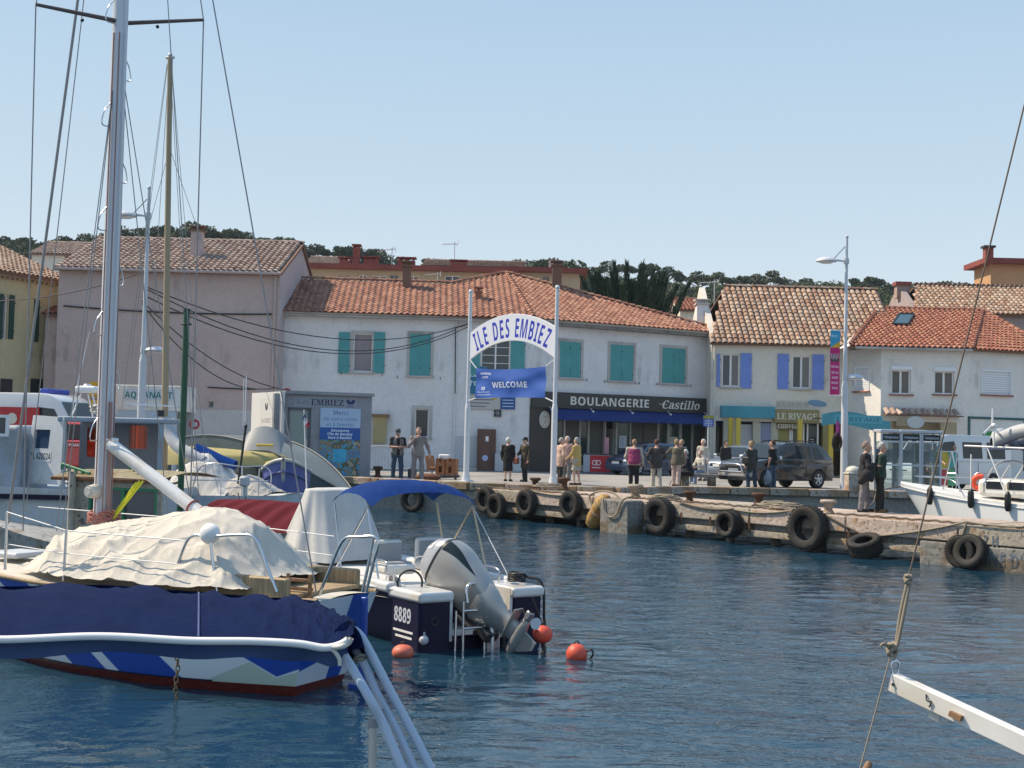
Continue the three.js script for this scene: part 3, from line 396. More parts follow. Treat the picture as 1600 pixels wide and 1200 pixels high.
  // back wall, roofs
  const back = [FL.world(.2, 0, -9.3), FR.world(FR.L, 0, -8.5)]; bg.updateMatrixWorld(true); const bi = bg.matrixWorld.clone().invert();
  mesh('wall', box(back[0].distanceTo(back[1]), EAVE, .3, 0, EAVE / 2, 0).rotateY(-Math.atan2(back[1].z - back[0].z, back[1].x - back[0].x)).translate((back[0].x + back[1].x) / 2, QUAY, (back[0].z + back[1].z) / 2).applyMatrix4(bi), bw, bg);
  const A = FL.world(-.15, EAVE + .06, .5), B = FL.world(FL.L + .05, EAVE + .06, .52), C = FR.world(FR.L + .25, EAVE + .06, .5); const slope = .42;
  const zr = (p, d) => p.clone().addScaledVector(FL.n, -d).setY(p.y + d * slope); const apex = zr(FL.world(FL.L - .9, EAVE + .06, .5), 7.3), r1 = zr(FL.world(FL.at(695, 452)[0] * 1 + .4, EAVE + .06, .5), 5.1), r0 = zr(FL.world(-.15, EAVE + .06, .5), 5.1);
  tiledRoof(bg, [A, B, apex, r1, r0], { tone: 'mars', w: .30, row: .34, style: 'wave', single: 300, ridge: [[r0, r1], [r1, apex], [B, apex]], label: 'front roof slope of small red-brown interlocking tiles' });
  tiledRoof(bg, [B, C, apex], { tone: 'mars', w: .30, row: .34, style: 'wave', single: 300, ridge: [[C, apex]] });
  const b0 = FL.world(-.15, EAVE, -9.3), b1 = FR.world(FR.L + .2, EAVE, -8.5); const qd = (a, b, c, d) => grid(1, 1, (u, v) => a.clone().lerp(b, u).lerp(d.clone().lerp(c, u), v)).applyMatrix4(bi); mesh('roof', [qd(r0, r1, FL.world(FL.at(695, 452)[0], EAVE, -9.3), b0), qd(r1, apex, b1, FL.world(FL.at(695, 452)[0], EAVE, -9.3)), qd(apex, apex, C, b1)], deckMat, bg).userData.label = 'rear roof slope'; mesh('gable', qd(r0, r0, A, b0), bw, bg);
  const chim = (p, w, h, d, m, capm, name = 'chimney') => { const c = mesh(name, box(w, h, d, 0, h / 2 - .5, 0).translate(p.x, p.y, p.z).applyMatrix4(bi), m, bg); mesh('chimney_cap', [box(w + .16, .08, d + .16, p.x, p.y + h - .46, p.z), box(w - .1, .16, d - .1, p.x, p.y + h - .36, p.z), box(w + .2, .07, d + .2, p.x, p.y + h - .24, p.z)].map((g) => g.applyMatrix4(bi)), capm, c); };
  chim(r0.clone().lerp(r1, .73).addScaledVector(FL.n, .8), .4, 1.2, .5, deckMat, deckMat); chim(zr(FL.world(FL.at(750, 470)[0], EAVE, .5), 2.7).setY(QUAY + EAVE + 1.3), .25, .7, .3, tileTones.mars[0], tileTones.mars[0], 'roof_vent'); chim(zr(FL.world(FL.L + 1.8, EAVE, .5), 6.6).setY(QUAY + EAVE + 2.6), .5, 1.4, .5, deckMat, deckMat);
  chim(FR.world(FR.L - .35, EAVE + .55, -1.2), .62, 1.6, .62, bw, white2);
}
// --- pink house with a windowless wall
function gabledHouse(o) { // eave pixels give the width; ridge rises behind
  const F = new Facade(o.name || 'house', o.label, 'house', o.a, o.b, o.group), g = F.g, D = o.depth || 9, rise = o.rise, E = o.eave, half = D / 2; g.updateMatrixWorld(true);
  mesh('wall', wallWithHoles([F.L, E], null, o.holes ? o.holes(F) : []), o.wall, g);
  const gab = () => extr([[0, 0], [D, 0], [D, E], [half, E + rise], [0, E]], .3).rotateY(Math.PI / 2); // shape x -> -z
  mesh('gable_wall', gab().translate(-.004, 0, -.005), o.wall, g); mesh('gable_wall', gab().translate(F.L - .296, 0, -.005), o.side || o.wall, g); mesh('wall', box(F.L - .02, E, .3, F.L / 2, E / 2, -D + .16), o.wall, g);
  const ov = o.over ?? .35, k = rise / half, W = (s, z) => F.world(s, E + (ov > 0 && z > 0 ? -z * k : 0) + (z < 0 ? Math.min(-z, D + z) * k : 0) + .04, z), e0 = o.in0 || 0, e1 = o.in1 || 0;
  const a = W(-.12, ov), b = W(F.L + .12, ov), c = W(F.L + .12 - e1, -half), d = W(-.12 + e0, -half);
  tiledRoof(g, [a, b, c, d], { tone: o.tone, w: o.w || .30, row: o.row || .38, style: o.style, single: o.single ?? 300, ridge: [[d, c]] }); tiledRoof(g, [W(F.L + .12, -D), W(-.12, -D), d, c], { tone: o.tone, w: .30, row: .38, single: 0 });
  if (o.eaveTrim !== false) mesh('eave', [box(F.L + .1, .12, .3, F.L / 2, E - .10, .15)], o.trim || white2, g);
  return F;
}
const pinkW = wallMat([.58, .455, .425]), PF = gabledHouse({ name: 'pink_house', label: 'tall pink rendered house with a blank wall and ridged rose tiled roof', a: atU(84, -60), b: atU(431, -60), eave: 9.15, depth: 11.4, rise: 2.15, wall: pinkW, side: wallMat([.60, .50, .50]), tone: 'rose', w: .30, row: .40, trim: pinkW, in0: 0, holes: (F) => [F.rect(326, 627, 334, 637)] });
{ const g = PF.g, r = PF.rect(326, 627, 334, 637); windowPart(g, r, { leaves: 1, frame: MT.grey, glass: MT.glass });
  const wb = PF.rect(305, 640, 428, 735); mesh('plinth', box(PF.L, PF.at(330, 640)[1], .05, PF.L / 2, PF.at(330, 640)[1] / 2, .026), wallMat([.62, .59, .58]), g);
  mesh('drainpipe', rod(V(PF.L - .2, 0, .08), V(PF.L - .2, 9, .08), .06), pinkW, g); mesh('gutter', rod(V(-.1, 9.04, .42), V(PF.L + .1, 9.04, .42), .08), pinkW, g);
  const c = PF.at(288, 396)[0]; const ch = mesh('chimney', box(.55, 1.5, .5, c, 10.6, -2.4), pinkW, g); mesh('chimney_cap', [box(.7, .07, .65, c, 11.36, -2.4), box(.4, .16, .3, c, 11.46, -2.4), box(.75, .06, .7, c, 11.57, -2.4)], deckMat, ch); mesh('flashing', box(.8, .05, .7, c, 9.98, -2.3).translate(-c, -9.98, 2.3).rotateX(.36).translate(c, 9.98, -2.3), white2, ch);
}
{ // low annex between the yellow and the pink house
  const F = gabledHouse({ name: 'annex', label: 'narrow pink annex with a scrap of red tiled roof between two houses', a: atU(66, -60.8), b: atU(86, -60.8), eave: 7.0, depth: 5, rise: .7, wall: pinkW, tone: 'red', single: 40 }); const ch = mesh('chimney', box(.5, 2.6, .6, F.L - .1, 8.6, -2), mat([.5, .16, .08], .9, { map: T.render }), F.g); mesh('chimney_cap', box(.62, .1, .7, F.L - .1, 9.95, -2), deckMat, ch);
}
// --- yellow house at the edge of the frame, its front turned sideways
{
  const a = V(-25.6, 0, -55.6), b = V(-22.1, 0, -62.4); const F = new Facade('yellow_house', 'yellow rendered house with dark green shutters and tiled eaves', 'house', a, b), g = F.g, E = 7.15 + 1.65, yw = wallMat([.62, .53, .33]);
  const r1 = F.rect(4, 460, 12, 530), r2 = F.rect(61, 470, 68, 534); mesh('wall', wallWithHoles([F.L, E], null, [r1]), yw, g); mesh('side_wall', box(12, E, .3, F.L - .15, E / 2, -.15).translate(-F.L, 0, 0).rotateY(Math.PI / 2).translate(F.L - .15, 0, -6), yw, g);
  windowPart(g, r1, { glass: MT.curtain, leaves: 1 }); const gs = mat([.012, .055, .045], .55); const s1 = F.rect(-3, 459, 3.5, 530), s2 = F.rect(13, 461, 21, 530), s3 = F.rect(52, 468, 60, 534); for (const s of [s1, s2, s3]) shutter(g, s.l, s.b, s.w, s.h, gs, .04);
  for (const [u0, u1] of [[0, 18], [47, 66]]) { const d = F.rect(u0, 592, u1, 625); mesh('low_shutter', box(d.w, d.h, .05, d.s, d.b + d.h / 2, .03), MT.dark, g); }
  const w = (s, y, z) => F.world(s, y, z); tiledRoof(g, [w(-1, E - .1, .4), w(F.L + .3, E - .1, .4), w(F.L + .3, E + 2.0, -5), w(-1, E + 2.0, -5)], { tone: 'canal', single: 200 }); mesh('cornice', [box(F.L + .4, .12, .3, F.L / 2, E - .2, .15), ...Array.from({ length: 26 }, (_, i) => box(.14, .08, .22, (i + .5) * F.L / 26, E - .31, .12))], tileTones.canal[1], g);
}
// --- salon house with lavender-blue shutters
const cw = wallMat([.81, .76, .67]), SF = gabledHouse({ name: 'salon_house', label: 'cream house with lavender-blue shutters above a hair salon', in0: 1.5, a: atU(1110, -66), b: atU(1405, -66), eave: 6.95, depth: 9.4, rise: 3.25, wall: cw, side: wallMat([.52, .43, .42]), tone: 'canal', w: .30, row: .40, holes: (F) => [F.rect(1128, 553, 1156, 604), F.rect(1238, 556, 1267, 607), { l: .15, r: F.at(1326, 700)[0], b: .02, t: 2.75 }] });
{
  const g = SF.g, F = SF; for (const [u0, u1, v0, v1] of [[1128, 1156, 553, 604], [1238, 1267, 556, 607]]) { const r = F.rect(u0, v0, u1, v1); windowPart(g, r, { glass: [MT.glassPane, mat([.16, .15, .14], .1)], ft: .07 }); mesh('sill', sillOf(r, .05), white2, g); }
  for (const [u0, u1, v0, v1] of [[1157, 1174, 552, 607], [1215, 1232, 553, 608], [1269, 1287, 554, 609]]) { const q = F.rect(u0, v0, u1, v1); shutter(g, q.l, q.b, q.w, q.h, periw, .04); } { const q = F.rect(1120, 553, 1125, 604); shutter(g, Math.max(.02, q.l), q.b, q.w * .9, q.h, periw, .04); }
  mesh('drainpipe', rod(V(.15, 0, .12), V(.15, 6.7, .12), .045), cw, g); mesh('string_course', box(F.L, .06, .04, F.L / 2, F.at(1200, 540)[1], .02), cw, g);
  const cyan = mat([.075, .36, .46], .7, { map: T.mottle }), yel = mat([.58, .43, .06], .6), olive = mat([.30, .26, .12], .7), shopw = mat([.60, .57, .47], .85, { map: T.render });
  const iw = F.at(1328, 700)[0]; mesh('shop_interior', [box(iw - .1, 2.7, .1, iw / 2, 1.36, -2.6), box(iw - .1, .04, 2.1, iw / 2, .03, -1.45)], mat([.22, .17, .10], .9), g);
  const c1 = F.rect(1125, 635, 1208, 653), c2 = F.rect(1208, 640, 1278, 661); mesh('fascia', box(c1.w, c1.h, .5, c1.s, c1.b + c1.h / 2, .26), cyan, g).userData.label = 'pale turquoise shop fascia';
  const sg = mesh('shop_sign', box(c2.w, c2.h, .3, c2.s, c2.b + c2.h / 2, .17), olive, g); mesh('lettering', plate(c2.w - .04, c2.h - .04, c2.s, c2.b + c2.h / 2, .324), printed(512, 148, (x, W, H) => { x.fillStyle = '#8d8257'; x.fillRect(0, 0, W, H); words(x, 'LE RIVAGE', W / 2, 78, 100, '#dcd8c8', 'serif', 'bold', 470); }), sg);
  const c3 = F.rect(1213, 661, 1252, 671); mesh('window_lettering', plate(c3.w, c3.h * 1.1, c3.s, c3.b + c3.h / 2, .09), printed(512, 128, (x, W, H) => { x.fillStyle = '#6f6534'; x.fillRect(0, 0, W, H); words(x, 'COIFFEUR', W / 2, 66, 104, '#efefe8', 'sans-serif', 'bold', 480); }), g);
  const c4 = F.rect(1215, 626, 1262, 637), c5 = F.rect(1262, 624, 1292, 638); mesh('wall_lettering', plate(c4.w * 1.1, c4.h, c4.s, c4.b + c4.h / 2, .012), printed(512, 96, (x, W, H) => { x.fillStyle = '#c9bfae'; x.fillRect(0, 0, W, H); words(x, 'ATELIER DU BI', W / 2, 50, 74, '#97979b', 'sans-serif', 'bold', 500); }, .9), g); mesh('wall_emblem', extr(new THREE.Shape(new THREE.EllipseCurve(0, 0, c5.w * .5, c5.h * .36, 0, 6.283).getPoints(24)), .02).rotateZ(-.12).translate(c5.s, c5.b + c5.h * .55, .01), mat([.16, .30, .44], .7), g);
  for (const [u0, u1, m, z] of [[1130, 1150, shopw, -.1], [1176, 1187, shopw, -.1], [1206, 1214, shopw, -.1], [1285, 1300, olive, -.1]]) { const r = F.rect(u0, 660, u1, 735); mesh('pier', box(r.w, 2.75, .3, r.s, 1.38, z), m, g); }
  for (const [u0, u1] of [[1150, 1176]]) { const r = F.rect(u0, 665, u1, 735); mesh('roller_shutter', box(r.w, 2.6, .05, r.s, 1.3, -.3), MT.greyPale, g); } for (const [u0, u1, gm] of [[1187, 1206, mat([.25, .28, .42], .5)], [1214, 1235, mat([.30, .27, .08], .4)], [1238, 1256, mat([.10, .10, .05], .15)], [1262, 1278, MT.glass]]) { const r = F.rect(u0, 662, u1, 735); const f = mesh('shop_door', [box(.08, 2.7, .1, r.l, 1.36, -.12), box(.08, 2.7, .1, r.r, 1.36, -.12)], MT.whitePlain, g); mesh('pane', box(r.w - .08, 2.65, .03, r.s, 1.36, -.15), gm, f); if (u0 === 1262) mesh('poster', plate(r.w * .7, 1.0, r.s, 1.5, -.13), printed(96, 128, (x, W, H) => { x.fillStyle = '#111216'; x.fillRect(0, 0, W, H); x.fillStyle = '#c9ccd2'; for (let q = 0; q < 7; q++) x.fillRect(10 + rnd(20), 10 + q * 16, rnd(20, 60), 5); }), f); }
  for (const [u, zz] of [[1137, .9], [1147, 1.2], [1292, 1.1], [1246, .8]]) { const s = F.at(u, 690)[0]; mesh('post', rbox(.24, 2.9, .24, s * .985, 1.45, zz, .02), yel, g); }
  // wavy turquoise canopy sign
  const r = F.rect(1284, 641, 1391, 667, 3.2), wv = []; for (let i = 0; i <= 24; i++) { const t = i / 24; wv.push([lerp(0, r.w, t), r.h * (.62 + .30 * Math.sin(t * 3.14 * 1.25 + .3))]); } for (let i = 24; i >= 0; i--) { const t = i / 24; wv.push([lerp(0, r.w, t), r.h * (-.08 + .22 * Math.sin(t * 3.14 * 1.35 + .5))]); }
  const ws = solo('hanging_sign', extr(wv, .06), cyan, 'wavy turquoise signboard over the salon pavement', 'sign'); ws.position.copy(F.world(r.l, r.b, 3.2)); ws.rotation.y = Math.atan2(F.n.x, F.n.z); const tp = mesh('lettering', plate(r.w * .70, r.h * .48, r.w * .53, r.h * .46, .067), printed(512, 140, (x, W, H) => { x.fillStyle = '#4f9fae'; x.fillRect(0, 0, W, H); words(x, 'LE RIVAGE', W / 2, 74, 104, '#1d5d7d', 'serif', 'bold', 480); }), ws);
  mesh('bracket', box(.06, .06, 3.1, .3, r.h * .5, -1.55), MT.dark, ws);
}
// --- white corner house with orange-red roof
{
  const a = atU(1324, -66.1), b = atU(1376, -63.6), c = atU(1514, -63.6), d = atU(1640, -65.5), E = 6.55; const F = new Facade('corner_house', 'white corner house with a bright orange-red hipped roof and a skylight', 'house', b, c), g = F.g, ww = wallMat([.84, .82, .78]); g.updateMatrixWorld(true); const inv = g.matrixWorld.clone().invert();
  const sub = (p, q, holes, build, fill) => { const G = new Facade(null, '', '', p, q), rel = inv.clone().multiply(new THREE.Matrix4().makeRotationY(Math.atan2(G.n.x, G.n.z)).setPosition(G.a)), R = new THREE.Group(); mesh('wall', wallWithHoles([G.L, E], null, holes(G)), ww, R); build(G, R); for (const o of [...R.children]) { o.applyMatrix4(rel); g.add(o); } return G; };
  const roller = mat([.74, .76, .80], .5);
  const w1 = (G) => G.rect(1336, 574, 1358, 611), blind = (R, r, hh = 1) => { const f = mesh('window', [box(r.w + .08, .1, .1, r.s, r.t, .0), box(.05, r.h, .08, r.l, r.b + r.h / 2, .0), box(.05, r.h, .08, r.r, r.b + r.h / 2, .0)], roller, R); const n = Math.round(r.h * hh / .11); for (let i = 0; i < n; i++) mesh('blind_slat', box(r.w - .02, .095, .03, r.s, r.t - (i + .5) * r.h * hh / n, -.05), roller, f); mesh('sill', box(r.w + .2, .07, .16, r.s, r.b - .035, .06), tileTones.red[0], R); };
  sub(a, b, (G) => [w1(G)], (G, R) => blind(R, w1(G)));
  const ws = [F.rect(1393, 578, 1423, 616), F.rect(1460, 580, 1491, 616)]; mesh('wall', wallWithHoles([F.L, E], null, [...ws, { l: .4, r: F.L - .6, b: .02, t: 2.9 }]), ww, g); for (const r of ws) { windowPart(g, r, { glass: [mat([.10, .085, .07], .15), mat([.12, .1, .09], .15)], ft: .07 }); mesh('roller_box', box(r.w + .1, .2, .12, r.s, r.t + .1, .03), roller, g); mesh('sill', box(r.w + .25, .07, .16, r.s, r.b - .035, .06), tileTones.red[0], g); }
  sub(c, d, (G) => [G.rect(1534, 579, 1579, 617), G.rect(1512, 652, 1602, 735)], (G, R) => { blind(R, G.rect(1534, 579, 1579, 617)); const r = G.rect(1512, 652, 1602, 735); const f = mesh('shop_window', [box(r.w, .12, .14, r.s, r.t - .06, -.02), box(.12, r.h, .14, r.l + .06, r.b + r.h / 2, -.02), box(.12, r.h, .14, r.r - .06, r.b + r.h / 2, -.02)], mat([.015, .10, .10], .5), R); mesh('pane', box(r.w - .2, r.h - .1, .03, r.s, r.b + r.h / 2, -.05), mat([.30, .36, .42], .2), f); const lg = mesh('logo', extr(new THREE.Shape(new THREE.EllipseCurve(0, 0, .42, .3, 0, 6.283).getPoints(20)), .02).translate(r.s - .5, r.t - 1.0, 0), mat([.03, .26, .05], .6), f); });
  const shopIn = mat([.48, .42, .30], .9, { map: T.render }); mesh('shop_interior', box(F.L - 1, 2.85, .1, F.L / 2, 1.43, -1.0), shopIn, g);
  const p1 = F.rect(1376, 655, 1395, 735), p2 = F.rect(1470, 655, 1514, 735); mesh('shop_pier', box(p1.w, 2.9, .3, p1.s, 1.45, -.2), shopIn, g); mesh('shop_pier', box(p2.w, 2.9, .3, p2.s, 1.45, -.2), shopIn, g);
  const tl = F.rect(1380, 640, 1460, 650), tg = tileGeo(barrelProf(.28, .12), .7, .9, .03); for (let i = 0; i < 12; i++) { const t = new THREE.Mesh(tg, tileTones.rose[i % 5]); t.name = 'canopy_tile'; t.position.set(.2 + i * .31, tl.b, .75); t.rotation.x = -1.1; t.castShadow = true; g.add(t); } mesh('canopy', box(3.8, .05, .75, 2, tl.b + .02, .37).rotateX(0), deckMat, g);
  const sgn = F.rect(1392, 652, 1418, 666); mesh('small_sign', box(sgn.w, sgn.h, .05, sgn.s, sgn.b + sgn.h / 2, .9), mat([.28, .23, .16], .7), g); mesh('hanging_emblem', extr(new THREE.Shape(new THREE.EllipseCurve(0, 0, .42, .30, 0, 6.283).getPoints(20)), .03).translate(F.at(1421, 660)[0], F.at(1421, 660)[1], .95), mat([.42, .48, .50], .6), g);
  const up = (p, y) => p.clone().setY(QUAY + y), out = (p, q, o) => { const e = q.clone().sub(p).normalize(); return V(-e.z, 0, e.x).multiplyScalar(o); }; const o1 = out(b, c, .4);
  const A = up(onZ(1326, 640, -63.2), E), B = up(c.clone().add(o1), E), C = up(d.clone().add(out(c, d, .45)), E), zb = -69.4, r1 = up(onZ(1372, 640, zb), E + 2.55), r2 = up(onZ(1535, 640, zb), E + 2.55); const zRight = up(V(d.x + 4, 0, -71), E);
  tiledRoof(g, [A, B, r2, r1], { tone: 'red', w: .27, row: .34, ridge: [[r1, r2], [B, r2], [A, r1]] }); tiledRoof(g, [B, C, r2], { tone: 'red', w: .27, row: .34, single: 200, ridge: [[C, r2]] }); tiledRoof(g, [C, zRight, r2], { tone: 'red', w: .27, row: .34, single: 0 });
  mesh('roof', grid(1, 1, (u, v) => r1.clone().lerp(r2, u).lerp(up(V(A.x, 0, -75), E).lerp(up(V(zRight.x, 0, -75), E), u), v)).applyMatrix4(inv), deckMat, g).userData.label = 'rear roof slope'; mesh('gable', grid(1, 1, (u, v) => A.clone().lerp(up(V(A.x, 0, -75), E), u).lerp(r1, v)).applyMatrix4(inv), ww, g);
  mesh('gutter', rod(F.world(-1.4, E - .05, .42).applyMatrix4(inv), F.world(F.L, E - .05, .42).applyMatrix4(inv), .07), white2, g);
  const ax = (u, v) => A.clone().lerp(B, u).lerp(r1.clone().lerp(r2, u), v), n = B.clone().sub(A).cross(r1.clone().sub(A)).normalize(); const sk = [ax(.235, .52), ax(.37, .52), ax(.37, .80), ax(.235, .80)].map((p) => p.addScaledVector(n, .16)); const sl = mesh('skylight', [0, 1, 2, 3].map((i) => rod(sk[i], sk[(i + 1) % 4], .05).applyMatrix4(inv)), MT.dark, g); mesh('pane', grid(1, 1, (u, v) => sk[0].clone().lerp(sk[1], u).lerp(sk[3].clone().lerp(sk[2], u), v)).applyMatrix4(inv), mat([.05, .09, .10], .04), sl);
}
// --- houses behind
const backHouse = (u0, u1, vE, z, rise, tone, label, wall, single = 120, depth = 8, eo) => { const a = atU(u0, z), b = atU(u1, z), E = onZ((u0 + u1) / 2, vE, z).y - QUAY; return gabledHouse({ name: 'house', label, a, b, eave: E, depth, rise, wall, tone, single, w: .3, row: .4, group: 'houses behind the quay', ...eo }); };
{ const F = backHouse(1428, 1700, 488, -77, 1.9, 'canal', 'house with mauve gable and pale brown tiled roof behind the corner house', wallMat([.40, .33, .32]), 300, 7, { in0: 1.2 }); const s = F.at(1424, 460)[0]; const c = mesh('chimney', box(.8, .8, .6, s + .4, F.at(1424, 462)[1] + .6, -3.2), wallMat([.42, .30, .26]), F.g); mesh('chimney_cap', box(1.0, .22, .8, s + .4, F.at(1424, 462)[1] + 1.1, -3.2), mat([.26, .08, .06], .9), c); }
backHouse(655, 815, 417, -118, 1.0, 'rose', 'low house with pale rose roof showing above the flats', cw, 60); backHouse(470, 525, 412, -125, 1.1, 'rose', 'small house with pale roof beside the pine ridge', cw, 40); backHouse(1182, 1235, 470, -110, 1.6, 'red', 'hidden house with red roof between cypress and chimney', cw, 30); backHouse(1060, 1100, 484, -100, 1.2, 'red', 'small red roofed house beyond the bakery hip', cw, 30); backHouse(40, 110, 396, -105, 1.4, 'rose', 'pale house on the slope above the annex', cw, 30);
function flats(u0, u1, vTop, z, D, label, winsPx, wallc) { // flat-roofed block with a red fascia
  const F = new Facade('apartment_block', label, 'building', atU(u0, z), atU(u1, z), 'flat-roofed blocks'), g = F.g, E = F.at((u0 + u1) / 2, vTop + 6)[1], w = wallMat(wallc); const hs = winsPx.map((q) => F.rect(...q)); mesh('wall', wallWithHoles([F.L, E], null, hs), w, g); mesh('wall', [box(F.L, E, .3, F.L / 2, E / 2, -D), box(.3, E, D - .55, .146, E / 2, -D / 2 - .1), box(.3, E, D - .55, F.L - .146, E / 2, -D / 2 - .1)], w, g);
  mesh('roof', box(F.L + 1.2, .36, D + 1.2, F.L / 2, E + .17, -D / 2), mat([.30, .07, .055], .8, { map: T.mottle }), g).userData.label = 'flat roof with red fascia'; hs.forEach((r, i) => windowPart(g, r, { frame: i % 3 ? MT.whitePlain : MT.grey, glass: i % 2 ? MT.glassPane : mat([.22, .17, .13], .6) })); return { F, g, E };
}
const redBrick = mat([.30, .085, .065], .9, { map: T.render });
{ const { F, g, E } = flats(476, 792, 417, -95, 12, 'long beige block of flats with a red roof edge above the bakery', [[527, 431, 545, 447], [561, 430, 573, 444], [581, 431, 604, 449], [609, 430, 622, 445], [638, 431, 654, 450], [695, 431, 718, 450]], [.56, .42, .28]);
  for (const [u, w, h, t] of [[532, .9, .7, 0], [549, .5, 1.7, 0], [573, 1.1, .8, 0], [630, 1.3, .8, 0], [714, 1.2, .7, 0]]) { const s = F.at(u, 412)[0]; const c = mesh('chimney', box(w, h, .7, s, E + .35 + h / 2, -3), redBrick, g); mesh('chimney_cap', [box(w + .2, .1, .9, s, E + .35 + h + .2, -3), ...[-.4, 0, .4].map((k) => box(.1, .2, .6, s + k * w, E + .35 + h + .08, -3))], redBrick, c); }
  const G2 = flats(790, 902, 420, -98, 8, 'beige wing of the flats with a red roof edge running back', [[848, 432, 858, 446]], [.58, .45, .31]); const s2 = G2.F.at(868, 420)[0]; mesh('chimney', box(.9, .9, .7, s2, G2.E + .8, -2), white2, G2.g); }
{ const { F, g, E } = flats(1546, 1700, 408, -88, 3, 'tall orange flats with red roof edge above the tiled roofs', [], [.60, .34, .18]); const s = F.at(1554, 400)[0]; const c = mesh('chimney', box(.55, .95, .55, s, E + .8, -1.2), redBrick, g); mesh('chimney_cap', box(.8, .14, .8, s, E + 1.35, -1.2), MT.dark, c); }
// television aerials
{ const aerial = (u, v0, v1, z, label) => { const a = onZ(u, v1, z), b = onZ(u, v0, z), h = b.y - a.y; const g = thing('television_aerial', label, 'aerial', a, rnd(-.3, .3), 'television aerials'); mesh('mast', rod(V(0, -.4, 0), V(0, h, 0), .03), MT.galv, g); const L = h * .9; mesh('boom', rod(V(-L * .8, h * .82, 0), V(L * .2, h * .9, 0), .025), MT.galv, g); for (let i = 0; i < 7; i++) { const x = lerp(-L * .78, L * .15, i / 6); mesh('element', rod(V(x, h * (.82 + .08 * i / 6), -.35), V(x, h * (.82 + .08 * i / 6), .35), .014), MT.galv, g); } mesh('reflector', [rod(V(L * .2, h * .75, -.3), V(L * .2, h * 1.05, .3), .014), rod(V(L * .2, h * 1.05, -.3), V(L * .2, h * .75, .3), .014)], MT.galv, g); };
  aerial(710, 378, 405, -98, 'television aerial on the long beige flats'); aerial(612, 386, 415, -98, 'small television aerial by the red chimneys'); aerial(683, 425, 452, -92, 'low television aerial standing before the flats wall'); aerial(1116, 437, 470, -72, 'television aerial on two arms beside the bakery chimney'); }
scene.fog = new THREE.FogExp2(0xc4d4e0, 0.0002);
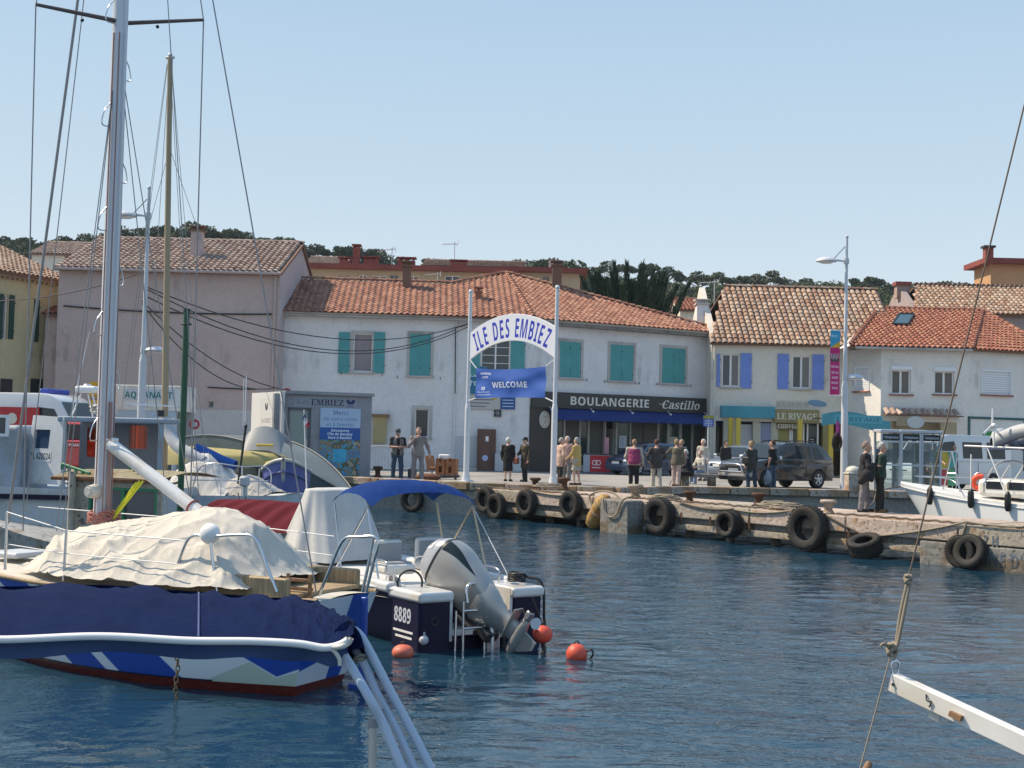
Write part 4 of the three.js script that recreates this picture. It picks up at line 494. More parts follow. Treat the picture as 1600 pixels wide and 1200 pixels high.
// ---------------------------------------------------------------- things on the quay
const polePaint = mat([.66, .68, .72], .4);
{ // gateway with arched sign
  const a = onY(728, 753, QUAY), b = onY(864, 761, QUAY), F = new Facade('gateway_arch', 'white gateway of two tall posts carrying an arched island name sign', 'gateway', a, b), g = F.g;
  const pole = (s, top) => { const p = mesh('post', [cyl(.105, .10, 2.6, s, .05, 0, 18), cyl(.10, .07, .18, s, 2.65, 0, 18), cyl(.07, .065, top - 2.8, s, 2.8, 0, 16), ball(.085, s, top, 0, 12)], polePaint, g); mesh('base_plate', [rbox(.42, .05, .42, s, .025, 0, .01), cyl(.17, .12, .3, s, .03, 0, 12)], polePaint, p); };
  pole(0, F.at(733, 456)[1]); pole(F.L, F.at(873, 449)[1]);
  const oL = F.at(735, 521), oR = F.at(872, 513), oM = F.at(801, 491), iL = F.at(733, 564), iR = F.at(869, 561), iM = F.at(801, 532), q = (A, M, B, t) => { const c = [2 * M[0] - (A[0] + B[0]) / 2, 2 * M[1] - (A[1] + B[1]) / 2]; return [0, 1].map((k) => (1 - t) * (1 - t) * A[k] + 2 * t * (1 - t) * c[k] + t * t * B[k]); };
  const pts = []; for (let i = 0; i <= 30; i++) pts.push(q(oL, oM, oR, i / 30)); for (let i = 30; i >= 0; i--) pts.push(q(iL, iM, iR, i / 30));
  const panel = mesh('arched_panel', extr(pts, .05, .008).translate(0, 0, -.025), MT.whitePlain, g); const sg = new THREE.ShapeGeometry(shape(pts)), p = sg.attributes.position, x0 = Math.min(...pts.map((z) => z[0])), x1 = Math.max(...pts.map((z) => z[0])), y0 = Math.min(...pts.map((z) => z[1])), y1 = Math.max(...pts.map((z) => z[1])), uv = sg.attributes.uv; for (let i = 0; i < p.count; i++) uv.setXY(i, (p.getX(i) - x0) / (x1 - x0), (p.getY(i) - y0) / (y1 - y0)); sg.translate(0, 0, .036);
  const W = 1024, H = Math.round(1024 * (y1 - y0) / (x1 - x0)), k = W / (x1 - x0);
  mesh('lettering', sg, printed(W, H, (x) => { x.fillStyle = '#e6e8ee'; x.fillRect(0, 0, W, H); const s = 'ILE DES EMBIEZ', adv = [.45, .75, .8, .5, .95, .8, .85, .5, .8, 1.1, .95, .45, .8, .9]; const tot = adv.reduce((m, n) => m + n, 0); let acc = 0; x.textAlign = 'center'; x.textBaseline = 'middle'; [...s].forEach((c, i) => { const t = lerp(.06, .94, (acc + adv[i] / 2) / tot); acc += adv[i]; const o = q(oL, oM, oR, t), n = q(iL, iM, iR, t), m = [(o[0] + n[0]) / 2, (o[1] + n[1]) / 2], o2 = q(oL, oM, oR, t + .02), ang = Math.atan2(o2[1] - o[1], o2[0] - o[0]); x.save(); x.translate((m[0] - x0) * k, (y1 - m[1]) * k); x.rotate(-ang * .9); x.scale(.80, 1.75); words(x, c, 0, 4, 128, '#2334b4'); x.restore(); }); }, .5), panel);
  // banner
  const r = F.rect(745, 574, 854, 622), bn = tag(new THREE.Group(), 'blue welcome banner tied by its corners below the arch', 'banner'); bn.name = 'banner'; bn.position.copy(F.world(0, 0, 0)); bn.rotation.y = g.rotation.y; scene.add(bn);
  const cloth = grid(60, 30, (u, v) => { const cu = (u - .5) * 2, top = v, f = .025 * Math.sin(3.1 * (Math.abs(cu) * 1.2 + (1 - v) * 1.5)) + .04 * Math.exp(-Math.pow((1 - v) - .55 + .45 * Math.abs(cu), 2) * 20) + .012 * Math.sin(9 * (1 - v) - 6 * Math.abs(cu)) * Math.abs(cu); return V(r.l + r.w * u, r.b + r.h * v - .07 * (1 - cu * cu) * (v > .5 ? (v - .5) * 2 : 0) + .02 * (1 - cu * cu) * (1 - v), .03 + f); });
  mesh('cloth', cloth, printed(1024, 480, (x, W, H) => { x.fillStyle = '#3561b6'; x.fillRect(0, 0, W, H); words(x, 'WELCOME', 500, 275, 128, '#f2f4fa', 'sans-serif', 'bold', 520); words(x, 'embiez', 150, 78, 62, '#eef', 'sans-serif', 'bold', 160); words(x, '.com', 130, 138, 62, '#eef', 'sans-serif', 'bold', 110); x.strokeStyle = '#eef'; x.lineWidth = 12; x.beginPath(); x.arc(110, 326, 20, 0, 6.3); x.stroke(); words(x, 'Paul Ricard', 116, 385, 34, '#dfe5f5', 'sans-serif', 'normal', 170); x.fillStyle = '#dfe5f5'; x.fillRect(30, 426, 190, 8); }, .6, { side: THREE.DoubleSide }), bn);
  for (const [c, d] of [[[r.l, r.t], F.at(735, 562)], [[r.r, r.t], F.at(868, 561)], [[r.l, r.b], F.at(731, 627)], [[r.r, r.b], F.at(866, 628)]]) mesh('tie_cord', rod(V(c[0], c[1], .04), V(d[0], d[1], .03), .02), MT.whitePlain, bn);
}
{ // ticket kiosk
  const a = atU(446, -47.9), b = atU(581, -49.2), F = new Facade('ticket_kiosk', 'grey ticket kiosk with a poster of island views', 'kiosk', a, b), g = F.g, H = F.at(500, 617)[1], gm = mat([.36, .38, .43], .6, { map: T.mottle }), D = 2.4; g.updateMatrixWorld(true);
  const dr = F.rect(448, 637, 485, 745); mesh('front_wall', wallWithHoles([F.L, H], null, [{ l: dr.l, r: dr.r, b: .02, t: dr.t }], .2), gm, g); mesh('side_wall', box(.12, H, D, F.L - .06, H / 2, -D / 2 - .2), gm, g); mesh('back_wall', box(F.L, H, .1, F.L / 2, H / 2, -D - .2), gm, g); mesh('roof', box(F.L + .1, .12, D + .3, F.L / 2, H + .06, -D / 2), gm, g);
  const fm = mat([.10, .11, .13], .5), d = mesh('door', [box(.1, dr.t, .08, dr.l + .05, dr.t / 2, -.08), box(.1, dr.t, .08, dr.r - .05, dr.t / 2, -.08), box(dr.w, .1, .08, dr.s, dr.t - .05, -.08), box(dr.w, 1.0, .06, dr.s, .5, -.08)], fm, g); mesh('pane', box(dr.w - .2, dr.t - 1.1, .02, dr.s, 1 + (dr.t - 1.1) / 2, -.09), mat([.20, .27, .27], .08), d); mesh('handle', rod(V(dr.r - .14, 1.1, 0), V(dr.r - .14, 1.4, 0), .015), MT.steel, d);
  const dr2 = (w, h, dd, u0, v0, u1, v1, nm = 'print', z = .012) => { const r = F.rect(u0, v0, u1, v1); return mesh(nm, plate(r.w, r.h, r.s, r.b + r.h / 2, z), printed(w, h, dd), g); };
  dr2(512, 110, (x, W, H) => { x.fillStyle = '#8f96a3'; x.fillRect(0, 0, W, H); words(x, 'Les', 70, 58, 66, '#6a7180', 'serif', 'italic'); words(x, 'EMBIEZ', 270, 58, 86, '#232b4c', 'serif', 'bold', 270); x.fillStyle = '#26306a'; for (const s of [-1, 1]) { x.beginPath(); x.ellipse(458 + s * 17, 46, 15, 28, s * .5, 0, 6.3); x.fill(); } x.strokeStyle = '#26306a'; x.lineWidth = 4; x.beginPath(); x.moveTo(430, 102); x.lineTo(486, 78); x.moveTo(486, 102); x.lineTo(430, 78); x.stroke(); }, 459, 620, 558, 637, 'lettering');
  dr2(512, 900, (x, W, H) => { x.fillStyle = '#a9c3dd'; x.fillRect(0, 0, W, 250); words(x, 'Merci', 256, 58, 76, '#24558f', 'sans-serif', 'normal'); words(x, 'de votre visite', 256, 138, 68, '#3f78b4', 'sans-serif', 'normal', 470); words(x, 'et à bientôt', 256, 210, 68, '#3f78b4', 'sans-serif', 'normal', 400); x.fillStyle = '#2159a6'; x.fillRect(0, 250, W, 160); words(x, 'Découvrez', 256, 288, 46, '#eef4fb'); words(x, "l'île de Bendor", 256, 334, 46, '#eef4fb'); words(x, 'face à Bandol', 256, 380, 46, '#eef4fb'); const cols = ['#5f7f9c', '#3f8fc4', '#7d8a78', '#8a7a66', '#36a0c8', '#4d6a4c', '#6d5a52', '#a8a08c']; for (let j = 0; j < 26; j++) for (let i = 0; i < 27; i++) { const n = fbm(i * .16 + 3, j * .17, 2.2, 3); x.fillStyle = i > 8 && i < 18 && j > 5 && j < 15 ? (n > 0 ? '#3aa6cf' : '#49b3d6') : cols[clamp((n * 1.7 + .5) * 8 | 0, 0, 7)]; x.fillRect(i * 19, 410 + j * 19, 20, 20); } }, 499, 638, 562, 747, 'poster', .02);
  // angled side panel, catching the sun
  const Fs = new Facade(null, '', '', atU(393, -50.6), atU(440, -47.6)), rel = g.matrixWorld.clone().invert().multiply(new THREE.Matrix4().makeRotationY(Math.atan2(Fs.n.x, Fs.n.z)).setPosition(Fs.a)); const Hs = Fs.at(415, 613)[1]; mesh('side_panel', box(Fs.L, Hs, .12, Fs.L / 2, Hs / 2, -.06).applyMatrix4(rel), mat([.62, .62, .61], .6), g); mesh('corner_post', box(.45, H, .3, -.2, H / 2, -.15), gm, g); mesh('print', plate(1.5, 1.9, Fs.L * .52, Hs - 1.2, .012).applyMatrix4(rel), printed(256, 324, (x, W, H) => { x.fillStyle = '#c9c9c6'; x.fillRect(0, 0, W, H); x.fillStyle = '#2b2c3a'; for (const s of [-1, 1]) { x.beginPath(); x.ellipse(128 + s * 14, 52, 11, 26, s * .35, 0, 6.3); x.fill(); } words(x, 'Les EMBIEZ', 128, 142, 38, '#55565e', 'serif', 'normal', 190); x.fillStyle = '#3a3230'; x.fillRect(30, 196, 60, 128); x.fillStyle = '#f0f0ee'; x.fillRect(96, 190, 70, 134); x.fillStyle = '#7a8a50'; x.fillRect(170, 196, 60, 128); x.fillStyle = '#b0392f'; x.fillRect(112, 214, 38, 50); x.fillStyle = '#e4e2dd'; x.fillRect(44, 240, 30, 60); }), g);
}
// street lamps
function streetLamp(u, vBase, vTop, z, label, dir) {
  const base = onZ(u, vBase, z).setY(QUAY), top = 9.4, g = thing('street_lamp', label, 'street lamp', base, 0, 'double street lamps'); const pm = mat([.60, .62, .66], .4);
  mesh('post', [cyl(.13, .12, 3.8, 0, 0, 0, 16), cyl(.12, .075, .25, 0, 3.8, 0, 16), cyl(.075, .05, top - 4.05, 0, 4.05, 0, 14), ball(.07, 0, top, 0, 10)], pm, g); mesh('base_plate', [rbox(.45, .04, .45, 0, .02, 0, .01)], pm, g);
  const head = (s, y, L, r, nm) => { const h = mesh('lamp_head', lathe([[0, r * .62], [r * .5, r * .54], [r * .86, r * .28], [r, 0], [r * .95, -.02], [0, -.02]], 22).scale(1.25, .85, 1).translate(s * L, y, 0), pm, g); mesh('lens', lathe([[0, -r * .22], [r * .5, -r * .16], [r * .8, 0]], 18).scale(1.2, 1, 1).translate(s * L, y - .025, 0), mat([.75, .77, .78], .25), h); mesh('arm', [rod(V(0, y + .02, 0), V(s * (L - r), y + .05, 0), .04), cyl(.1, .1, .2, 0, y - .08, 0, 12)], pm, g); };
  head(dir, top - .93, .75, .32, 'high'); head(-dir, top - 5.25, .36, .26, 'low'); mesh('stay_wire', rod(V(0, top - .3, 0), V(dir * .5, top - .86, 0), .014), MT.dark, g); return g;
}
streetLamp(1318, 763, 0, -47.4, 'tall grey double street lamp with a pink festival pennant', -1); const lampL = streetLamp(219, 690, 0, -41, 'tall grey double street lamp with wires, beside the pink house', -1);
{ // pennant and hose on the lamp
  const F = new Facade(null, '', '', V(-40, 0, -47.4), V(40, 0, -47.4)), r = F.rect(1298, 517, 1313, 617); const p = onZ(1305.5, 567, -47.4); const f = thing('pennant', 'pink and turquoise festival pennant on the street lamp', 'pennant', V(p.x - .02, QUAY, -47.4)); const h = r.h, w = r.w;
  mesh('cloth', grid(4, 12, (u, v) => V(w * (u - .5), r.b + h * v, .03 * Math.sin(v * 7 + u))), printed(128, 768, (x, W, H) => { x.fillStyle = '#cf1f72'; x.fillRect(0, 0, W, H); x.fillStyle = '#3aa5cf'; x.fillRect(0, 0, W, 200); words(x, 'Brut', 52, 60, 44, '#cfeaf4', 'sans-serif', 'bold', 80); x.fillStyle = '#e8b52e'; x.beginPath(); x.moveTo(0, 200); x.lineTo(W, 120); x.lineTo(W, 200); x.fill(); x.fillStyle = '#5b4a4e'; x.fillRect(10, 280, 108, 90); x.fillStyle = '#d9b8c0'; for (let i = 0; i < 5; i++) x.fillRect(16 + i * 21, 270 + (i % 2) * 14, 12, 60); words(x, 'FESTIVAL', 64, 430, 40, '#f4dfe8', 'sans-serif', 'bold', 108); ['DE LA', 'MER', 'BRUSC', 'MAI'].forEach((s, i) => words(x, s, 64, 500 + i * 62, 40, '#f4dfe8', 'sans-serif', 'bold', 96)); }, .6, { side: THREE.DoubleSide }), f); mesh('rail', [rod(V(-w / 2, r.t + .02, 0), V(.35, r.t + .02, 0), .02), rod(V(-w / 2, r.b - .02, 0), V(.35, r.b - .02, 0), .02)], polePaint, f);
  const hc = onZ(1308, 691, -47.2), hp = []; for (let i = 0; i < 50; i++) { const a = i / 9 * 6.283; hp.push(V(hc.x + (.15 + .03 * Math.sin(i)) * Math.cos(a), hc.y + (.3 + .04 * Math.cos(i * 1.3)) * Math.sin(a), -47.2 + .02 * Math.sin(i * .9))); } solo('hose_coil', tube(hp, .022, 300, 5), MT.cable, 'black hose coiled on a hook of the street lamp', 'hose'); 
  const s = onZ(1309, 670, -47.2); solo('small_sign', [box(.12, .55, .03, s.x, s.y, s.z)], mat([.45, .05, .25], .6), 'narrow red and violet sign on the lamp post', 'sign');
}
{ // overhead wires
  const a = onZ(225, 447, -41), w = (p, q, d, r, l) => solo('overhead_wire', sag(p, q, d, r, 20, 5), MT.cable, l, 'wire', 'overhead wires'); const wall = (u, v) => onPlane(u, v, FL.a, FL.n).addScaledVector(FL.n, .12);
  [[447, 712, 512, 1.1], [450, 712, 515, 1.5], [462, 733, 510, 1.6]].forEach(([v, u1, v1, d], i) => w(onZ(226, v, -41), wall(u1, v1), d, .022, 'black wire sagging from the lamp post to the bakery, strand ' + ['one', 'two', 'three'][i])); w(onZ(222, 470, -41), onZ(452, 610, -49), .55, .02, 'black wire running down to the ticket kiosk'); w(onZ(222, 474, -41), onZ(430, 606, -50), .9, .02, 'second slack wire running down towards the kiosk'); w(onZ(0, 470, -44), onZ(224, 425, -41), .2, .018, 'black wire from the yellow house to the lamp post'); w(onPlane(100, 478, PF.a, PF.n).addScaledVector(PF.n, .06), onPlane(425, 491, PF.a, PF.n).addScaledVector(PF.n, .06), .12, .035, 'thick black cable clipped across the pink wall'); w(onPlane(325, 605, PF.a, PF.n).addScaledVector(PF.n, .06), onPlane(400, 608, PF.a, PF.n).addScaledVector(PF.n, .06), .02, .03, 'short cable low on the pink wall'); w(wall(712, 512), wall(711, 615), 0, .025, 'black cable running down the bakery wall'); w(wall(712, 512), wall(735, 505), .02, .03, 'cable bracket bundle at the bakery corner');
}
{ // telephone booths
  for (let i = 0; i < 3; i++) { const u = [1386, 1417, 1449][i], b = onZ(u, 750, -46.6 - (i === 2 ? .3 : 0)).setY(QUAY); const g = thing('telephone_booth', ['glass telephone booth at the salon end of the row', 'glass telephone booth standing between two others', 'glass telephone booth beside the striped walker'][i], 'booth', b, .05, 'row of telephone booths'), fm = mat([.55, .57, .61], .45, { metal: .3 }), w = .68, H = 2.15; const post = (x, z) => box(.07, H, .07, x, H / 2, z); mesh('frame', [post(-w / 2, .35), post(w / 2, .35), post(-w / 2, -.35), post(w / 2, -.35), box(w, .06, .06, 0, .98, .35), box(w, .06, .06, 0, .1, .35), box(w, .06, .06, 0, 1.82, .35)], fm, g); mesh('roof', rbox(w + .14, .12, .84, 0, H + .05, 0, .03), fm, g); const hd = mesh('header', box(w - .06, .24, .05, 0, 1.98, .36), MT.dark, g); mesh('lettering', plate(w - .1, .2, 0, 1.98, .388), printed(256, 80, (x, W, H) => { x.fillStyle = '#1d2228'; x.fillRect(0, 0, W, H); words(x, 'Téléphone', W / 2, 42, 46, '#c9d2da'); }), hd); const gp = new THREE.MeshPhysicalMaterial({ transmission: 1, roughness: .04, thickness: 0, color: 0xd8e4e8 }); mesh('pane', box(w - .08, .8, .01, 0, 1.4, .35), gp, g); mesh('pane', box(w - .08, .82, .01, 0, .54, .35), gp, g); for (const s of [-1, 1]) mesh('side_pane', box(.01, 1.75, .62, s * w / 2, .95, 0), gp, g); mesh('telephone', [rbox(.28, .42, .16, 0, 1.3, -.24, .03), rbox(.07, .24, .07, -.2, 1.3, -.2, .02)], MT.grey, g); mesh('back_panel', box(w, .5, .03, 0, 1.3, -.34), fm, g); }
}
// cars
function wheel(parent, x, y, z, R, w, side) { const t = mesh('wheel', lathe([[R * .62, -w / 2], [R * .9, -w / 2], [R, -w * .34], [R, w * .34], [R * .9, w / 2], [R * .62, w / 2]], 28).rotateX(Math.PI / 2), MT.rubber, parent); t.position.set(x, y, z); const spokes = [lathe([[R * .63, -w * .4], [R * .63, w * .45], [R * .57, w * .45], [R * .55, w * .2], [R * .5, -w * .1]], 26).rotateX(Math.PI / 2), cyl(R * .16, R * .16, .05, 0, 0, 0, 12).rotateX(Math.PI / 2).translate(0, 0, w * .36)]; for (let i = 0; i < 5; i++) spokes.push(box(R * .15, R * .48, .03, 0, R * .32, w * .36).rotateZ(i * 1.2566)); const r = mesh('rim', spokes, MT.alu, t); if (side < 0) r.rotation.y = Math.PI; mesh('brake_disc', cyl(R * .55, R * .55, .03, 0, 0, 0, 20).rotateX(Math.PI / 2), MT.dark, t); return t; }
function car(o) { // side view profile in metres, front towards -x; z is across
  const { L, W, low, cab, belt, roofY, R, wx, paint, label, p, heading } = o; const g = thing('parked_car', label, 'car', p, heading, o.group || 'cars parked on the quay'); const hw = W / 2;
  const arch = (s, x) => { const a = R * 1.17; s.lineTo(x + a, low); s.absarc(x, R, Math.sqrt(a * a + (R - low) ** 2), Math.asin((low - R) / Math.hypot(a, R - low)), Math.PI - Math.asin((low - R) / Math.hypot(a, R - low)), false); };
  const sh = new THREE.Shape(); sh.moveTo(o.prof[0][0], o.prof[0][1]); for (const q of o.prof.slice(1)) q.length > 2 ? sh.quadraticCurveTo(...q) : sh.lineTo(...q); arch(sh, wx[1]); arch(sh, wx[0]); sh.closePath();
  const taper = (geo, k) => { const a = geo.attributes.position; for (let i = 0; i < a.count; i++) { const x = a.getX(i), t = Math.abs(x) / (L / 2); let z = a.getZ(i) * (1 - k * Math.pow(Math.min(1, t), 5)); a.setXYZ(i, x, a.getY(i), z); } geo.computeVertexNormals(); return toCreasedNormals(geo, .6); };
  const lower = taper(new THREE.ExtrudeGeometry(sh, { depth: W - .12, steps: 1, bevelEnabled: true, bevelSize: .05, bevelThickness: .06, bevelSegments: 3, curveSegments: 14 }).translate(0, 0, -hw + .06), .10); const body = mesh('body', lower, paint, g);
  const kz = o.tumble || .2, tum = (geo) => { const a = geo.attributes.position; for (let i = 0; i < a.count; i++) { const y = a.getY(i); a.setZ(i, a.getZ(i) * (1 - kz * clamp((y - belt) / (roofY - belt), 0, 1.1))); } geo.computeVertexNormals(); return geo; };
  const cs = new THREE.Shape(); cs.moveTo(...cab[0]); for (const q of cab.slice(1)) q.length > 2 ? cs.quadraticCurveTo(...q) : cs.lineTo(...q); cs.closePath(); mesh('cabin', toCreasedNormals(tum(new THREE.ExtrudeGeometry(cs, { depth: W - .2, bevelEnabled: true, bevelSize: .03, bevelThickness: .05, bevelSegments: 2 }).translate(0, 0, -hw + .1)), .6), paint, g);
  for (const w of o.windows) for (const s of [1, -1]) { const q = tum(new THREE.ShapeGeometry(shape(w)).translate(0, 0, s * (hw - .044))); mesh('side_window', q, MT.glass, g); }
  const lineGlass = (a, b, nm, off) => { const d = V(b[0] - a[0], b[1] - a[1], 0).normalize(), n = V(-d.y, d.x, 0); if (n.y < 0) n.negate(); mesh(nm, grid(6, 4, (u, v) => { const y = lerp(a[1], b[1], v), x = lerp(a[0], b[0], v), h = (hw - .14) * (1 - kz * clamp((y - belt) / (roofY - belt))); return V(x + n.x * off, y + n.y * off, lerp(-h, h, u)); }), MT.glass, g); }; lineGlass(o.screen[0], o.screen[1], 'windscreen', .045); lineGlass(o.rear[0], o.rear[1], 'rear_window', .045);
  for (const x of wx) for (const s of [1, -1]) wheel(g, x, R, s * (hw - .12), R, .22, s); mesh('wheel_well', box(L * .8, .4, W - .3, 0, low + .25, 0), MT.black, g);
  const fx = -L / 2; for (const s of [1, -1]) { mesh('headlight', new THREE.SphereGeometry(.15, 14, 10).scale(.75, .62, 1.15).translate(fx + .17, o.lampY, s * (hw - .30)), o.lampM || mat([.75, .78, .8], .08), g); mesh('tail_light', rbox(.06, .34, .16, L / 2 - .05, o.lampY + .18, s * (hw - .18), .02), MT.red, g); mesh('wing_mirror', rbox(.12, .14, .2, o.mirror, belt + .08, s * (hw + .06), .04), o.mirrorM || paint, g); mesh('door_handle', box(.18, .03, .03, .35, belt - .1, s * (hw + .012)), paint, g); mesh('door_seam', [box(.012, belt - low - .12, .012, o.mirror + .12, (belt + low) / 2 + .03, s * (hw + .004)), box(.012, belt - low - .12, .012, .62, (belt + low) / 2 + .03, s * (hw + .004))], MT.black, g); }
  mesh('grille', rbox(.05, .14, W * .5, fx - .03, o.lampY - .04, 0, .02), MT.black, g); mesh('bumper', rbox(.16, .2, W * .93, fx + .03, low + .17, 0, .06), o.bumperM || paint, g); mesh('bumper', rbox(.16, .2, W * .93, L / 2 - .03, low + .17, 0, .06), o.bumperM || paint, g); const np = mesh('number_plate', box(.02, .12, .5, fx - .06, low + .32, 0), MT.whitePlain, g); return g;
}
const paintM = (c, m = .4) => mat(c, .28, { metal: m, clearcoat: 1, clearcoatRoughness: .06 });
const headingOf = (dx, dz) => Math.atan2(dz, -dx); // turns local -x into (dx, dz)
const suvP = { prof: [[-2.12, .34], [-2.16, .66], [-2.14, .86, -1.98, .92], [-1.1, 1.04], [2.02, 1.08], [2.16, 1.0, 2.16, .7], [2.12, .34]], cab: [[-1.15, 1.03], [-.42, 1.58], [-.2, 1.67, .3, 1.68], [1.3, 1.66], [1.62, 1.62, 2.08, 1.08]], windows: [[[-.92, 1.08], [-.36, 1.52], [.1, 1.58], [.1, 1.07]], [[.17, 1.07], [.17, 1.585], [.95, 1.57], [1.02, 1.08]], [[1.1, 1.09], [1.05, 1.565], [1.35, 1.54], [1.68, 1.1]]] };
{ const m = onY(1241, 764, QUAY), h = V(-.83, 0, .56).normalize(), lat = V(-.56, 0, -.83).normalize(); m.addScaledVector(lat, .9); const g = car({ L: 4.3, W: 1.8, low: .34, belt: 1.05, roofY: 1.67, R: .35, wx: [-1.33, 1.3], ...suvP, screen: [[-1.08, 1.08], [-.42, 1.58]], rear: [[2.03, 1.12], [1.62, 1.58]], lampY: .80, mirror: -.85, tumble: .17, paint: paintM([.018, .022, .028], .3), mirrorM: MT.alu, bumperM: MT.grey, label: 'dark off-road estate car with roof rails and a chrome bull bar', p: m, heading: headingOf(h.x, h.z) });
  mesh('bull_bar', [tube([V(-2.2, .45, -.62), V(-2.34, .62, -.6), V(-2.34, .82, -.5), V(-2.34, .88, 0), V(-2.34, .82, .5), V(-2.34, .62, .6), V(-2.2, .45, .62)], .035, 40), rod(V(-2.33, .6, -.6), V(-2.33, .6, .6), .03)], MT.steel, g); for (const s of [1, -1]) mesh('roof_rail', tube([V(-.2, 1.66, s * .62), V(-.1, 1.73, s * .62), V(1.2, 1.72, s * .62), V(1.3, 1.66, s * .62)], .022, 24), MT.dark, g); }
const hatch = { prof: [[-1.78, .26], [-1.84, .5], [-1.82, .70, -1.62, .78], [-1.02, .94], [1.72, .98], [1.82, .9, 1.82, .6], [1.8, .26]], cab: [[-1.2, .92], [-.42, 1.38], [-.1, 1.51, .3, 1.52], [1.15, 1.48], [1.5, 1.42, 1.76, .98]], windows: [[[-.98, .98], [-.35, 1.36], [.12, 1.43], [.12, .98]], [[.19, .98], [.19, 1.435], [.9, 1.41], [1.15, 1.02]]] };
const hatchO = (o) => car({ L: 3.7, W: 1.7, low: .26, belt: .95, roofY: 1.51, R: .30, wx: [-1.16, 1.2], ...hatch, screen: [[-1.1, .99], [-.42, 1.39]], rear: [[1.71, 1.03], [1.42, 1.42]], lampY: .66, mirror: -.82, tumble: .2, ...o });
hatchO({ paint: paintM([.07, .10, .17]), label: 'dark blue-grey hatchback parked in front of the bakery', p: onY(1002, 742, QUAY).add(V(.2, 0, -.2)), heading: headingOf(-.8, .6) });
hatchO({ paint: paintM([.26, .31, .40], .4), label: 'silver-blue hatchback parked behind the dark off-road car', p: onY(1156, 747, QUAY).add(V(.2, 0, -.6)), heading: headingOf(-.72, .69) });
{ // white van beyond the moored boat
  const p = onZ(1570, 745, -44.2).setY(QUAY); p.z = -50; const g = car({ L: 4.9, W: 1.95, low: .3, belt: 1.15, roofY: 2.1, R: .34, wx: [-1.6, 1.45], prof: [[-2.4, .3], [-2.46, .7], [-2.4, 1.0, -2.1, 1.08], [-1.7, 1.14], [2.4, 1.16], [2.45, .6], [2.4, .3]], cab: [[-1.75, 1.13], [-1.15, 1.98], [-1.0, 2.1, -.7, 2.12], [2.2, 2.12], [2.4, 2.1, 2.42, 1.8], [2.42, 1.14]], windows: [[[-1.45, 1.2], [-1.05, 1.85], [-.5, 1.9], [-.5, 1.18]], [[-.1, 1.25], [-.1, 1.88], [.9, 1.88], [.9, 1.25]], [[1.15, 1.25], [1.15, 1.88], [2.1, 1.88], [2.1, 1.25]]], screen: [[-1.68, 1.2], [-1.15, 1.95]], rear: [[2.44, 1.3], [2.43, 1.9]], lampY: .75, mirror: -1.4, tumble: .1, paint: paintM([.66, .67, .68], 0), label: 'white minibus parked behind the moored white boat', p, heading: headingOf(-.9, .43) }); }
{ // fire service van and red car, seen over the workboat
  const p = onZ(60, 690, -45).setY(QUAY); const g = car({ L: 5.2, W: 2.0, low: .32, belt: 1.2, roofY: 2.45, R: .36, wx: [-1.7, 1.5], prof: [[-2.55, .32], [-2.62, .8], [-2.5, 1.12, -2.2, 1.16], [-1.8, 1.2], [2.55, 1.22], [2.6, .6], [2.55, .32]], cab: [[-1.85, 1.19], [-1.2, 2.2], [-1.0, 2.42, -.6, 2.45], [2.4, 2.45], [2.58, 2.42, 2.58, 2.2], [2.58, 1.2]], windows: [[[-1.5, 1.28], [-1.05, 2.0], [-.5, 2.05], [-.5, 1.25]]], screen: [[-1.75, 1.3], [-1.2, 2.2]], rear: [[2.6, 1.4], [2.59, 2.2]], lampY: .8, mirror: -1.5, tumble: .08, paint: paintM([.70, .71, .72], 0), label: 'white fire service van with red side band and blue light', p, heading: headingOf(.98, .2), group: 'fire service vehicles' }); g.scale.setScalar(1.12); for (const s of [1, -1]) mesh('red_band', box(3.0, .7, .02, .9, 1.68, s * .985), MT.red, g); mesh('emblem', new THREE.CylinderGeometry(.17, .17, .03, 20).rotateX(Math.PI / 2).translate(.3, 1.68, -1.0), MT.offwhite, g); mesh('blue_light', rbox(.35, .16, 1.2, -.5, 2.55, 0, .05), mat([.03, .06, .40], .15), g);
  const q = onZ(112, 690, -44).setY(QUAY); q.z = -42.5; const r = thing('fire_car', 'red fire service car seen through the workboat cabin', 'car', V(onZ(112, 690, -42.5).x, QUAY, -42.5), 0, 'fire service vehicles'); mesh('body', [rbox(1.8, .9, 3.6, 0, .75, -1.6, .12, 3), rbox(1.55, .75, 2.0, 0, 1.45, -1.9, .2, 3)], paintM([.45, .02, .02], 0), r); mesh('windscreen', plate(1.3, .5, 0, 1.48, -.88), MT.glass, r); mesh('lettering', plate(1.4, .2, 0, 1.05, .206), printed(512, 72, (x, W, H) => { x.fillStyle = '#9d1c1c'; x.fillRect(0, 0, W, H); words(x, 'SAPEURS-POMPIERS', W / 2, 38, 52, '#e6dada', 'sans-serif', 'bold', 490); }), r); for (const s of [-1, 1]) { mesh('indicator', rbox(.36, .1, .04, s * .6, .8, .2, .02), mat([.8, .4, .03], .3), r); mesh('wheel', cyl(.32, .32, .2, 0, 0, 0, 20).rotateZ(Math.PI / 2).translate(s * .8 + .1, .32, -.6), MT.rubber, r); }
}
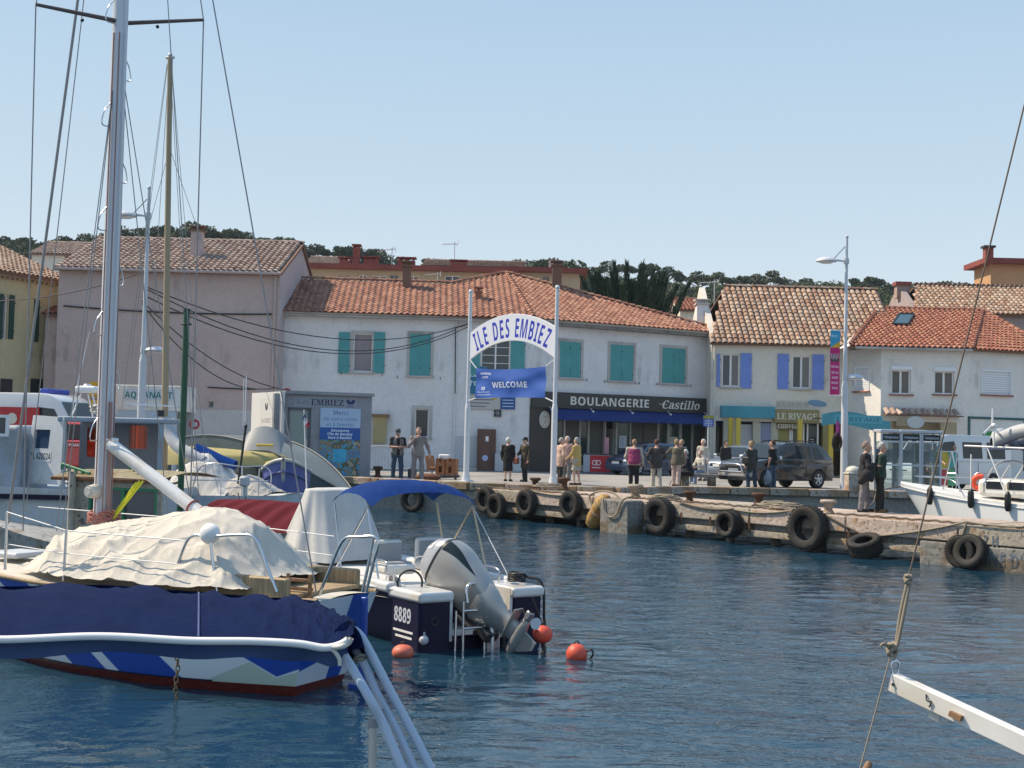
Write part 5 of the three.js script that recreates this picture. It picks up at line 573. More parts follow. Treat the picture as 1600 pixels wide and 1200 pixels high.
{ // diving-trip kiosk and yellow board
  const F = new Facade('boat_trip_kiosk', 'white boat-trip kiosk with green lettering on its roof box', 'kiosk', atU(178, -44), atU(281, -44)), g = F.g, t = F.at(230, 602)[1], m = F.at(230, 642)[1]; mesh('roof_box', rbox(F.L, t - m, 2.2, F.L / 2, (t + m) / 2, -1.1, .03), MT.white, g); mesh('wall', wallWithHoles([F.L - .1, m], null, [{ l: .2, r: 1.2, b: .9, t: m - .25 }, { l: 1.5, r: 2.1, b: .1, t: m - .2 }], .1), mat([.42, .52, .60], .5), g); mesh('wall', box(F.L - .1, m, .1, F.L / 2, m / 2, -2.1), MT.greyPale, g); windowPart(g, { l: .2, r: 1.2, b: .9, t: m - .25, s: .7, w: 1, h: m - 1.15, y: .9 }, { depth: .05 }); windowPart(g, { l: 1.5, r: 2.1, b: .1, t: m - .2, s: 1.8, w: .6, h: m - .3, y: .1 }, { depth: .05, leaves: 1 });
  mesh('lettering', plate(1.75, .36, F.at(232, 620)[0], F.at(232, 617)[1], .012), printed(512, 104, (x, W, H) => { x.fillStyle = '#c3cbd6'; x.fillRect(0, 0, W, H); words(x, 'AQUANAUT', W / 2, 54, 88, '#13716a', 'sans-serif', 'bold', 480); }), g);
  const Y = new Facade(null, '', '', atU(130, -43), atU(170, -43)), r = Y.rect(139, 597, 174, 637), c = Y.world(r.s, 0, 0), b = thing('notice_board', 'yellow boat-trip board with dark blue letters', 'sign', c.setY(QUAY)); mesh('board', box(r.w, r.h, .05, 0, r.b + r.h / 2, 0), MT.yellow, b); mesh('lettering', plate(r.w - .02, r.h - .02, 0, r.b + r.h / 2, .03), printed(256, 288, (x, W, H) => { x.fillStyle = '#dba61c'; x.fillRect(0, 0, W, H); words(x, 'VISION', 128, 40, 40, '#c0871c'); words(x, 'SOUS-MARINE', 128, 92, 34, '#b07a1c', 'sans-serif', 'bold', 220); words(x, 'AQUASCOPE', 128, 180, 74, '#283a8a', 'sans-serif', 'bold', 240); x.fillStyle = '#2f4f9a'; x.fillRect(0, 262, W, 26); }), b); mesh('post', box(.08, r.b, .06, 0, r.b / 2, 0), MT.grey, b);
}
function roadSign(u, v, z, R, draw, label, hPost) { const c = onZ(u, v, z), g = thing('road_sign', label, 'road sign', V(c.x, QUAY, z), 0, 'round road signs'); const y = c.y - QUAY; mesh('disc', new THREE.CylinderGeometry(R, R, .03, 28).rotateX(Math.PI / 2).translate(0, y, 0), MT.galv, g); mesh('face', new THREE.CircleGeometry(R, 28).translate(0, y, .018), printed(128, 128, draw), g); mesh('post', rod(V(0, 0, -.04), V(0, y + .1, -.04), .03), MT.galv, g); }
roadSign(304, 663, -41, .17, (x, W, H) => { x.fillStyle = '#a51d28'; x.fillRect(0, 0, W, H); x.fillStyle = '#c9cbd2'; x.fillRect(30, 38, 68, 52); x.fillStyle = '#8d92a5'; for (let i = 0; i < 3; i++) x.fillRect(36, 46 + i * 14, 56, 5); }, 'round red sign with a white panel beside the green post'); roadSign(448, 614, -52, .2, (x, W, H) => { x.fillStyle = '#b3382f'; x.fillRect(0, 0, W, H); x.fillStyle = '#cfcfce'; x.beginPath(); x.arc(64, 64, 40, 0, 6.3); x.fill(); x.fillStyle = '#333'; x.fillRect(36, 60, 56, 10); }, 'round red-ringed sign showing above the grey kiosk');
{ // stop sign by the bakery
  const c = onZ(1107, 658, -54), g = thing('bus_stop_sign', 'blue and yellow stop sign on a thin post at the bakery corner', 'sign', V(c.x, QUAY, -54)); const y = c.y - QUAY; mesh('panel', box(.44, .48, .03, 0, y, 0), MT.blue, g); mesh('print', plate(.43, .47, 0, y, .018), printed(128, 140, (x, W, H) => { x.fillStyle = '#2a4f9c'; x.fillRect(0, 0, W, H); x.fillStyle = '#8f8a2a'; x.fillRect(0, 0, W, 40); x.fillStyle = '#aebbe0'; for (let i = 0; i < 4; i++) x.fillRect(14, 56 + i * 20, 100, 9); }), g); mesh('post', rod(V(0, 0, 0), V(0, y + .24, -.02), .04), MT.galv, g); }
{ // barrier, cart, chair, bag, panel, freezer, bench, bin
  const a = atU(576, -55), g = thing('crowd_barrier', 'grey steel crowd barrier against the bakery wall', 'barrier', a.setY(QUAY)); const L = 2.1; mesh('frame', [tube([V(0, .15, 0), V(0, 1.05, 0), V(.08, 1.1, 0), V(L - .08, 1.1, 0), V(L, 1.05, 0), V(L, .15, 0)], .022, 50), rod(V(0, .18, 0), V(L, .18, 0), .018)], MT.galv, g); for (let i = 1; i < 15; i++) mesh('bar', rod(V(i * L / 15, .18, 0), V(i * L / 15, 1.1, 0), .011, .011, 6), MT.galv, g); for (const x of [.2, L - .2]) mesh('foot', box(.05, .04, .6, x, .02, 0), MT.galv, g);
  const cp = onY(698, 749, QUAY), c = thing('wooden_cart', 'small orange-brown wooden cart with arched panels beside the standing men', 'cart', cp, -.25); const arch = (w, h) => { const s = new THREE.Shape(); s.moveTo(-w / 2, 0); s.lineTo(-w / 2, h * .6); s.absarc(0, h * .6, w / 2, Math.PI, 0, true); s.lineTo(w / 2, 0); s.closePath(); const k = new THREE.Path(); k.absarc(0, h * .68, w * .16, 0, 6.283); s.holes.push(k); const k2 = new THREE.Path([new THREE.Vector2(-w * .2, .1), new THREE.Vector2(-w * .2, h * .42), new THREE.Vector2(w * .2, h * .42), new THREE.Vector2(w * .2, .1)]); s.holes.push(k2); return s; }; const wm = mat([.42, .17, .065], .55, { map: T.wood }); mesh('front_panel', extr(arch(.34, .8), .03).translate(-.19, .16, .22), wm, c); mesh('front_panel', extr(arch(.34, .8), .03).translate(.19, .16, .22), wm, c); mesh('side_panel', [box(.03, .62, .42, -.37, .47, 0), box(.03, .62, .42, .37, .47, 0), box(.74, .62, .03, 0, .47, -.22)], wm, c); mesh('base', rbox(.86, .1, .6, 0, .12, 0, .02), MT.dark, c); mesh('paper_bundle', rbox(.4, .2, .3, -.1, .84, 0, .05), MT.whitePlain, c); for (const s of [-1, 1]) mesh('wheel', cyl(.1, .1, .05, 0, 0, 0, 14).rotateZ(Math.PI / 2).translate(s * .4, .1, .1), MT.rubber, c);
  const ch = thing('folding_chair', 'orange folding chair next to the wooden cart', 'chair', onY(679, 747, QUAY).add(V(0, 0, -.5)), .7); mesh('backrest', box(.42, .6, .03, 0, .62, -.2).rotateX(-.25), wm, ch); mesh('seat', rbox(.42, .04, .4, 0, .4, .08, .01), wm, ch); for (const s of [-1, 1]) { mesh('leg', rod(V(s * .2, 0, -.2), V(s * .2, .42, .25), .015), MT.dark, ch); mesh('leg', rod(V(s * .2, 0, .25), V(s * .2, .45, -.12), .015), MT.dark, ch); }
  const bg1 = solo('bag', rbox(.34, .36, .24, 0, .18, 0, .08, 3), MT.dark, 'black bag on the ground between the two standing men', 'bag'); bg1.position.copy(onY(641, 748, QUAY)).add(V(0, 0, -.9)); const bk = solo('sack', new THREE.SphereGeometry(.42, 16, 10).scale(1.2, .34, .8).translate(0, .1, 0), mat([.16, .07, .04], .9, { map: T.cloth }), 'brown heap of sacking on the ground by the cart', 'sack'); bk.position.copy(onY(668, 750, QUAY)).add(V(0, 0, -.2));
  const pr = FL.rect(745, 669, 774, 731), lp = thing('leaning_panel', 'tall brown panel with white stickers leaning on the bakery wall', 'panel', FL.world(pr.s, 0, .55), bg.rotation.y); mesh('panel', rbox(pr.w, pr.h + .1, .05, 0, (pr.h + .1) / 2, 0, .01).rotateX(-.12), mat([.17, .085, .06], .7, { map: T.wood }), lp); mesh('sticker', plate(.14, .24, .02, 1.55, .034).rotateX(-.12), MT.whitePlain, lp); mesh('sticker', new THREE.CircleGeometry(.14, 18).translate(-.06, .62, .034).rotateX(-.12), mat([.45, .5, .75], .6), lp);
  const wb = solo('white_crate', rbox(.42, .85, .4, 0, .43, 0, .03), MT.greyPale, 'pale plastic crate beside the leaning panel', 'crate'); wb.position.copy(FL.world(FL.at(779, 715)[0], 0, .6));
  const fz = thing('ice_cream_freezer', 'red and white ice-cream freezer outside the bakery', 'freezer', onZ(934, 735, -62).setY(QUAY), -.2); mesh('body', rbox(1.35, .85, .7, 0, .47, 0, .05), MT.greyPale, fz); mesh('print', plate(1.3, .8, 0, .47, .354), printed(256, 160, (x, W, H) => { x.fillStyle = '#a9adb8'; x.fillRect(0, 0, W, H); x.fillStyle = '#b81d2c'; x.fillRect(60, 0, 196, H); x.strokeStyle = '#e9d9d9'; x.lineWidth = 9; x.beginPath(); x.arc(106, 70, 22, 0, 6.3); x.stroke(); x.beginPath(); x.arc(140, 70, 22, 0, 6.3); x.stroke(); x.fillStyle = '#e9d9d9'; x.fillRect(80, 112, 84, 10); }), fz); mesh('lid', rbox(1.38, .06, .73, 0, .93, 0, .02), MT.glassPane, fz);
  const st = thing('price_stand', 'slim red and white stand at the bakery door', 'stand', onZ(947, 735, -63).setY(QUAY)); mesh('panel', box(.22, 1.5, .12, 0, 1.0, 0), mat([.55, .25, .28], .6), st); mesh('base', cyl(.25, .2, .1, 0, 0, 0, 16), MT.grey, st);
  const bp = onY(1092, 760, QUAY), b = thing('bench', 'low grey stone bench at the quay edge', 'bench', bp.add(V(0, 0, -.2)), .05); mesh('seat', rbox(1.5, .13, .55, 0, .40, 0, .03), MT.concreteGrey, b); for (const s of [-1, 1]) mesh('leg', rbox(.25, .34, .45, s * .5, .17, 0, .03), MT.concreteGrey, b);
  const bn = thing('litter_bin', 'square pinkish stone litter bin with white lid by the two men', 'bin', onY(1337, 769, QUAY).add(V(0, 0, -.4)), .1); mesh('body', rbox(.48, .62, .48, 0, .31, 0, .03), MT.concretePink, bn); mesh('lid', rbox(.54, .06, .54, 0, .65, 0, .02), MT.offwhite, bn); mesh('liner', new THREE.SphereGeometry(.27, 14, 8).scale(1, .75, 1).translate(0, .72, 0), MT.offwhite, bn);
  const tw = thing('towel_stand', 'beach towel stand with bright yellow and turquoise towels', 'stand', onZ(1481, 745, -48).setY(QUAY), .2); mesh('frame', [rod(V(-.35, 0, 0), V(-.35, 1.5, 0), .02), rod(V(.35, 0, 0), V(.35, 1.5, 0), .02), rod(V(-.35, 1.5, 0), V(.35, 1.5, 0), .02)], MT.galv, tw); [[.65, .5, .08], [.1, .45, .4], [.6, .1, .1], [.15, .5, .25]].forEach((c, i) => mesh('towel', grid(4, 8, (u, v) => V(-.3 + i % 2 * .3 + u * .3, 1.48 - (i > 1 ? .65 : 0) - v * .6, .03 + .03 * Math.sin(u * 6 + v * 3 + i))), mat(c, .9), tw));
  const post = thing('mooring_post', 'dark green painted steel post with a ring collar', 'post', V(onZ(288, 600, -23.2).x, -1.5, -23.2)); const topY = onZ(288, 485, -23.2).y + 1.5; mesh('shaft', cyl(.06, .055, topY, 0, 0, 0, 14), mat([.008, .075, .035], .4), post); mesh('collar', [new THREE.TorusGeometry(.09, .015, 6, 16).rotateX(Math.PI / 2).translate(0, topY - .25, 0), cyl(.065, .065, .05, 0, topY - .02, 0, 14)], mat([.015, .05, .03], .5), post);
}
// ---------------------------------------------------------------- people: bones with radii, joined by a smooth minimum and meshed
function sdfMesh(bones, k, cell, cut) {
  let lo = V(1e9, 1e9, 1e9), hi = V(-1e9, -1e9, -1e9); for (const b of bones) { const r = Math.max(b[2], b[3]) + cell * 2 + .02; for (const p of [b[0], b[1]]) { lo.min(V(p.x - r, p.y - r, p.z - r)); hi.max(V(p.x + r, p.y + r, p.z + r)); } }
  const nx = Math.ceil((hi.x - lo.x) / cell) + 1, ny = Math.ceil((hi.y - lo.y) / cell) + 1, nz = Math.ceil((hi.z - lo.z) / cell) + 1, D = new Float32Array(nx * ny * nz).fill(1);
  const pre = bones.map(([a, b, ra, rb, sq]) => { const d = b.clone().sub(a); return [a.x, a.y, a.z, d.x, d.y, d.z, Math.max(1e-9, d.lengthSq()), ra, rb, sq || 1]; });
  let o = 0; for (let z = 0; z < nz; z++) for (let y = 0; y < ny; y++) for (let x = 0; x < nx; x++, o++) {
    const X = lo.x + x * cell, Y = lo.y + y * cell, Z = lo.z + z * cell; let d = 1;
    for (const b of pre) { const px = X - b[0], py = Y - b[1], pz = Z - b[2]; let t = (px * b[3] + py * b[4] + pz * b[5]) / b[6]; t = t < 0 ? 0 : t > 1 ? 1 : t; const qx = px - b[3] * t, qy = py - b[4] * t, qz = (pz - b[5] * t) / b[9]; const e = Math.sqrt(qx * qx + qy * qy + qz * qz) - (b[7] + (b[8] - b[7]) * t); const h = Math.max(0, k - Math.abs(d - e)) / k; d = Math.min(d, e) - h * h * k * .25; }
    if (cut) d = cut(X, Y, Z, d); D[o] = d;
  }
  const id = new Int32Array(nx * ny * nz).fill(-1), P = [], I = [], at = (x, y, z) => x + nx * (y + ny * z), E = [[0, 1], [0, 2], [0, 4], [1, 3], [1, 5], [2, 3], [2, 6], [3, 7], [4, 5], [4, 6], [5, 7], [6, 7]];
  for (let z = 0; z + 1 < nz; z++) for (let y = 0; y + 1 < ny; y++) for (let x = 0; x + 1 < nx; x++) {
    const v = []; let m = 0; for (let c = 0; c < 8; c++) { v[c] = D[at(x + (c & 1), y + (c >> 1 & 1), z + (c >> 2))]; if (v[c] < 0) m |= 1 << c; } if (m === 0 || m === 255) continue;
    let sx = 0, sy = 0, sz = 0, n = 0; for (const [a, b] of E) if ((m >> a & 1) !== (m >> b & 1)) { const t = v[a] / (v[a] - v[b]); sx += lerp(a & 1, b & 1, t); sy += lerp(a >> 1 & 1, b >> 1 & 1, t); sz += lerp(a >> 2, b >> 2, t); n++; }
    id[at(x, y, z)] = P.length / 3; P.push(lo.x + (x + sx / n) * cell, lo.y + (y + sy / n) * cell, lo.z + (z + sz / n) * cell);
  }
  const quad = (a, b, c, d, f) => { if (a < 0 || b < 0 || c < 0 || d < 0) return; f ? I.push(a, b, c, a, c, d) : I.push(a, c, b, a, d, c); };
  for (let z = 1; z + 1 < nz; z++) for (let y = 1; y + 1 < ny; y++) for (let x = 1; x + 1 < nx; x++) { const s = D[at(x, y, z)] < 0;
    if (s !== D[at(x + 1, y, z)] < 0) quad(id[at(x, y - 1, z - 1)], id[at(x, y, z - 1)], id[at(x, y, z)], id[at(x, y - 1, z)], s);
    if (s !== D[at(x, y + 1, z)] < 0) quad(id[at(x - 1, y, z - 1)], id[at(x - 1, y, z)], id[at(x, y, z)], id[at(x, y, z - 1)], s);
    if (s !== D[at(x, y, z + 1)] < 0) quad(id[at(x - 1, y - 1, z)], id[at(x, y - 1, z)], id[at(x, y, z)], id[at(x - 1, y, z)], s); }
  const g = new THREE.BufferGeometry(); g.setAttribute('position', new THREE.Float32BufferAttribute(P, 3)); g.setIndex(I); g.computeVertexNormals(); return g;
}
const skinTones = [[.50, .30, .22], [.56, .36, .28], [.42, .24, .16]];
const paintAll = (g, c, spots = []) => { const p = g.attributes.position, a = new Float32Array(p.count * 3); for (let i = 0; i < p.count; i++) { let q = c; for (const [x, y, z, r, col] of spots) if (Math.hypot(p.getX(i) - x, p.getY(i) - y, p.getZ(i) - z) < r) q = col; a.set(q, i * 3); } g.setAttribute('color', new THREE.BufferAttribute(a, 3)); return g; };
const bodyMat = mat([1, 1, 1], .65, { vertexColors: true });
const clothCache = new Map(); const clothM = (c) => { const k = c.join(); if (!clothCache.has(k)) clothCache.set(k, mat(c, .9, { map: T.cloth })); return clothCache.get(k); };
// pose: elbow/wrist offsets per side in body frame (x to the person's left = +x, z forward)
function person(o) {
  const g = thing('person', o.label, 'person', o.p, o.turn, o.group || 'people on the quay'), s = o.h / 1.74, sit = o.sit, wd = (o.wide || 1) * 1.07; const J = (x, y, z) => V(x, y, z);
  const drop = sit ? .92 - .50 : 0, hipY = .92 - drop, lean = o.lean ?? rnd(-.03, .09); const up = (y) => y - drop, fw = (y) => lean * (y - .92);
  const hip = [J(.095 * wd, hipY, 0), J(-.095 * wd, hipY, 0)], step = o.step || [rnd(-.02, .09), rnd(-.1, .02)], feet = o.feet || .11;
  const knee = sit ? [J(.13, .48, .42), J(-.10, .48, .42)] : [J(feet, .49, step[0] * .7 + .02), J(-feet, .49, step[1] * .7 + .02)], ank = sit ? [J(.13, .08, .46), J(-.10, .08, .42)] : [J(feet * 1.05, .08, step[0]), J(-feet * 1.05, .08, step[1])];
  const pel = J(0, up(.98), 0), wai = J(0, up(1.10), fw(1.1)), che = J(0, up(1.32), fw(1.32)), nec = J(0, up(1.46), fw(1.46)), sho = [J(.185 * wd, up(1.42), fw(1.42)), J(-.185 * wd, up(1.42), fw(1.42))];
  const arm = o.arms || {}, def = [{ e: [.06, -.29, -.03], w: [.05, -.54, .05] }, { e: [-.06, -.29, -.03], w: [-.05, -.54, .05] }], el = [], wr = []; [0, 1].forEach((i) => { const a = (i ? arm.r : arm.l) || def[i], S = sho[i]; el[i] = J(S.x + a.e[0], S.y + a.e[1], S.z + a.e[2]); wr[i] = J(S.x + a.w[0], S.y + a.w[1], S.z + a.w[2]); });
  const hd = o.headTurn ?? rnd(-.45, .45), tilt = o.headTilt || 0; const skin = skinTones[o.skin || 0];
  const torso = [[pel, wai, .135 * wd, .125 * wd, .78], [wai, che, .125 * wd, .150 * wd, .72], [che, J(0, up(1.40), fw(1.4)), .145 * wd, .11 * wd, .72], [sho[0], sho[1], .062, .062], [hip[0], hip[1], .105, .105, .9]];
  const neckB = [nec, J(0, up(1.56), fw(1.56) + .01), .052, .05]; const legs = [0, 1].map((i) => [[hip[i], knee[i], .088 * Math.sqrt(wd), .056], [knee[i], ank[i], .056, .036]]).flat(), foot = [0, 1].map((i) => [J(ank[i].x, .045, ank[i].z - .04), J(ank[i].x * 1.12, .035, ank[i].z + .15), .042, .038]), armsB = [0, 1].map((i) => [[sho[i], el[i], .050, .040], [el[i], wr[i], .040, .027]]).flat();
  const body = paintAll(sdfMesh([...torso, neckB, ...legs, ...foot, ...armsB], .05, .026), skin);
  // head
  const hb = [[J(0, .08, -.012), J(0, .055, .005), .088, .082], [J(0, -.01, .03), J(0, -.055, .045), .062, .045], [J(0, .02, .085), J(0, -.012, .108), .012, .017], [J(.08, .02, -.01), J(.084, -.01, -.012), .018, .014], [J(-.08, .02, -.01), J(-.084, -.01, -.012), .018, .014], [J(-.04, .035, .075), J(.04, .035, .075), .014, .014], [J(0, -.06, 0), J(0, -.14, -.01), .05, .05]];
  const hM = new THREE.Matrix4().makeTranslation(0, up(1.63), fw(1.6) + .015).multiply(new THREE.Matrix4().makeRotationY(hd)).multiply(new THREE.Matrix4().makeRotationX(tilt));
  const head = paintAll(sdfMesh(hb, .03, .0125), skin, [[.033, .018, .083, .012, [.04, .03, .03]], [-.033, .018, .083, .012, [.04, .03, .03]], [0, -.042, .092, .016, [.36, .14, .12]]]).applyMatrix4(hM);
  const hands = [0, 1].map((i) => { const f = wr[i].clone().sub(el[i]).normalize(), side = i ? -1 : 1; let pal = V(-side, 0, 0).sub(f.clone().multiplyScalar(-side * f.x)); if (pal.lengthSq() < .05) pal = V(0, -1, 0); pal.normalize(); const ac = f.clone().cross(pal).normalize(), P = (a, b, c) => wr[i].clone().addScaledVector(f, a).addScaledVector(ac, b).addScaledVector(pal, c); const B = [[P(0, 0, 0), P(.075, 0, .004), .027, .030, 1]]; [[-.030, .062], [-.010, .072], [.010, .068], [.029, .052]].forEach(([b, l]) => { B.push([P(.075, b, .004), P(.075 + l * .6, b, .018), .0095, .009]); B.push([P(.075 + l * .6, b, .018), P(.075 + l, b * .9, .045), .009, .0075]); }); const th = (i ? 1 : -1) * -.03; B.push([P(.025, th, .008), P(.06, th * 2.0, .025), .012, .010]); B.push([P(.06, th * 2.0, .025), P(.09, th * 1.9, .04), .010, .008]); return paintAll(sdfMesh(B, .012, .0095), skin); });
  const S3 = new THREE.Matrix4().makeScale(s, s, s), fin = (q) => q.applyMatrix4(S3); mesh('body', fin(merge([body, head, ...hands])), bodyMat, g);
  // clothes
  const grow = (b, r) => b.map((x) => [x[0], x[1], x[2] + r, x[3] + r, x[4]]), sd = rnd(50), part = (nm, b, kk, col, cut) => mesh(nm, fin(sdfMesh(b, kk, .022, (x, y, z, d) => { if (Math.abs(d) < .05) d += .016 * NOISE.noise(x * 11 + sd, y * 7, z * 11) + .010 * NOISE.noise(x * 24, y * 15 + sd, z * 24); return cut ? cut(x, y, z, d) : d; })), clothM(col), g), yNeck = up(1.475);
  const sleeve = (n) => armsB.map((b, i) => i % 2 === 0 ? [b[0], n < 1 ? b[0].clone().lerp(b[1], n) : b[1], b[2], b[3]] : n >= 1.9 ? [b[0], b[0].clone().lerp(b[1], .93), b[2], b[3]] : null).filter(Boolean);
  if (o.bottom !== 'skirt') part('trousers', [...grow(legs.map((b, i) => i % 2 ? [b[0], b[1].clone().setY(b[1].y + .0), b[2] + .012, b[3] + (o.flare || .02)] : b), .016), ...grow([torso[4], [pel, J(0, up(1.04), fw(1.04)), .13 * wd, .125 * wd, .78]], .016)], .04, o.trousers); else part('skirt', [...grow([torso[4]], .03), [J(.02, up(.95), 0), J(.0, up(o.hem || .5), .01), .16 * wd, .19 * wd, .8]], .05, o.trousers, (x, y, z, d) => Math.max(d, up(o.hem || .5) - .05 - y));
  const topB = [...grow(torso, .022), ...grow(sleeve(o.sleeve ?? 1.95), .02), [nec.clone().setY(up(1.43)), nec, .075, .065]]; const hem = o.coat ?? .88; if (hem < .92 && !sit) topB.push([J(0, up(1.05), 0), J(0, up(hem) + .08, 0), .165 * wd, .185 * wd, .78]); else topB.push([wai, pel, .16 * wd, .165 * wd, .8]);
  part(o.coat < .7 ? 'coat' : o.topName || 'jacket', topB, .05, o.top, (x, y, z, d) => Math.max(d, y - yNeck - (Math.abs(x) > .1 ? 9 : 0), (sit ? up(.9) : up(hem)) - y - (Math.abs(x) > .24 * wd || (arm.l && Math.hypot(x, z) > .2) ? 9 : 0)));
  if (o.vest) part('waistcoat', [...grow(torso.slice(0, 3), .050), [wai, pel, .19 * wd, .20 * wd, .85], ...[0, 1].map((i) => [sho[i].clone().setX(sho[i].x * .8), che.clone().setX(sho[i].x * .5), .088, .12])], .05, o.vest, (x, y, z, d) => Math.max(d, y - up(1.45), up(.86) - y, o.vestOpen ? .055 - Math.abs(x) - (z < 0 ? 9 : 0) : -1));
  for (const i of [0, 1]) mesh('shoe', fin(sdfMesh(grow([foot[i]], .014), .02, .02)), clothM(o.shoes || [.03, .025, .02]), g);
  if (o.hair !== null) { const hr = [[J(0, .085, -.02), J(0, .06, -.03), .098, .094], [J(0, .04, -.045), J(0, -.02, -.05), .085, o.long ? .085 : .06]]; if (o.long) hr.push([J(0, -.02, -.05), J(0, -.11, -.055), .08, .07]); mesh('hair', fin(sdfMesh(hr, .03, .0135, (x, y, z, d) => Math.max(d + .004 * Math.sin(x * 160) * Math.sin(y * 140 + z * 150), (z - .025) + Math.max(0, .085 - y) * 1.1 - Math.max(0, y - .12) * 1.6)).applyMatrix4(hM)), clothM(o.hair || [.45, .43, .41]), g); }
  if (o.cap) mesh('cap', fin(merge([sdfMesh([[J(0, .095, -.01), J(0, .08, -.015), .102, .1]], .02, .014, (x, y, z, d) => Math.max(d, .06 - y)), rbox(.14, .014, .1, 0, .07, .12, .006)]).applyMatrix4(hM)), clothM(o.cap), g);
  return { g, wr, el, s, hip };
}
const facing = (dx, dz) => Math.atan2(dx, dz); // turns local +z into (dx, dz)
const ft = (u, v, y = QUAY) => onY(u, v, y);
const A_front = { e: [.08, -.24, .10], w: [-.10, -.30, .30] }, B_front = { e: [-.08, -.24, .10], w: [.10, -.30, .30] };
{
  const P1 = onZ(620, 749, -46.6).setY(QUAY), P2 = onZ(652, 750, -46.4).setY(QUAY);
  const a = person({ label: 'person in grey cap, black shirt and grey waistcoat looking down at a phone', p: P1, turn: .25, h: 1.80, arms: { l: { e: [.07, -.26, .06], w: [-.13, -.26, .28] }, r: { e: [-.07, -.26, .06], w: [.13, -.26, .28] } }, headTilt: .45, top: [.02, .02, .024], sleeve: .85, topName: 'shirt', vest: [.20, .20, .19], vestOpen: 1, trousers: [.035, .07, .13], hair: [.15, .14, .13], cap: [.10, .11, .12], feet: .13, group: 'people on the quay' });
  person({ label: 'person in grey jacket and grey trousers with a hand at the chin', p: P2, turn: .2, h: 1.86, arms: { r: { e: [-.12, -.26, .14], w: [.08, .02, .22] }, l: { e: [.12, -.27, -.04], w: [.20, -.50, -.06] } }, headTurn: -.35, top: [.27, .24, .24], coat: .82, trousers: [.25, .24, .26], hair: [.22, .19, .17], feet: .13, shoes: [.4, .4, .42], wide: 1.05 });
  person({ label: 'person with white hair in a long black coat, seen from behind', p: ft(793, 752), turn: facing(.35, -1), h: 1.58, top: [.012, .012, .014], coat: .42, bottom: 'skirt', hem: .5, trousers: [.02, .02, .02], hair: [.72, .71, .69], skin: 1, wide: 1.05 });
  const w4 = person({ label: 'person in dark olive coat and black beret holding a brown bag', p: ft(820, 753).add(V(0, 0, -.1)), turn: facing(-.8, .6), h: 1.60, top: [.055, .045, .032], coat: .55, trousers: [.02, .018, .018], hair: [.05, .04, .035], cap: [.015, .015, .015], arms: { r: { e: [-.06, -.26, .08], w: [.02, -.34, .26] } }, wide: 1.05 });
  mesh('handbag', rbox(.30, .26, .12, -.16, .78, .30, .05), mat([.14, .045, .03], .5), w4.g);
  person({ label: 'person in pale pink-beige jacket standing behind the gateway post', p: ft(876, 757).add(V(0, 0, -.6)), turn: facing(.8, -.4), h: 1.62, top: [.62, .43, .34], coat: .66, trousers: [.03, .028, .028], hair: [.42, .40, .38], skin: 1, wide: 1.12 });
  person({ label: 'person in red and white shirt half hidden between two coats', p: ft(890, 752).add(V(-.1, 0, -.6)), turn: facing(-.5, .8), h: 1.68, top: [.55, .33, .30], trousers: [.22, .21, .2], hair: [.62, .6, .57], skin: 1 });
  const y7 = person({ label: 'person in mustard yellow coat with black bag and walking stick', p: ft(900, 758), turn: facing(-.75, -.35), h: 1.64, top: [.60, .42, .14], coat: .70, bottom: 'skirt', hem: .6, trousers: [.5, .45, .38], hair: [.40, .40, .40], skin: 1, wide: 1.1, arms: { l: { e: [.04, -.26, .08], w: [-.02, -.40, .28] } } });
  mesh('handbag', rbox(.34, .26, .14, -.12, .72, .12, .05), MT.black, y7.g); mesh('walking_stick', rod(V(.16, .95, .40), V(.18, .02, .52), .014), MT.black, y7.g);
  person({ label: 'person in purple waistcoat over beige sleeves, seen from behind', p: ft(990, 762), turn: facing(.12, -1), h: 1.62, arms: { l: { e: [.09, -.27, .02], w: [.02, -.44, .20] }, r: { e: [-.08, -.28, -.02], w: [-.09, -.52, .06] } }, top: [.55, .46, .40], vest: [.32, .05, .14], trousers: [.018, .016, .02], hair: [.34, .22, .15], wide: 1.15, coat: .84 });
  person({ label: 'person in dark brown jacket and cream trousers, seen from behind', p: ft(1025, 762), turn: facing(-.05, -1), h: 1.64, step: [.08, -.1], arms: { l: { e: [.12, -.25, -.02], w: [.06, -.42, .16] }, r: { e: [-.10, -.26, .02], w: [-.02, -.38, .22] } }, top: [.075, .062, .058], coat: .72, trousers: [.55, .52, .44], hair: [.12, .055, .04], wide: 1.12, flare: .035 });
  person({ label: 'person in olive jacket with a hand on the hip and pale pink trousers', p: ft(1056, 760), turn: facing(.45, -.9), h: 1.66, top: [.15, .135, .10], trousers: [.60, .46, .42], coat: .80, hair: [.36, .24, .14], arms: { l: { e: [.20, -.22, -.06], w: [.05, -.40, .02] } }, wide: 1.05 });
  person({ label: 'person beyond the bench in a dark blue jacket talking to others', p: ft(1066, 757).add(V(.1, 0, -.9)), turn: facing(-.6, .6), h: 1.66, top: [.05, .07, .11], trousers: [.05, .06, .08], hair: [.35, .27, .19] });
  const bench = ft(1075, 760).add(V(.1, 0, -.25));
  const s11 = person({ label: 'seated person with white hair and navy jacket, leaning on a stick', p: bench.clone(), turn: facing(-1, .15), h: 1.70, sit: 1, lean: .28, top: [.016, .02, .035], trousers: [.016, .016, .018], hair: [.75, .73, .70], skin: 1, arms: { l: { e: [.05, -.24, .10], w: [.0, -.34, .36] }, r: { e: [-.05, -.24, .10], w: [.0, -.34, .36] } } }); mesh('walking_stick', rod(V(.06, .62, .52), V(.08, .02, .80), .014), MT.dark, s11.g);
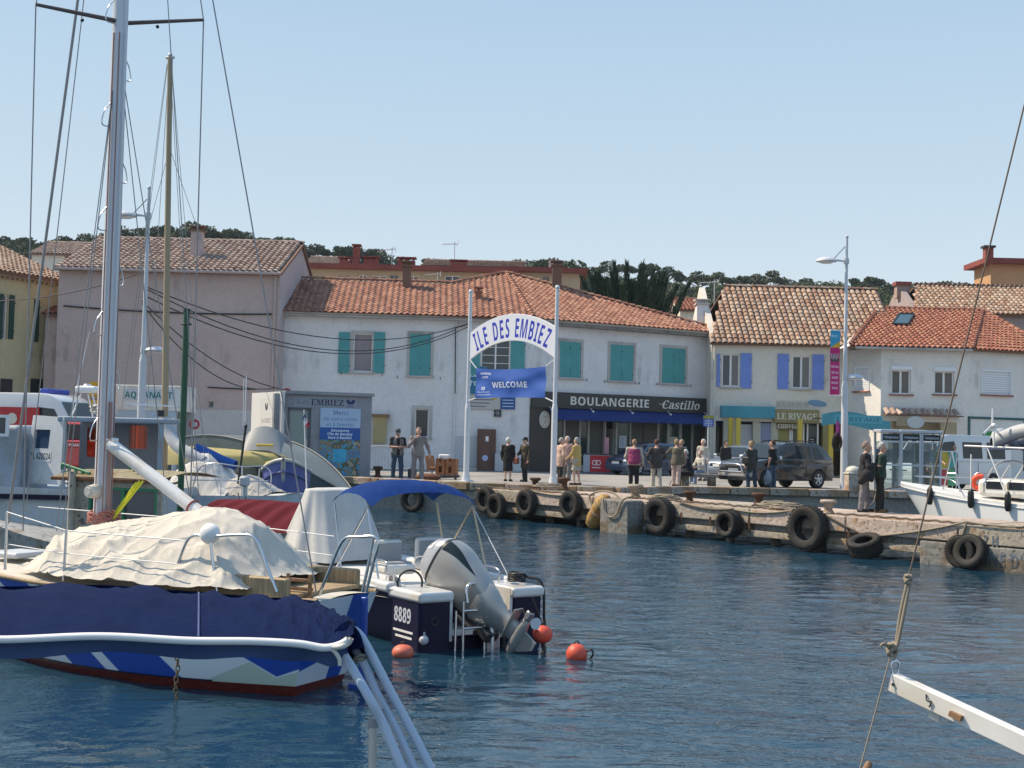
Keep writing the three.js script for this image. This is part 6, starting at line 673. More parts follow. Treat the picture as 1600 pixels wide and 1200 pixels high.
  person({ label: 'seated person in pale jacket and light blue jeans on the bench', p: ft(1098, 757).add(V(0, 0, -.35)), turn: facing(-.8, .5), h: 1.66, sit: 1, lean: .12, top: [.62, .60, .54], trousers: [.22, .29, .42], hair: [.40, .30, .2], shoes: [.7, .7, .7], arms: { l: A_front, r: B_front }, skin: 1 });
  person({ label: 'person with white hair and pale shirt standing behind the bench', p: ft(1101, 752).add(V(0, 0, -.5)), turn: facing(-.5, .8), h: 1.70, top: [.55, .52, .47], trousers: [.30, .28, .24], hair: [.72, .68, .66], skin: 1 });
  const w14 = person({ label: 'person with fair hair in charcoal coat carrying a shoulder bag before the dark car', p: ft(1174, 764), turn: facing(-.55, -.8), h: 1.66, top: [.055, .055, .05], coat: .70, trousers: [.03, .055, .10], hair: [.45, .30, .15], long: 1 }); mesh('shoulder_bag', rbox(.12, .26, .34, .27, 1.02, .02, .05), MT.black, w14.g);
  const m15 = person({ label: 'person in black t-shirt and jeans holding a plastic bag by the dark car', p: ft(1203, 764).add(V(.08, 0, 0)), turn: facing(-.7, -.5), h: 1.70, top: [.012, .012, .014], topName: 'shirt', sleeve: .75, trousers: [.07, .11, .17], hair: [.10, .045, .03], arms: { r: { e: [-.05, -.28, .02], w: [-.04, -.46, .16] } } }); mesh('plastic_bag', new THREE.SphereGeometry(.2, 14, 10).scale(.6, 1.5, .9).translate(.22, .42, .12), mat([.22, .26, .32], .35), m15.g);
  const m16 = person({ label: 'person in dark jacket and grey trousers holding a folded coat on the jetty', p: ft(1354, 801, JTOP).add(V(0, 0, -.25)), turn: facing(.93, .25), h: 1.80, top: [.022, .022, .026], trousers: [.24, .22, .24], hair: [.30, .22, .18], flare: .02, feet: .13, arms: { r: { e: [-.10, -.26, .06], w: [-.02, -.24, .28] }, l: { e: [.06, -.28, -.02], w: [.06, -.50, .06] } }, wide: 1.1, step: [.06, -.08] });
  mesh('folded_coat', sdfMesh([[V(-.22, 1.22, .22), V(-.34, .98, .05), .09, .13], [V(-.34, .98, .05), V(-.36, .82, -.08), .13, .10], [V(-.3, 1.05, .2), V(-.42, .86, .18), .08, .06]], .08, .022), clothM([.02, .02, .022]), m16.g);
  person({ label: 'person in dark green jacket and black trousers standing with a companion on the jetty', p: ft(1380, 802, JTOP).add(V(0, 0, -.35)), turn: facing(.95, .15), h: 1.79, top: [.018, .045, .038], trousers: [.016, .015, .015], hair: [.55, .54, .53], shoes: [.22, .12, .05], wide: 1.08, step: [.05, -.05], arms: { r: { e: [-.05, -.28, -.1], w: [.08, -.46, -.16] } } });
  const st = person({ label: 'person in yellow striped shirt carrying towels past the telephone booths', p: onZ(1459, 758, -48).setY(QUAY), turn: facing(-.3, .95), h: 1.70, top: [.55, .45, .18], topName: 'shirt', sleeve: .8, trousers: [.30, .22, .16], hair: [.02, .016, .014], arms: { l: { e: [.08, -.26, .06], w: [.18, -.34, .24] } } });
  for (let i = 0; i < 4; i++) { const q = new THREE.TorusGeometry(.175, .022, 6, 28).rotateX(Math.PI / 2).scale(1.12, 1, .86).translate(0, 1.0 + i * .1, .0); mesh('shirt_stripe', q, clothM([.12, .10, .05]), st.g); }
  person({ label: 'shorter dark-haired person in black beside the striped walker', p: onZ(1444, 758, -48.2).setY(QUAY), turn: facing(.4, .9), h: 1.42, top: [.03, .03, .035], trousers: [.05, .05, .06], hair: [.04, .025, .02], long: 1 });
  person({ label: 'person in black standing behind the towel stand', p: onZ(1490, 756, -49).setY(QUAY), turn: facing(.6, .6), h: 1.75, top: [.02, .02, .02], coat: .6, trousers: [.02, .02, .02], hair: [.1, .05, .04] });
  [[1133, -57.5, 1.66, 'person in dark clothes leaning by the yellow salon post', [.02, .02, .022], .4], [1175, -60, 1.68, 'dark-haired person beyond the silver car', [.03, .03, .035], 2], [1193, -60.5, 1.72, 'person in dark top beyond the silver car roof', [.025, .022, .022], -2], [1208, -58.5, 1.74, 'person in dark green top behind the windscreen of the off-road car', [.02, .035, .028], -.6], [1231, -59, 1.70, 'person with dark hair beyond the roof of the off-road car', [.04, .035, .03], 1.2]].forEach(([u, z, h, label, top, turn]) => person({ label, p: onZ(u, 740, z).setY(QUAY), turn, h, top, trousers: [.04, .04, .05], hair: [.035, .025, .02] }));
}
// ---------------------------------------------------------------- boats
function hullGeo(o) { // x from stern (0) to bow (L); returns sides, deck and transom; v = .5 at the waterline
  const { L, beam, fb0, fb1, tr = .7, rakeB = .8, rakeS = .2, depth = .4, flare = .86, full = .8, sheerDip = .08 } = o, B = beam / 2, n = o.n || 40, m = 12;
  const b = (s) => B * (s < .42 ? lerp(tr, 1, Math.sin(s / .42 * Math.PI / 2)) : Math.pow(Math.max(0, Math.cos((s - .42) / .58 * Math.PI / 2)), full)), sy = (s) => lerp(fb0, fb1, s * s * .6 + s * .4) - sheerDip * Math.sin(s * Math.PI), w = (s) => b(s) * lerp(flare, o.bowFlare ?? .55, Math.pow(s, 3));
  const P = (s, t) => { const y = t < .5 ? -depth * (1 - s * s * .75) * (1 - t / .5) : sy(s) * (t - .5) / .5, h = t < .5 ? w(s) * Math.pow(t / .5, .6) : lerp(w(s), b(s), Math.pow((t - .5) / .5, .85)), xt = t < .5 ? 0 : (t - .5) / .5; const x0 = rakeS * (1 - xt), x1 = L - rakeB * (1 - xt) - (t < .5 ? rakeB * .5 * (1 - t / .5) : 0); return V(lerp(x0, x1, s), y, h); };
  const side = (sg) => { const g = grid(n, m, (u, v) => { const p = P(u, v); p.z *= sg; return p; }); const uv = g.attributes.uv; for (let i = 0; i < uv.count; i++) uv.setX(i, 1 - uv.getX(i)); if (sg > 0) { const ix = g.index.array; for (let i = 0; i < ix.length; i += 3) { const t = ix[i]; ix[i] = ix[i + 1]; ix[i + 1] = t; } g.computeVertexNormals(); } return g; };
  const deckY = o.deckDrop ?? .03; const deck = grid(n, 6, (u, v) => { const p = P(u, 1); return V(p.x, p.y - deckY + .05 * (1 - Math.pow(2 * v - 1, 2)) * (o.camber ?? 1), lerp(-1, 1, v) * Math.max(.001, p.z - .01)); }); const tran = grid(8, m, (u, v) => { const p = P(0, v); p.z *= lerp(-1, 1, u); return p; }); const rail = [1, -1].map((sg) => tube(Array.from({ length: 24 }, (_, i) => { const p = P(i / 23, 1); return V(p.x, p.y, p.z * sg); }), o.railR || .025, 60, 6)); return { sides: [side(1), side(-1)], deck, tran, rail, P, b, sy };
}
const turnTo = (dx, dz) => Math.atan2(-dz, dx); // turns local +x into (dx, dz)
const gel = mat([.76, .77, .77], .25, { clearcoat: .5, clearcoatRoughness: .2, map: T.grime }), gelBlue = mat([.02, .07, .36], .35), stay = (g, a, b, r = .006, nm = 'stay', m = MT.wire) => mesh(nm, rod(a, b, r, r, 6), m, g);
{ // A: sailing boat with blue and white dazzle hull
  const g = thing('sailboat', 'white sailing boat with blue diagonal hull stripes, bare mast and red bottom', 'sailboat', V(-1.66, 0, -13.48), turnTo(-.885, -.465)); g.updateMatrixWorld(true); const inv = g.matrixWorld.clone().invert(), W = (p) => p.clone().applyMatrix4(inv), nz = V(.465, 0, -.885); // local +z in the world
  const pl = (u, v, z = 0) => W(onPlane(u, v, V(-1.66, 0, -13.48).addScaledVector(nz, z), nz));
  const H = hullGeo({ L: 6.7, beam: 2.15, fb0: 1.0, fb1: 1.12, tr: .50, rakeB: 1.0, rakeS: .35, depth: .45, flare: .80, sheerDip: .06 });
  const hm = printed(1024, 256, (x, w, h) => { x.fillStyle = '#cfd6dd'; x.fillRect(0, 0, w, h); const poly = (c, p) => { x.fillStyle = c; x.beginPath(); p.forEach(([a, b], i) => i ? x.lineTo(a, b) : x.moveTo(a, b)); x.fill(); }; const bl = '#1f46a0'; poly('#2a63b8', [[255, 0], [330, 0], [375, 30], [300, 30]]); poly(bl, [[380, 0], [470, 0], [620, 118], [523, 118]]); poly(bl, [[500, 0], [620, 0], [800, 118], [655, 118]]); poly(bl, [[740, 0], [880, 0], [1024, 44], [1024, 92], [985, 104], [890, 70]]); poly('#aebfb4', [[840, 118], [930, 86], [985, 106], [1024, 96], [1024, 118]]); poly('#e2e6ea', [[905, 30], [1000, 40], [985, 60], [900, 52]]); x.fillStyle = '#0f1c30'; x.fillRect(300, 114, 560, 5); x.fillStyle = '#5a2018'; x.fillRect(0, 116, w, h); for (let i = 0; i < 1500; i++) { x.fillStyle = `rgba(${90 + rnd(60)},${40 + rnd(40)},${30 + rnd(30)},.25)`; x.fillRect(rnd(w), 118 + rnd(60), rnd(2, 10), rnd(1, 5)); } }, .3, { side: THREE.DoubleSide });
  mesh('hull', H.sides, hm, g); mesh('transom', H.tran, printed(256, 256, (x, w, h) => { x.fillStyle = '#c9d3de'; x.fillRect(0, 0, w, h); x.fillStyle = '#1c49a6'; x.fillRect(150, 0, 70, 128); x.beginPath(); x.moveTo(0, 60); x.lineTo(256, 30); x.lineTo(256, 70); x.lineTo(0, 96); x.fill(); x.fillStyle = '#5a2018'; x.fillRect(0, 116, w, h); }, .35), g); mesh('deck', H.deck, mat([.62, .58, .50], .6, { map: T.grime }), g); mesh('toe_rail', H.rail, MT.woodPale, g);
  const rd = mesh('rudder', [rbox(.08, 1.25, .05, -.07, .35, .2, .02), box(.28, .5, .05, -.05, -.2, .2)], gelBlue, g);
  // coachroof below the cover, cockpit coamings
  mesh('coachroof', [rbox(1.95, .44, 1.2, 2.65, 1.19, 0, .16, 4)], gel, g); mesh('hatch', rbox(.5, .07, .5, 4.9, 1.13, 0, .03), MT.greyPale, g); mesh('coaming', [rbox(1.6, .22, .1, 1.1, 1.1, .62, .03), rbox(1.6, .22, .1, 1.1, 1.1, -.62, .03)], MT.woodPale, g); mesh('cockpit', box(1.5, .04, 1.1, 1.0, 1.03, 0), MT.woodPale, g);
  // mast
  const mx = 3.55, mb = 1.48, mh = 13.2; const alu2 = mat([.66, .68, .72], .42, { metal: .15 }); const mast = mesh('mast', [new THREE.CylinderGeometry(.068, .088, mh - mb, 24).scale(1.15, 1, .9).translate(mx, (mh + mb) / 2, 0), box(.05, mh - mb, .035, mx - .10, (mh + mb) / 2, 0)], alu2, g);
  for (let i = 0; i < 14; i++) { const y = 2.55 + i * .62, s = i % 2 ? 1 : -1; const q = V(mx, y, 0); mesh('mast_step', tube([V(mx, y + .28, s * .09), V(mx, y + .15, s * .19), V(mx, y, s * .21), V(mx, y - .005, s * .09)], .008, 18, 5), MT.steel, mast); }
  const lat = V(-.13, 0, 1); const spr = [onZ(56, 7, -14.6), onZ(318, 31, -15.5)].map(W); const sy = 7.55; mesh('spreader', rod(V(mx, sy, -.05), spr[0], .028, .02), mat([.12, .09, .085], .5), mast); mesh('spreader', rod(V(mx, sy, .05), spr[1], .028, .02), mat([.12, .09, .085], .5), mast); mesh('block', [ball(.022, lerp(mx, spr[0].x, .45), lerp(sy, spr[0].y, .45) - .07, spr[0].z * .45, 8), ball(.022, lerp(mx, spr[1].x, .45), lerp(sy, spr[1].y, .45) - .07, spr[1].z * .45, 8)], MT.dark, mast);
  mesh('winch', [cyl(.09, .07, .12, 0, 0, 0, 16).rotateX(-Math.PI / 2).translate(mx, 1.95, -.09), cyl(.045, .045, .03, 0, 0, 0, 12).rotateX(-Math.PI / 2).translate(mx, 1.95, -.2)], MT.offwhite, mast); mesh('halyard_coil', tube(Array.from({ length: 46 }, (_, i) => V(mx - .05 + .15 * Math.cos(i * .9), 1.62 + .05 * Math.sin(i * 2.3) + i * .0015, .2 * Math.sin(i * .9))), .016, 180, 5), mat([.40, .16, .13], .95), mast); mesh('halyard', [rod(V(mx - .12, 1.6, -.1), V(mx - .07, 7.4, -.06), .008), rod(V(mx - .14, 1.6, .02), V(mx - .07, 13, .03), .008), rod(V(mx - .02, 1.6, -.12), V(mx, 7.4, -.08), .008), rod(V(mx - .15, 1.62, -.04), V(mx - .12, 3, -.03), .02)], mat([.36, .22, .20], .9), mast);
  // boom
  const b0 = V(mx - .12, 2.50, 0), b1 = pl(334, 818); const boom = mesh('boom', [rod(b0, b1, .075, .075, 20), rod(b1, b1.clone().add(b1.clone().sub(b0).setLength(.02)), .078, .06, 20)], mat([.80, .80, .80], .35, { map: T.grime }), g); mesh('gooseneck', rbox(.14, .16, .1, mx - .13, 2.5, 0, .02), MT.steel, boom); const bd = b1.clone().sub(b0); for (const t of [.80, .88, .93]) mesh('lashing', new THREE.TorusGeometry(.08, .012, 6, 18).applyQuaternion(new THREE.Quaternion().setFromUnitVectors(V(0, 0, 1), bd.clone().normalize())).translate(...b0.clone().addScaledVector(bd, t).toArray()), mat([.28, .07, .07], .9), boom);
  const k1 = pl(218, 752), k2 = pl(176, 812); mesh('kicker_tackle', [rod(k1, k2, .014), rod(k1.clone().add(V(.05, -.02, 0)), k2.clone().add(V(.06, 0, .03)), .014), rod(k1.clone().add(V(-.03, 0, .02)), k2.clone().add(V(-.02, .02, 0)), .014)], mat([.70, .68, .03], .6), g);
  // standing rigging
  const top = V(mx, 13.2, 0); stay(g, top, W(onZ(12, 818, -15.6)), .017, 'forestay'); stay(g, top.clone().setX(mx + .05), W(onZ(40, 800, -15.9)), .007); stay(g, spr[0], W(onZ(36, 830, -14.3)), .008, 'shroud'); stay(g, spr[0], top, .007, 'shroud'); stay(g, spr[1], W(onZ(297, 800, -15.2)), .009, 'shroud'); stay(g, spr[1], top, .007, 'shroud'); stay(g, top, W(onZ(494, 925, -13.3)), .008, 'backstay'); for (const [u, v, z] of [[88, 830, -14.5], [97, 830, -14.6], [262, 800, -15.3], [300, 800, -15.2]]) stay(g, V(mx, 7.25, 0), W(onZ(u, v, z)), .006, 'lower_shroud'); stay(g, V(mx, 13, .1), W(onZ(312, 800, -15.0)), .006, 'topping_lift');
  // rails and lifelines
  const zr = -.92, st = (u0, v0, u1, v1) => mesh('stanchion', rod(pl(u0, v0, zr), pl(u1, v1, zr), .016), MT.steel, g); st(99, 908, 104, 828); st(8, 890, 11, 800); const l1 = pl(11, 800, zr), l2 = pl(104, 829, zr), l3 = pl(290, 845, zr + .05); mesh('lifeline', [rod(l1, l2, .007), rod(l2, l3, .007), rod(pl(10, 850, zr), pl(102, 865, zr), .006), rod(pl(102, 865, zr), pl(277, 881, zr), .006)], MT.whitePlain, g); const rb = (pts, z) => tube(pts.map(([u, v]) => pl(u, v, z)), .017, 40, 8);
  mesh('pushpit', [rb([[267, 916], [280, 876], [294, 843], [302, 837], [330, 838], [392, 837], [402, 845], [415, 880], [433, 925]], -.75), rb([[328, 838], [333, 880], [340, 925]], -.75)], MT.steel, g); mesh('pushpit', [rb([[498, 930], [515, 890], [532, 850], [540, 841], [560, 839], [590, 842], [583, 880], [572, 925]], -.35), rb([[583, 842], [574, 890], [566, 925]], -.3)], MT.steel, g); mesh('lifeline', [rod(pl(60, 792, .95), pl(300, 811, .95), .006), rod(pl(300, 811, .95), pl(522, 838, .85), .006), rod(pl(520, 868, .8), pl(390, 850, .9), .005), rod(pl(420, 822, .95), pl(421, 838, .95), .012)], MT.whitePlain, g);
  mesh('horseshoe_float', new THREE.SphereGeometry(.11, 18, 12).scale(1.1, 1, .8).translate(...pl(328, 834, -.72).toArray()), MT.whitePlain, g); mesh('aerial', rod(W(onZ(385, 588, -13.9)), W(onZ(383, 660, -13.9)), .006), MT.whitePlain, g);
  const lad = pl(467, 920, -.4); const ld = mesh('boarding_ladder', [box(.03, .3, .03, -.14, 0, 0), box(.03, .3, .03, .14, 0, 0)].map((q) => q.translate(lad.x, lad.y, lad.z)), MT.wood, g); for (const y of [-.08, 0, .09]) mesh('rung', box(.32, .03, .06, lad.x, lad.y + y, lad.z), MT.wood, ld);
  const chw = onZ(277, 1030, -12.95); const ch = thing('mooring_chain', 'rusty chain hanging beside the striped hull into the water', 'chain', V(chw.x, 0, chw.z)); for (let i = 0; i < 15; i++) mesh('link', new THREE.TorusGeometry(.026, .0085, 6, 12).scale(.75, 1.25, 1).rotateY(i % 2 ? 1.5 : .2).translate(.008 * Math.sin(i), 1.0 - i * .056 - .25, 0), mat([.16, .11, .06], .8), ch);
  // ropes and clutter on deck
  for (const [u, v, l] of [[300, 912, 'pale mooring rope coiled on the cockpit side of the striped boat'], [150, 905, 'slack rope lying on the side deck of the striped boat']]) { const c = pl(u, v, -.72), p = []; for (let i = 0; i < 40; i++) p.push(V(c.x + .16 * Math.cos(i * .75) + rnd(-.03, .03), 1.07 + rnd(.05), c.z + .07 * Math.sin(i * .75) + rnd(-.02, .02)).applyMatrix4(g.matrixWorld)); solo('rope_coil', tube(p, .012, 160, 5), MT.rope, l, 'rope', 'coiled mooring ropes'); }
  const fl = pl(424, 920, -.6).applyMatrix4(g.matrixWorld); const ob = solo('orange_rope', tube(Array.from({ length: 26 }, (_, i) => V(.05 * Math.cos(i * 1.1), .03 + .03 * Math.sin(i * .8) + rnd(.01), .04 * Math.sin(i * 1.1))), .009, 100, 5), MT.orange, 'small tangle of orange line by the wooden ladder', 'rope'); ob.position.copy(fl);
  // canvas cover: a tent over coachroof and boom, with folds
  const cov = (u, v) => { const x = lerp(.75, 4.15, u), q = (v - .5) * 2, a = Math.abs(q); const ridge = 1.17 + .32 * smooth(1.0, .88, u) + .23 * smooth(.95, .42, u) * smooth(-.15, .35, u) + .12 * Math.exp(-Math.pow((u - .30) / .16, 2)) + .03 * Math.exp(-Math.pow((u - .72) / .12, 2)); const lowY = lerp(1.08, 1.05, u) + .10 * smooth(.4, 0, u) * (1 - a) ; const hw = lerp(.86, .98, smooth(0, .35, u)) * (1 - .32 * smooth(.70, 1, u)); const prof = Math.pow(a, lerp(1.7, 2.6, smooth(.5, .85, u))); let y = lerp(lerp(1.14, ridge, smooth(-.02, .16, u)), lowY, prof); const dg = (a - .15) * smooth(.12, .4, a) * smooth(1.08, .8, a); y += dg * (.16 * Math.pow(1 - Math.abs(Math.sin(u * 8.5 + a * 2.6 + 1.6 * fbm(u * 3, a * 2, 1))), 2) + .10 * Math.pow(1 - Math.abs(Math.sin(u * 17 - a * 5 + 2 * fbm(u * 5, a * 3, 6))), 3) - .05) + .022 * Math.pow(1 - Math.abs(NOISE.noise(u * 11 + q * 2, q * 4 - u * 3, 3.3)), 6) + .025 * fbm(u * 5 + q, q * 2, 3.3, 2) + .008 * fbm(u * 26, q * 11, 8, 3); const zz = q * hw + .05 * fbm(u * 7, q * 3, 6.1, 3) * a; return V(x + .04 * fbm(u * 6, q * 5, 9), Math.max(y, lowY - .02 + .015 * Math.sin(u * 40)), zz); };
  const cv = solo('canvas_cover', grid(150, 90, cov), mat([.70, .655, .58], .9, { map: T.cloth, bump: T.fine, bs: .002, side: THREE.DoubleSide }), 'wrinkled cream canvas cover draped over the cabin of the striped boat', 'cover'); cv.position.copy(g.position); cv.rotation.y = g.rotation.y;
}
{ // B: workboat with an open-sided cabin
  const F = new Facade('workboat', 'white workboat with a registration number, open grey cabin and amber windows', 'boat', atU(-120, -24), atU(252, -24)), g = F.g, oy = -QUAY; g.position.y = 0; const R = (u0, v0, u1, v1, z = 0) => { const r = F.rect(u0, v0, u1, v1, z); for (const k of ['y', 't', 'b']) r[k] += QUAY; return r; };
  const wp = mat([.66, .69, .72], .4, { map: T.grime }), gb = mat([.36, .42, .50], .5, { map: T.grime }), gr = mat([.32, .325, .35], .6, { map: T.mottle }), amber = new THREE.MeshPhysicalMaterial({ transmission: .9, roughness: .1, thickness: 0, color: new THREE.Color(.75, .22, .06) }); const panel = R(20, 651, 96, 757), roof = R(95, 652, 251, 662), top = roof.t, ex = R(36, 671, 72, 701);
  const shp = shape([[R(16, 700, 20, 757).l, panel.b], [panel.r, panel.b], [panel.r + .03, panel.t], [panel.l + .15, panel.t + .03]]); shp.holes.push(new THREE.Path([[ex.l, ex.b], [ex.l + .04, ex.t], [ex.r, ex.t], [ex.r - .04, ex.b]].map((q) => new THREE.Vector2(...q)))); const sk = (q) => q.translate(-panel.r, 0, 0).scale(1.22, 1, 1).rotateY(-.62).translate(panel.r, 0, 0); mesh('side_panel', sk(extr(shp, .06).translate(0, 0, -.06)), wp, g); mesh('side_window', sk(box(ex.w, ex.h, .02, ex.s, ex.b + ex.h / 2, -.05)), mat([.03, .06, .12], .1), g);
  mesh('registration', sk(plate(.54, .21, R(30, 703, 73, 722).s, R(30, 703, 73, 722).b + .11, .006)), printed(512, 140, (x, w, h) => { x.fillStyle = '#d3d8dd'; x.fillRect(0, 0, w, h); words(x, 'TL 420024', w / 2, 74, 116, '#1c1d22', 'sans-serif', 'bold', 490); }), g);
  mesh('wheelhouse', [rbox(1.7, 1.3, 1.6, R(0, 640, 20, 770).l - .55, R(0, 640, 20, 770).b + .62, -1.0, .12)], gb, g); const ww = R(-10, 648, 14, 682); windowPart(g, ww, { depth: -.0, leaves: 1 });
  mesh('cabin_roof', [rbox(roof.w + .15, .10, 1.6, roof.s, top - .05, -.8, .03)], gb, g); const bk = R(125, 660, 250, 752); const o1 = R(137, 668, 158, 714, -1.5), o2 = R(203, 665, 231, 701, -1.5), bk2 = R(125, 660, 252, 752, -1.5), bw2 = bk2.w; bk.l = bk2.l; const s2 = shape([[bk.l, bk.b - .3], [bk.l + bw2, bk.b - .3], [bk.l + bw2, top - .08], [bk.l, top - .08]]); for (const r of [o1, o2]) { s2.holes.push(new THREE.Path([[r.l, r.b], [r.l, r.t], [r.r, r.t], [r.r, r.b]].map((q) => new THREE.Vector2(...q)))); mesh('amber_window', box(r.r - r.l, r.t - r.b, .02, (r.l + r.r) / 2, (r.t + r.b) / 2, -1.48), amber, g); } mesh('cabin_wall', extr(s2, .06).translate(0, 0, -1.51), gr, g);
  for (const u of [97, 249]) { const s = F.at(u, 700)[0]; mesh('pillar', rbox(.09, top - bk.b + .3, .1, s, (top + bk.b - .3) / 2, -.08, .02), gb, g); } for (let i = 0; i < 6; i++) { const a = R(98, 716, 125, 742); mesh('lattice', rod(V(a.l + i * a.w / 6, a.b, -2.0), V(a.l + (i + 1) * a.w / 6, a.t, -2.0), .008), MT.whitePlain, g); }
  const dk = bk.b - .2; mesh('deck', box(F.L - .1, .1, 2.6, F.L / 2, dk - .05, -1.2), gb, g); const Hh = hullGeo({ L: F.L + 2.2, beam: 2.7, fb0: dk + .05, fb1: dk + .35, tr: .9, depth: .4 }); mesh('hull', [...Hh.sides, Hh.tran].map((q) => q.rotateY(Math.PI).translate(F.L + .2, 0, -1.2)), wp, g); mesh('rubbing_strake', box(F.L, .09, .07, F.L / 2, dk - .12, .18), MT.navy, g);
  const rp = R(91, 598, 127, 613), tx = rp.s; mesh('radar', [rbox(rp.w, rp.h * .75, .32, tx, rp.b + rp.h * .5, -1.0, .07, 3), cyl(.09, .06, .05, tx, rp.t - .03, -1.0, 16)], MT.whitePlain, g); mesh('radar_mast', [rod(V(tx - .22, top, -.8), V(tx - .12, rp.b, -1), .018), rod(V(tx + .3, top, -.8), V(tx + .1, rp.b, -1), .018), rod(V(tx, top, -1.4), V(tx, rp.b, -1.05), .018)], MT.whitePlain, g); for (const [u0, v0, u1, v1] of [[88, 648, 118, 512], [8, 648, 30, 482]]) mesh('whip_aerial', rod(V(F.at(u0, v0)[0], F.at(u0, v0)[1] + QUAY, -.8), V(F.at(u1, v1)[0], F.at(u1, v1)[1] + QUAY, -.8), .012, .005), MT.whitePlain, g);
  mesh('rope_pile', tube(Array.from({ length: 60 }, (_, i) => V(F.at(147, 645)[0] + .22 * Math.sin(i * 1.3), top + .06 + .16 * Math.abs(Math.sin(i * .37)), -.6 + .2 * Math.cos(i * 1.9))), .022, 240, 5), MT.offwhite, g); mesh('floodlight', rbox(.13, .13, .1, F.at(246, 650)[0], top + .1, -.2, .02), MT.dark, g); mesh('handrail', rod(V(F.at(180, 642)[0], top + .28, -.6), V(F.at(272, 640)[0], top + .24, -.6), .014), MT.steel, g);
}
{ // C: old wooden boat with a rusty cabin
  const F = new Facade('old_fishing_boat', 'old fishing boat with rust-stained cream cabin and green handrails', 'boat', atU(78, -19.2), atU(262, -18.6)), g = F.g; g.position.y = 0; const R = (u0, v0, u1, v1) => { const r = F.rect(u0, v0, u1, v1); for (const k of ['y', 't', 'b']) r[k] += QUAY; return r; };
  const cr = mat([.50, .46, .38], .7, { map: T.concrete }), rs2 = mat([.26, .11, .05], .85, { map: T.concrete }), gn = mat([.02, .20, .09], .5), c = R(118, 752, 252, 835); const wn = R(138, 762, 245, 815); mesh('cabin_front', (() => { const s = shape([[c.l, c.b - .4], [c.r, c.b - .4], [c.r, c.t], [c.l, c.t]]); s.holes.push(new THREE.Path([[wn.l, wn.b], [wn.l, wn.t], [wn.r, wn.t], [wn.r, wn.b]].map((q) => new THREE.Vector2(...q)))); return extr(s, .05).translate(0, 0, -.05); })(), cr, g); windowPart(g, wn, { depth: .03, leaves: 2, frame: gn, glass: mat([.09, .09, .10], .12), ft: .04 }); const sw = R(85, 752, 118, 830); mesh('cabin_side', grid(4, 4, (u, v) => V(lerp(sw.l, sw.r, u), lerp(sw.b - .4, sw.t, v), lerp(-.8, 0, u))), cr, g); mesh('side_window', grid(2, 2, (u, v) => V(lerp(sw.l + .05, sw.r - .04, u), lerp(sw.b + .12, sw.t - .1, v), lerp(-.66, -.08, u) + .02)), mat([.25, .28, .22], .12), g);
  const rf = R(84, 738, 254, 751); mesh('cabin_roof', grid(16, 8, (u, v) => V(lerp(rf.l, rf.r, u), rf.b + .03 + .10 * Math.sin(v * Math.PI) + .02 * Math.sin(u * 3), lerp(.07, -1.7, v))), mat([.40, .35, .22], .85, { map: T.concrete, side: THREE.DoubleSide }), g); mesh('roof_edge', rbox(rf.w, .05, .05, rf.s, rf.b + .01, .05, .01), rs2, g); for (const [u0, u1, z] of [[84, 134, -.2], [188, 222, -.25]]) { const a = R(u0, 728, u1, 745); const h = mesh('handrail', rod(V(a.l, a.t + .02, z), V(a.r, a.b + .06, z + .1), .022), gn, g); for (let i = 0; i < 5; i++) mesh('handrail_foot', box(.04, .07, .03, lerp(a.l, a.r, i / 4), lerp(a.t - .03, a.b + .02, i / 4), lerp(z, z + .1, i / 4)), gn, h); }
  const fl = R(137, 720, 153, 737); mesh('floodlight', [rbox(fl.w, fl.h * .8, .1, fl.s, fl.b + fl.h * .55, -.2, .02), rod(V(fl.s, rf.b, -.2), V(fl.s, fl.b, -.2), .015)], MT.dark, g); mesh('post', [cyl(.06, .05, 1.2, F.at(118, 800)[0], c.b - .3, .1, 12)], cr, g); mesh('post', [cyl(.05, .05, .9, F.at(78, 800)[0] + .1, c.b - .1, -.5, 12).rotateZ(.04)], cr, g); const H = hullGeo({ L: 5.2, beam: 2.0, fb0: c.b - .25, fb1: c.b + .05, tr: .6, depth: .4 }); mesh('hull', [...H.sides, H.tran, H.deck].map((q) => q.rotateY(Math.PI).translate(3.4, 0, -.9)), mat([.42, .44, .44], .6, { map: T.concrete }), g);
}
